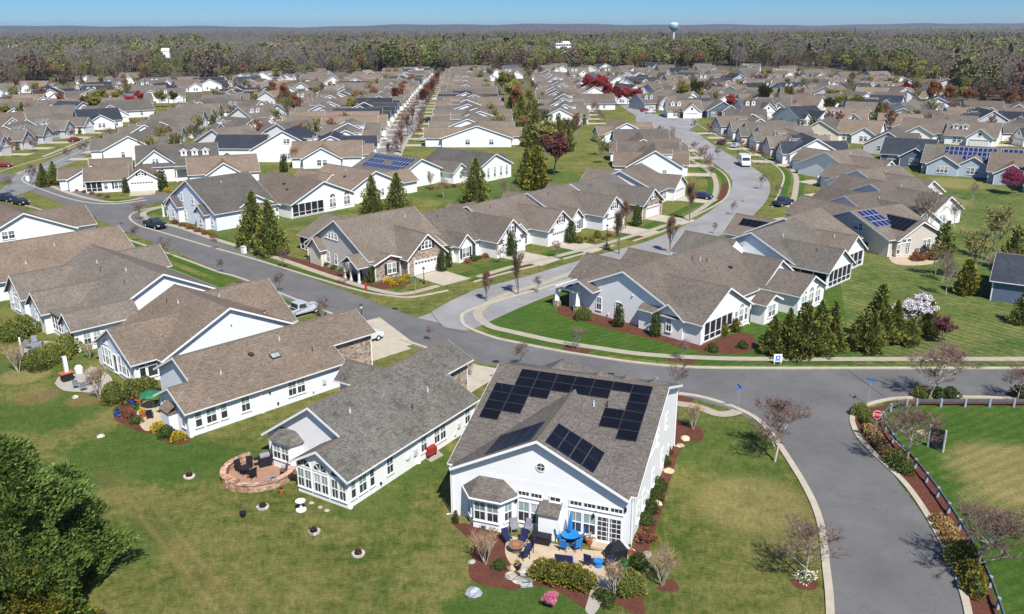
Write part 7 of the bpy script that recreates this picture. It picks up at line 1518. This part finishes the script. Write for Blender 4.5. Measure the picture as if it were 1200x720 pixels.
# trees in the gardens between the rows
def inside(x, y, poly):
    c = False
    for i in range(len(poly)):
        (x0, y0), (x1, y1) = poly[i - 1], poly[i]
        if (y0 > y) != (y1 > y) and x < (x1 - x0) * (y - y0) / (y1 - y0) + x0: c = not c
    return c
so_ = twig_tree('olive_tree', 7.5, 351, 'bark_grey', 'twig_grey', 'leaf_bud', 4, 0.2, 2, 0.5, 0.4, 6, 0.25, 6, 0.9, 0.03)
sr_ = twig_tree('brown_tree', 7.0, 352, 'bark_grey', 'twig_red', 'leaf_rust', 2, 0.16, 2, 0.5, 0.4, 6, 0.25, 7, 0.9, 0.035)
se_ = conifer('dark_evergreen', 6.5, 1.7, 353, 'leaf_evergreen', 420, 0.6, 0.75, lump=0.3)
NF = {}
for poly, n, mixk in [([(290, 175), (325, 130), (370, 97), (410, 92), (350, 135), (315, 165)], 30, 'rrgoo'), ([(340, 175), (400, 125), (440, 95), (455, 95), (430, 130), (400, 175)], 14, 'reo'), ([(596, 172), (586, 130), (548, 92), (650, 90), (672, 130), (690, 180), (640, 185)], 44, 'oeoer'), ([(0, 152), (100, 140), (200, 112), (300, 100), (180, 98), (0, 108)], 48, 'ogrer'), ([(800, 132), (1000, 130), (1135, 133), (1105, 98), (690, 92)], 80, 'orgoe'), ([(955, 152), (1100, 162), (1210, 156), (1205, 130), (1000, 138)], 30, 'rrorg'), ([(240, 135), (335, 122), (330, 100), (270, 102)], 16, 'rgo'), ([(1100, 128), (1240, 140), (1230, 122), (1110, 112)], 22, 'rrr'), ([(400, 100), (470, 92), (600, 90), (600, 84), (400, 90)], 16, 'orr'), ([(130, 190), (200, 160), (260, 150), (300, 158), (250, 175), (200, 200)], 12, 'gre'), ([(0, 106), (110, 96), (320, 97), (480, 88), (480, 84), (320, 91), (110, 90), (0, 101)], 40, 'ogrgg'), ([(600, 86), (800, 82), (940, 82.5), (1040, 92), (1120, 114), (1230, 124), (1230, 119), (1130, 110), (1050, 89), (940, 78), (800, 78.5), (600, 83)], 60, 'ogrgo'), ([(1090, 300), (1200, 300), (1200, 340), (1140, 345), (1085, 320)], 5, 'eg')]:
    W = [G(*p) for p in poly]; x0, x1 = min(p[0] for p in W), max(p[0] for p in W); y0, y1 = min(p[1] for p in W), max(p[1] for p in W); k = t = 0
    while k < n and t < 1800:
        t += 1; v = 1 / rgH.uniform(1 / y1, 1 / y0); x = rgH.uniform(x0, x1)
        if not inside(x, v, W) or not free(x, v, 3.0): continue
        c = mixk[rgH.randrange(len(mixk))]; pr, lab, gp = {'o': (so_, 'olive leafing tree in the gardens between far roofs', 'olive trees between far roofs'), 'r': (sr_, 'brown budding tree in the gardens between far roofs', 'brown trees between far roofs'), 'g': (sg, 'small grey-green bare tree behind the far roofs', 'small grey trees among the far roofs'), 'e': (se_, 'dark evergreen in the gardens between far roofs', 'evergreens between far roofs')}[c]
        place(pr, (x, v), rgH.uniform(0, 6.28), rgH.uniform(0.65, 1.25) * (1.7 if n in (40, 60) else 1), lab, 'tree', gp); OCC.append((x, v, 3.0)); k += 1
# ------------------------------------------------------------------ the woods
EDGE = [(-120, 112), (0, 104), (60, 99), (110, 92), (180, 93), (250, 92), (320, 94), (400, 88), (480, 85), (600, 84), (700, 82), (800, 79.5), (870, 78.5), (940, 79.5), (1000, 83), (1060, 92), (1100, 104), (1130, 113), (1200, 120), (1320, 126)]
ep = [(math.atan2(G(*p)[0], G(*p)[1]), math.hypot(*G(*p))) for p in EDGE]
def edge_r(a):
    e = np.interp(a, [q[0] for q in ep], [q[1] for q in ep]); return e + e * 0.016 * (np.sin(a * 61) + np.sin(a * 143 + 1) + 0.8 * np.sin(a * 317 + 2))
FIELDS = [(-26, 48, 900, 1250), (112, 152, 1000, 1900), (240, 318, 1150, 2300), (184, 206, 700, 1150), (640, 678, 800, 1250)]
FA = [(math.atan2(ray(x0, 50)[0], ray(x0, 50)[1]), math.atan2(ray(x1, 50)[0], ray(x1, 50)[1]), r0, r1) for x0, x1, r0, r1 in FIELDS]
rng = np.random.default_rng(3)
def wood_tree(seed, kind, n, tw):
    """triangles of one far tree, unit height: kind 0 bare, 1 leafing, 2 evergreen; returns (verts, tris, shade)"""
    g = np.random.default_rng(seed); V = []; T = []; K = []
    def tri(a, b, c, k): i = len(V); V.extend([a, b, c]); T.append((i, i + 1, i + 2)); K.extend([k] * 3)
    for j in range(3):
        a0, a1 = 2.1 * j, 2.1 * (j + 1); tri((0.02 * math.cos(a0), 0.02 * math.sin(a0), 0), (0.02 * math.cos(a1), 0.02 * math.sin(a1), 0), (0, 0, 0.8), 1.0)
    w = 0.34 if kind != 2 else 0.2
    for j in range(n):
        t = g.random() ** 0.7; a = g.random() * 6.283; z = 0.2 + 0.74 * t
        r = w * (math.sin(math.pi * (0.10 + 0.80 * t)) if kind != 2 else (1.02 - t)) * (0.55 + 0.5 * g.random())
        p = np.array([r * math.cos(a), r * math.sin(a), z]); k = g.uniform(0.78, 1.18)
        if kind == 0:
            d = np.array([math.cos(a) * 0.55 + g.normal(0, .5), math.sin(a) * 0.55 + g.normal(0, .5), 0.65 + g.normal(0, .45)]); d /= np.linalg.norm(d); L = g.uniform(0.05, 0.13)
            o = np.cross(d, g.normal(0, 1, 3)); o = o / np.linalg.norm(o) * tw
            tri(tuple(p - o), tuple(p + o), tuple(p + d * L), k)
            if j % 6 == 0: q = np.array([0, 0, max(0.12, z - 0.3)]); o2 = np.array([math.sin(a), -math.cos(a), 0]) * tw * 0.6; tri(tuple(q - o2), tuple(q + o2), tuple(p), 0.95)
        else:
            u = g.normal(0, 1, 3); u = u / np.linalg.norm(u) * g.uniform(0.022, 0.045) * (2.2 if n < 60 else 1); v = np.cross(u, g.normal(0, 1, 3)); v = v / np.linalg.norm(v) * np.linalg.norm(u)
            tri(tuple(p - u), tuple(p + u), tuple(p + v * 1.5), k)
    return np.array(V, np.float32), np.array(T, np.int32), np.array(K, np.float32)
PALC = np.array([(0.20, 0.172, 0.148), (0.22, 0.186, 0.162), (0.178, 0.156, 0.134), (0.205, 0.188, 0.148), (0.150, 0.158, 0.062), (0.190, 0.205, 0.070), (0.19, 0.150, 0.095), (0.165, 0.105, 0.088), (0.028, 0.045, 0.018)], np.float32)
def forest(name, nper, rr0, rr1, n_tris, tw, hmin, hmax, seed, dens_edge=False):
    protos = {k: [wood_tree(seed + 10 * k + j, k, n_tris * (2 if k and n_tris > 100 else 1), tw) for j in range(4)] for k in (0, 1, 2)}
    g = np.random.default_rng(seed); A0, A1 = R(-34), R(34)
    a = g.uniform(A0, A1, nper); er = edge_r(a); u = g.random(nper)
    lo, hi = (er, er + rr1) if dens_edge else (np.maximum(rr0, er), np.full(nper, rr1))
    r = np.sqrt(lo ** 2 + u * (hi ** 2 - lo ** 2))
    if not dens_edge: r = lo * (hi / lo) ** u if rr1 > 2500 else r
    ok = np.ones(nper, bool)
    for f0, f1, q0, q1 in FA: ok &= ~((a > f0) & (a < f1) & (r > q0) & (r < q1))
    a, r = a[ok], r[ok]; n = len(a); x, y = r * np.sin(a), r * np.cos(a)
    # kinds vary in drifts
    ff = np.sin(x * 0.011 + 1.3) + np.sin(y * 0.009 + x * 0.006) + np.sin(x * 0.027 - y * 0.013 + 2) + g.normal(0, 0.5, n)
    ci = np.where(ff > 0.95, g.choice([4, 5, 6], n, p=[.55, .25, .2]), g.choice(9, n, p=[.22, .18, .16, .13, .13, .05, .06, .03, .04]))
    h = g.uniform(hmin, hmax, n) * np.where(g.random(n) < 0.2, 0.6, 1.0) * (0.92 + 0.16 * np.sin(x * 0.013 + y * 0.007) * np.sin(x * 0.031 + 1.7)); rot = g.uniform(0, 6.28, n)
    Vs, Ts, Cs = [], [], []; off = 0
    for i in range(n):
        k = 2 if ci[i] == 8 else (1 if ci[i] in (4, 5, 6, 7) else 0)
        V, T, K = protos[k][i % 4]; c, s = math.cos(rot[i]), math.sin(rot[i]); wsc = h[i] * (0.75 + 0.45 * ((i * 7919) % 100) / 100)
        W = np.empty_like(V); W[:, 0] = (V[:, 0] * c - V[:, 1] * s) * wsc + x[i]; W[:, 1] = (V[:, 0] * s + V[:, 1] * c) * wsc + y[i]; W[:, 2] = V[:, 2] * h[i]
        Vs.append(W); Ts.append(T + off); off += len(V)
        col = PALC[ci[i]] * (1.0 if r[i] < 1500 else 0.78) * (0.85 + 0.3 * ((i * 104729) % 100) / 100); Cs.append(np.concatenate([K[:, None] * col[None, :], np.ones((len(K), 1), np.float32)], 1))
    V = np.concatenate(Vs).astype(np.float32); T = np.concatenate(Ts).astype(np.int32); Cc = np.concatenate(Cs).astype(np.float32)
    me = bpy.data.meshes.new(name); me.vertices.add(len(V)); me.vertices.foreach_set('co', V.ravel()); me.loops.add(T.size); me.loops.foreach_set('vertex_index', T.ravel()); me.polygons.add(len(T)); me.polygons.foreach_set('loop_start', np.arange(0, T.size, 3, dtype=np.int32))
    me.update(calc_edges=True); at = me.color_attributes.new('tone', 'FLOAT_COLOR', 'POINT'); at.data.foreach_set('color', Cc.ravel()); me.materials.append(MATS['wood_crowns'])
    o = put(name, me); tag(o, kind='stuff'); return o
q = NB('wood_crowns', 0.95, 0.05); at = q.n('ShaderNodeAttribute'); at.attribute_name = 'tone'; q.color(at.outputs['Color'])
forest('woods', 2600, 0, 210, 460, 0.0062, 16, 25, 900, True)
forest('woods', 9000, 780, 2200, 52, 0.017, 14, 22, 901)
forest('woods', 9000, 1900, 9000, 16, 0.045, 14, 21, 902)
# woodland floor, fields, the far ridge
P = [G(*p) for p in EDGE]; sheet('woodland_floor', P + [(P[-1][0] * 14, P[-1][1] * 14), (0, 12000), (P[0][0] * 14, P[0][1] * 14)], 0.02, 'leaf_litter') if 'leaf_litter' in MATS else None
q = NB('leaf_litter', 0.95, 0.05); q.color(q.ramp(q.noise(0.05, 5, 0.7), [(0.3, (0.075, 0.06, 0.05)), (0.7, (0.14, 0.115, 0.095))]))
sheet('woodland_floor', P + [(P[-1][0] * 14, P[-1][1] * 14), (0, 12000), (P[0][0] * 14, P[0][1] * 14)], 0.02, 'leaf_litter')
for f0, f1, r0, r1 in FA[:3]: sheet('field', [(r0 * math.sin(f0), r0 * math.cos(f0)), (r0 * math.sin(f1), r0 * math.cos(f1)), (r1 * math.sin(f1), r1 * math.cos(f1)), (r1 * math.sin(f0), r1 * math.cos(f0))], 0.08, 'field_green')
mb = MB(); N = 120
pts = []
for i in range(N + 1):
    x = -9000 + 18000 * i / N; pts.append((x, 30 + 9 * math.sin(x * 0.0011 + 1) + 6 * math.sin(x * 0.0031) + 4 * math.sin(x * 0.0083) + (14 * math.exp(-((x + 900) / 700) ** 2))))
vs = [(x, 9600, 0) for x, z in pts] + [(x, 10600, z) for x, z in pts] + [(x, 12500, 0) for x, z in pts]; n = N + 1
mb.add(vs, [(i, i + 1, n + i + 1, n + i) for i in range(N)] + [(n + i, n + i + 1, 2 * n + i + 1, 2 * n + i) for i in range(N)]); plain('far_wood', (0.055, 0.06, 0.05), 0.95, 0.05, 0.2, 0.004); tag(mb.build('hills', 'far_wood'), kind='structure')
# water tower and the pale buildings in the woods
x, y = ray(789.5, 40)[0] / ray(789.5, 40)[1] * 1500, 1500; r = thing('water_tower', (x, y), 0, 'pale teal water tower standing above the woods', 'water tower')
plain('tower_teal', (0.20, 0.36, 0.38), 0.4, 0.4, 0.03); plain('tower_white', (0.62, 0.68, 0.68), 0.4, 0.4, 0.03)
m = MB(); m.lathe((0, 0, 0), [(4.2, 0), (2.2, 4), (1.7, 10), (1.7, 23), (2.4, 26)], 20); m.build('stem', 'tower_white', r, True)
m = MB(); m.lathe((0, 0, 26), [(2.2, -0.5), (5.2, 2.0), (7.6, 5.5), (8.0, 8.0), (7.2, 10.6), (4.4, 12.6), (0.3, 13.4)], 28); m.build('tank', 'tower_teal', r, True)
m = MB(); m.lathe((0, 0, 35.2), [(7.72, 0), (6.6, 2.2), (4.2, 3.72), (0.4, 4.4)], 28); m.build('roof_cap', 'tower_white', r, True)
x, y = ray(659, 48)[0] / ray(659, 48)[1] * 1200, 1200; r = thing('flat_roofed_building', (x, y), R(8), 'long white flat-roofed building in the woods left of the water tower', 'building')
m = MB(); m.box((0, 0, 6.7), (20, 16, 13.4)); m.box((4, 0, 14.6), (9, 12, 2.4)); m.build('wall', 'trim_white', r)
for k in range(6): m = MB(); m.box((-8.2 + 3.3 * k, -8.05, 11.2), (2.6, 0.12, 2.2)); m.build('window', 'glass_dark', r)
for px, Y, w, lab in [(193, 1100, 9, 'white farm building by the green field left of centre'), (16, 1300, 16, 'long white shed in the fields far left')]:
    x = ray(px, 50)[0] / ray(px, 50)[1] * Y; r = thing('farm_building', (x, Y), R(10), lab, 'building'); m = MB(); m.prism([(-4, 0), (4, 0), (4, 8), (0, 11), (-4, 8)], lambda a, t, z: (a, t, z), -w / 2, w / 2); m.build('wall', 'trim_white', r)
    m = MB(); m.prism([(-4.4, 7.9), (0, 11.3), (4.4, 7.9), (4.4, 7.6), (0, 11.02), (-4.4, 7.6)], lambda a, t, z: (a, t, z), -w / 2 - .3, w / 2 + .3); m.build('roof', 'vent_metal', r)
for o in [pine]: 
    for c in list(o.children): bpy.data.objects.remove(c)
    bpy.data.objects.remove(o)
dup_ = [(k, len(v)) for k, v in LABELS.items() if len(v) > 1 and 'small ' not in k and 'between far' not in k]
if dup_: print('DUP', dup_[:30])
print('objects', len(bpy.data.objects), 'trees small', SMALL)

# ------------------------------------------------------------------ the air
hm = bpy.data.materials.new('haze'); hm.use_nodes = True; ht = hm.node_tree; ht.nodes.clear()
pv = ht.nodes.new('ShaderNodeVolumePrincipled'); pv.inputs['Density'].default_value = 0.00005; pv.inputs['Color'].default_value = (0.72, 0.84, 1.0, 1); pv.inputs['Anisotropy'].default_value = 0.2
ho = ht.nodes.new('ShaderNodeOutputMaterial'); ht.links.new(pv.outputs[0], ho.inputs['Volume'])
MATS['haze'] = hm
m = MB(); m.box((0, 6900, 39.0), (19000, 14400, 80)); o = m.build('haze', 'haze'); tag(o, kind='stuff')
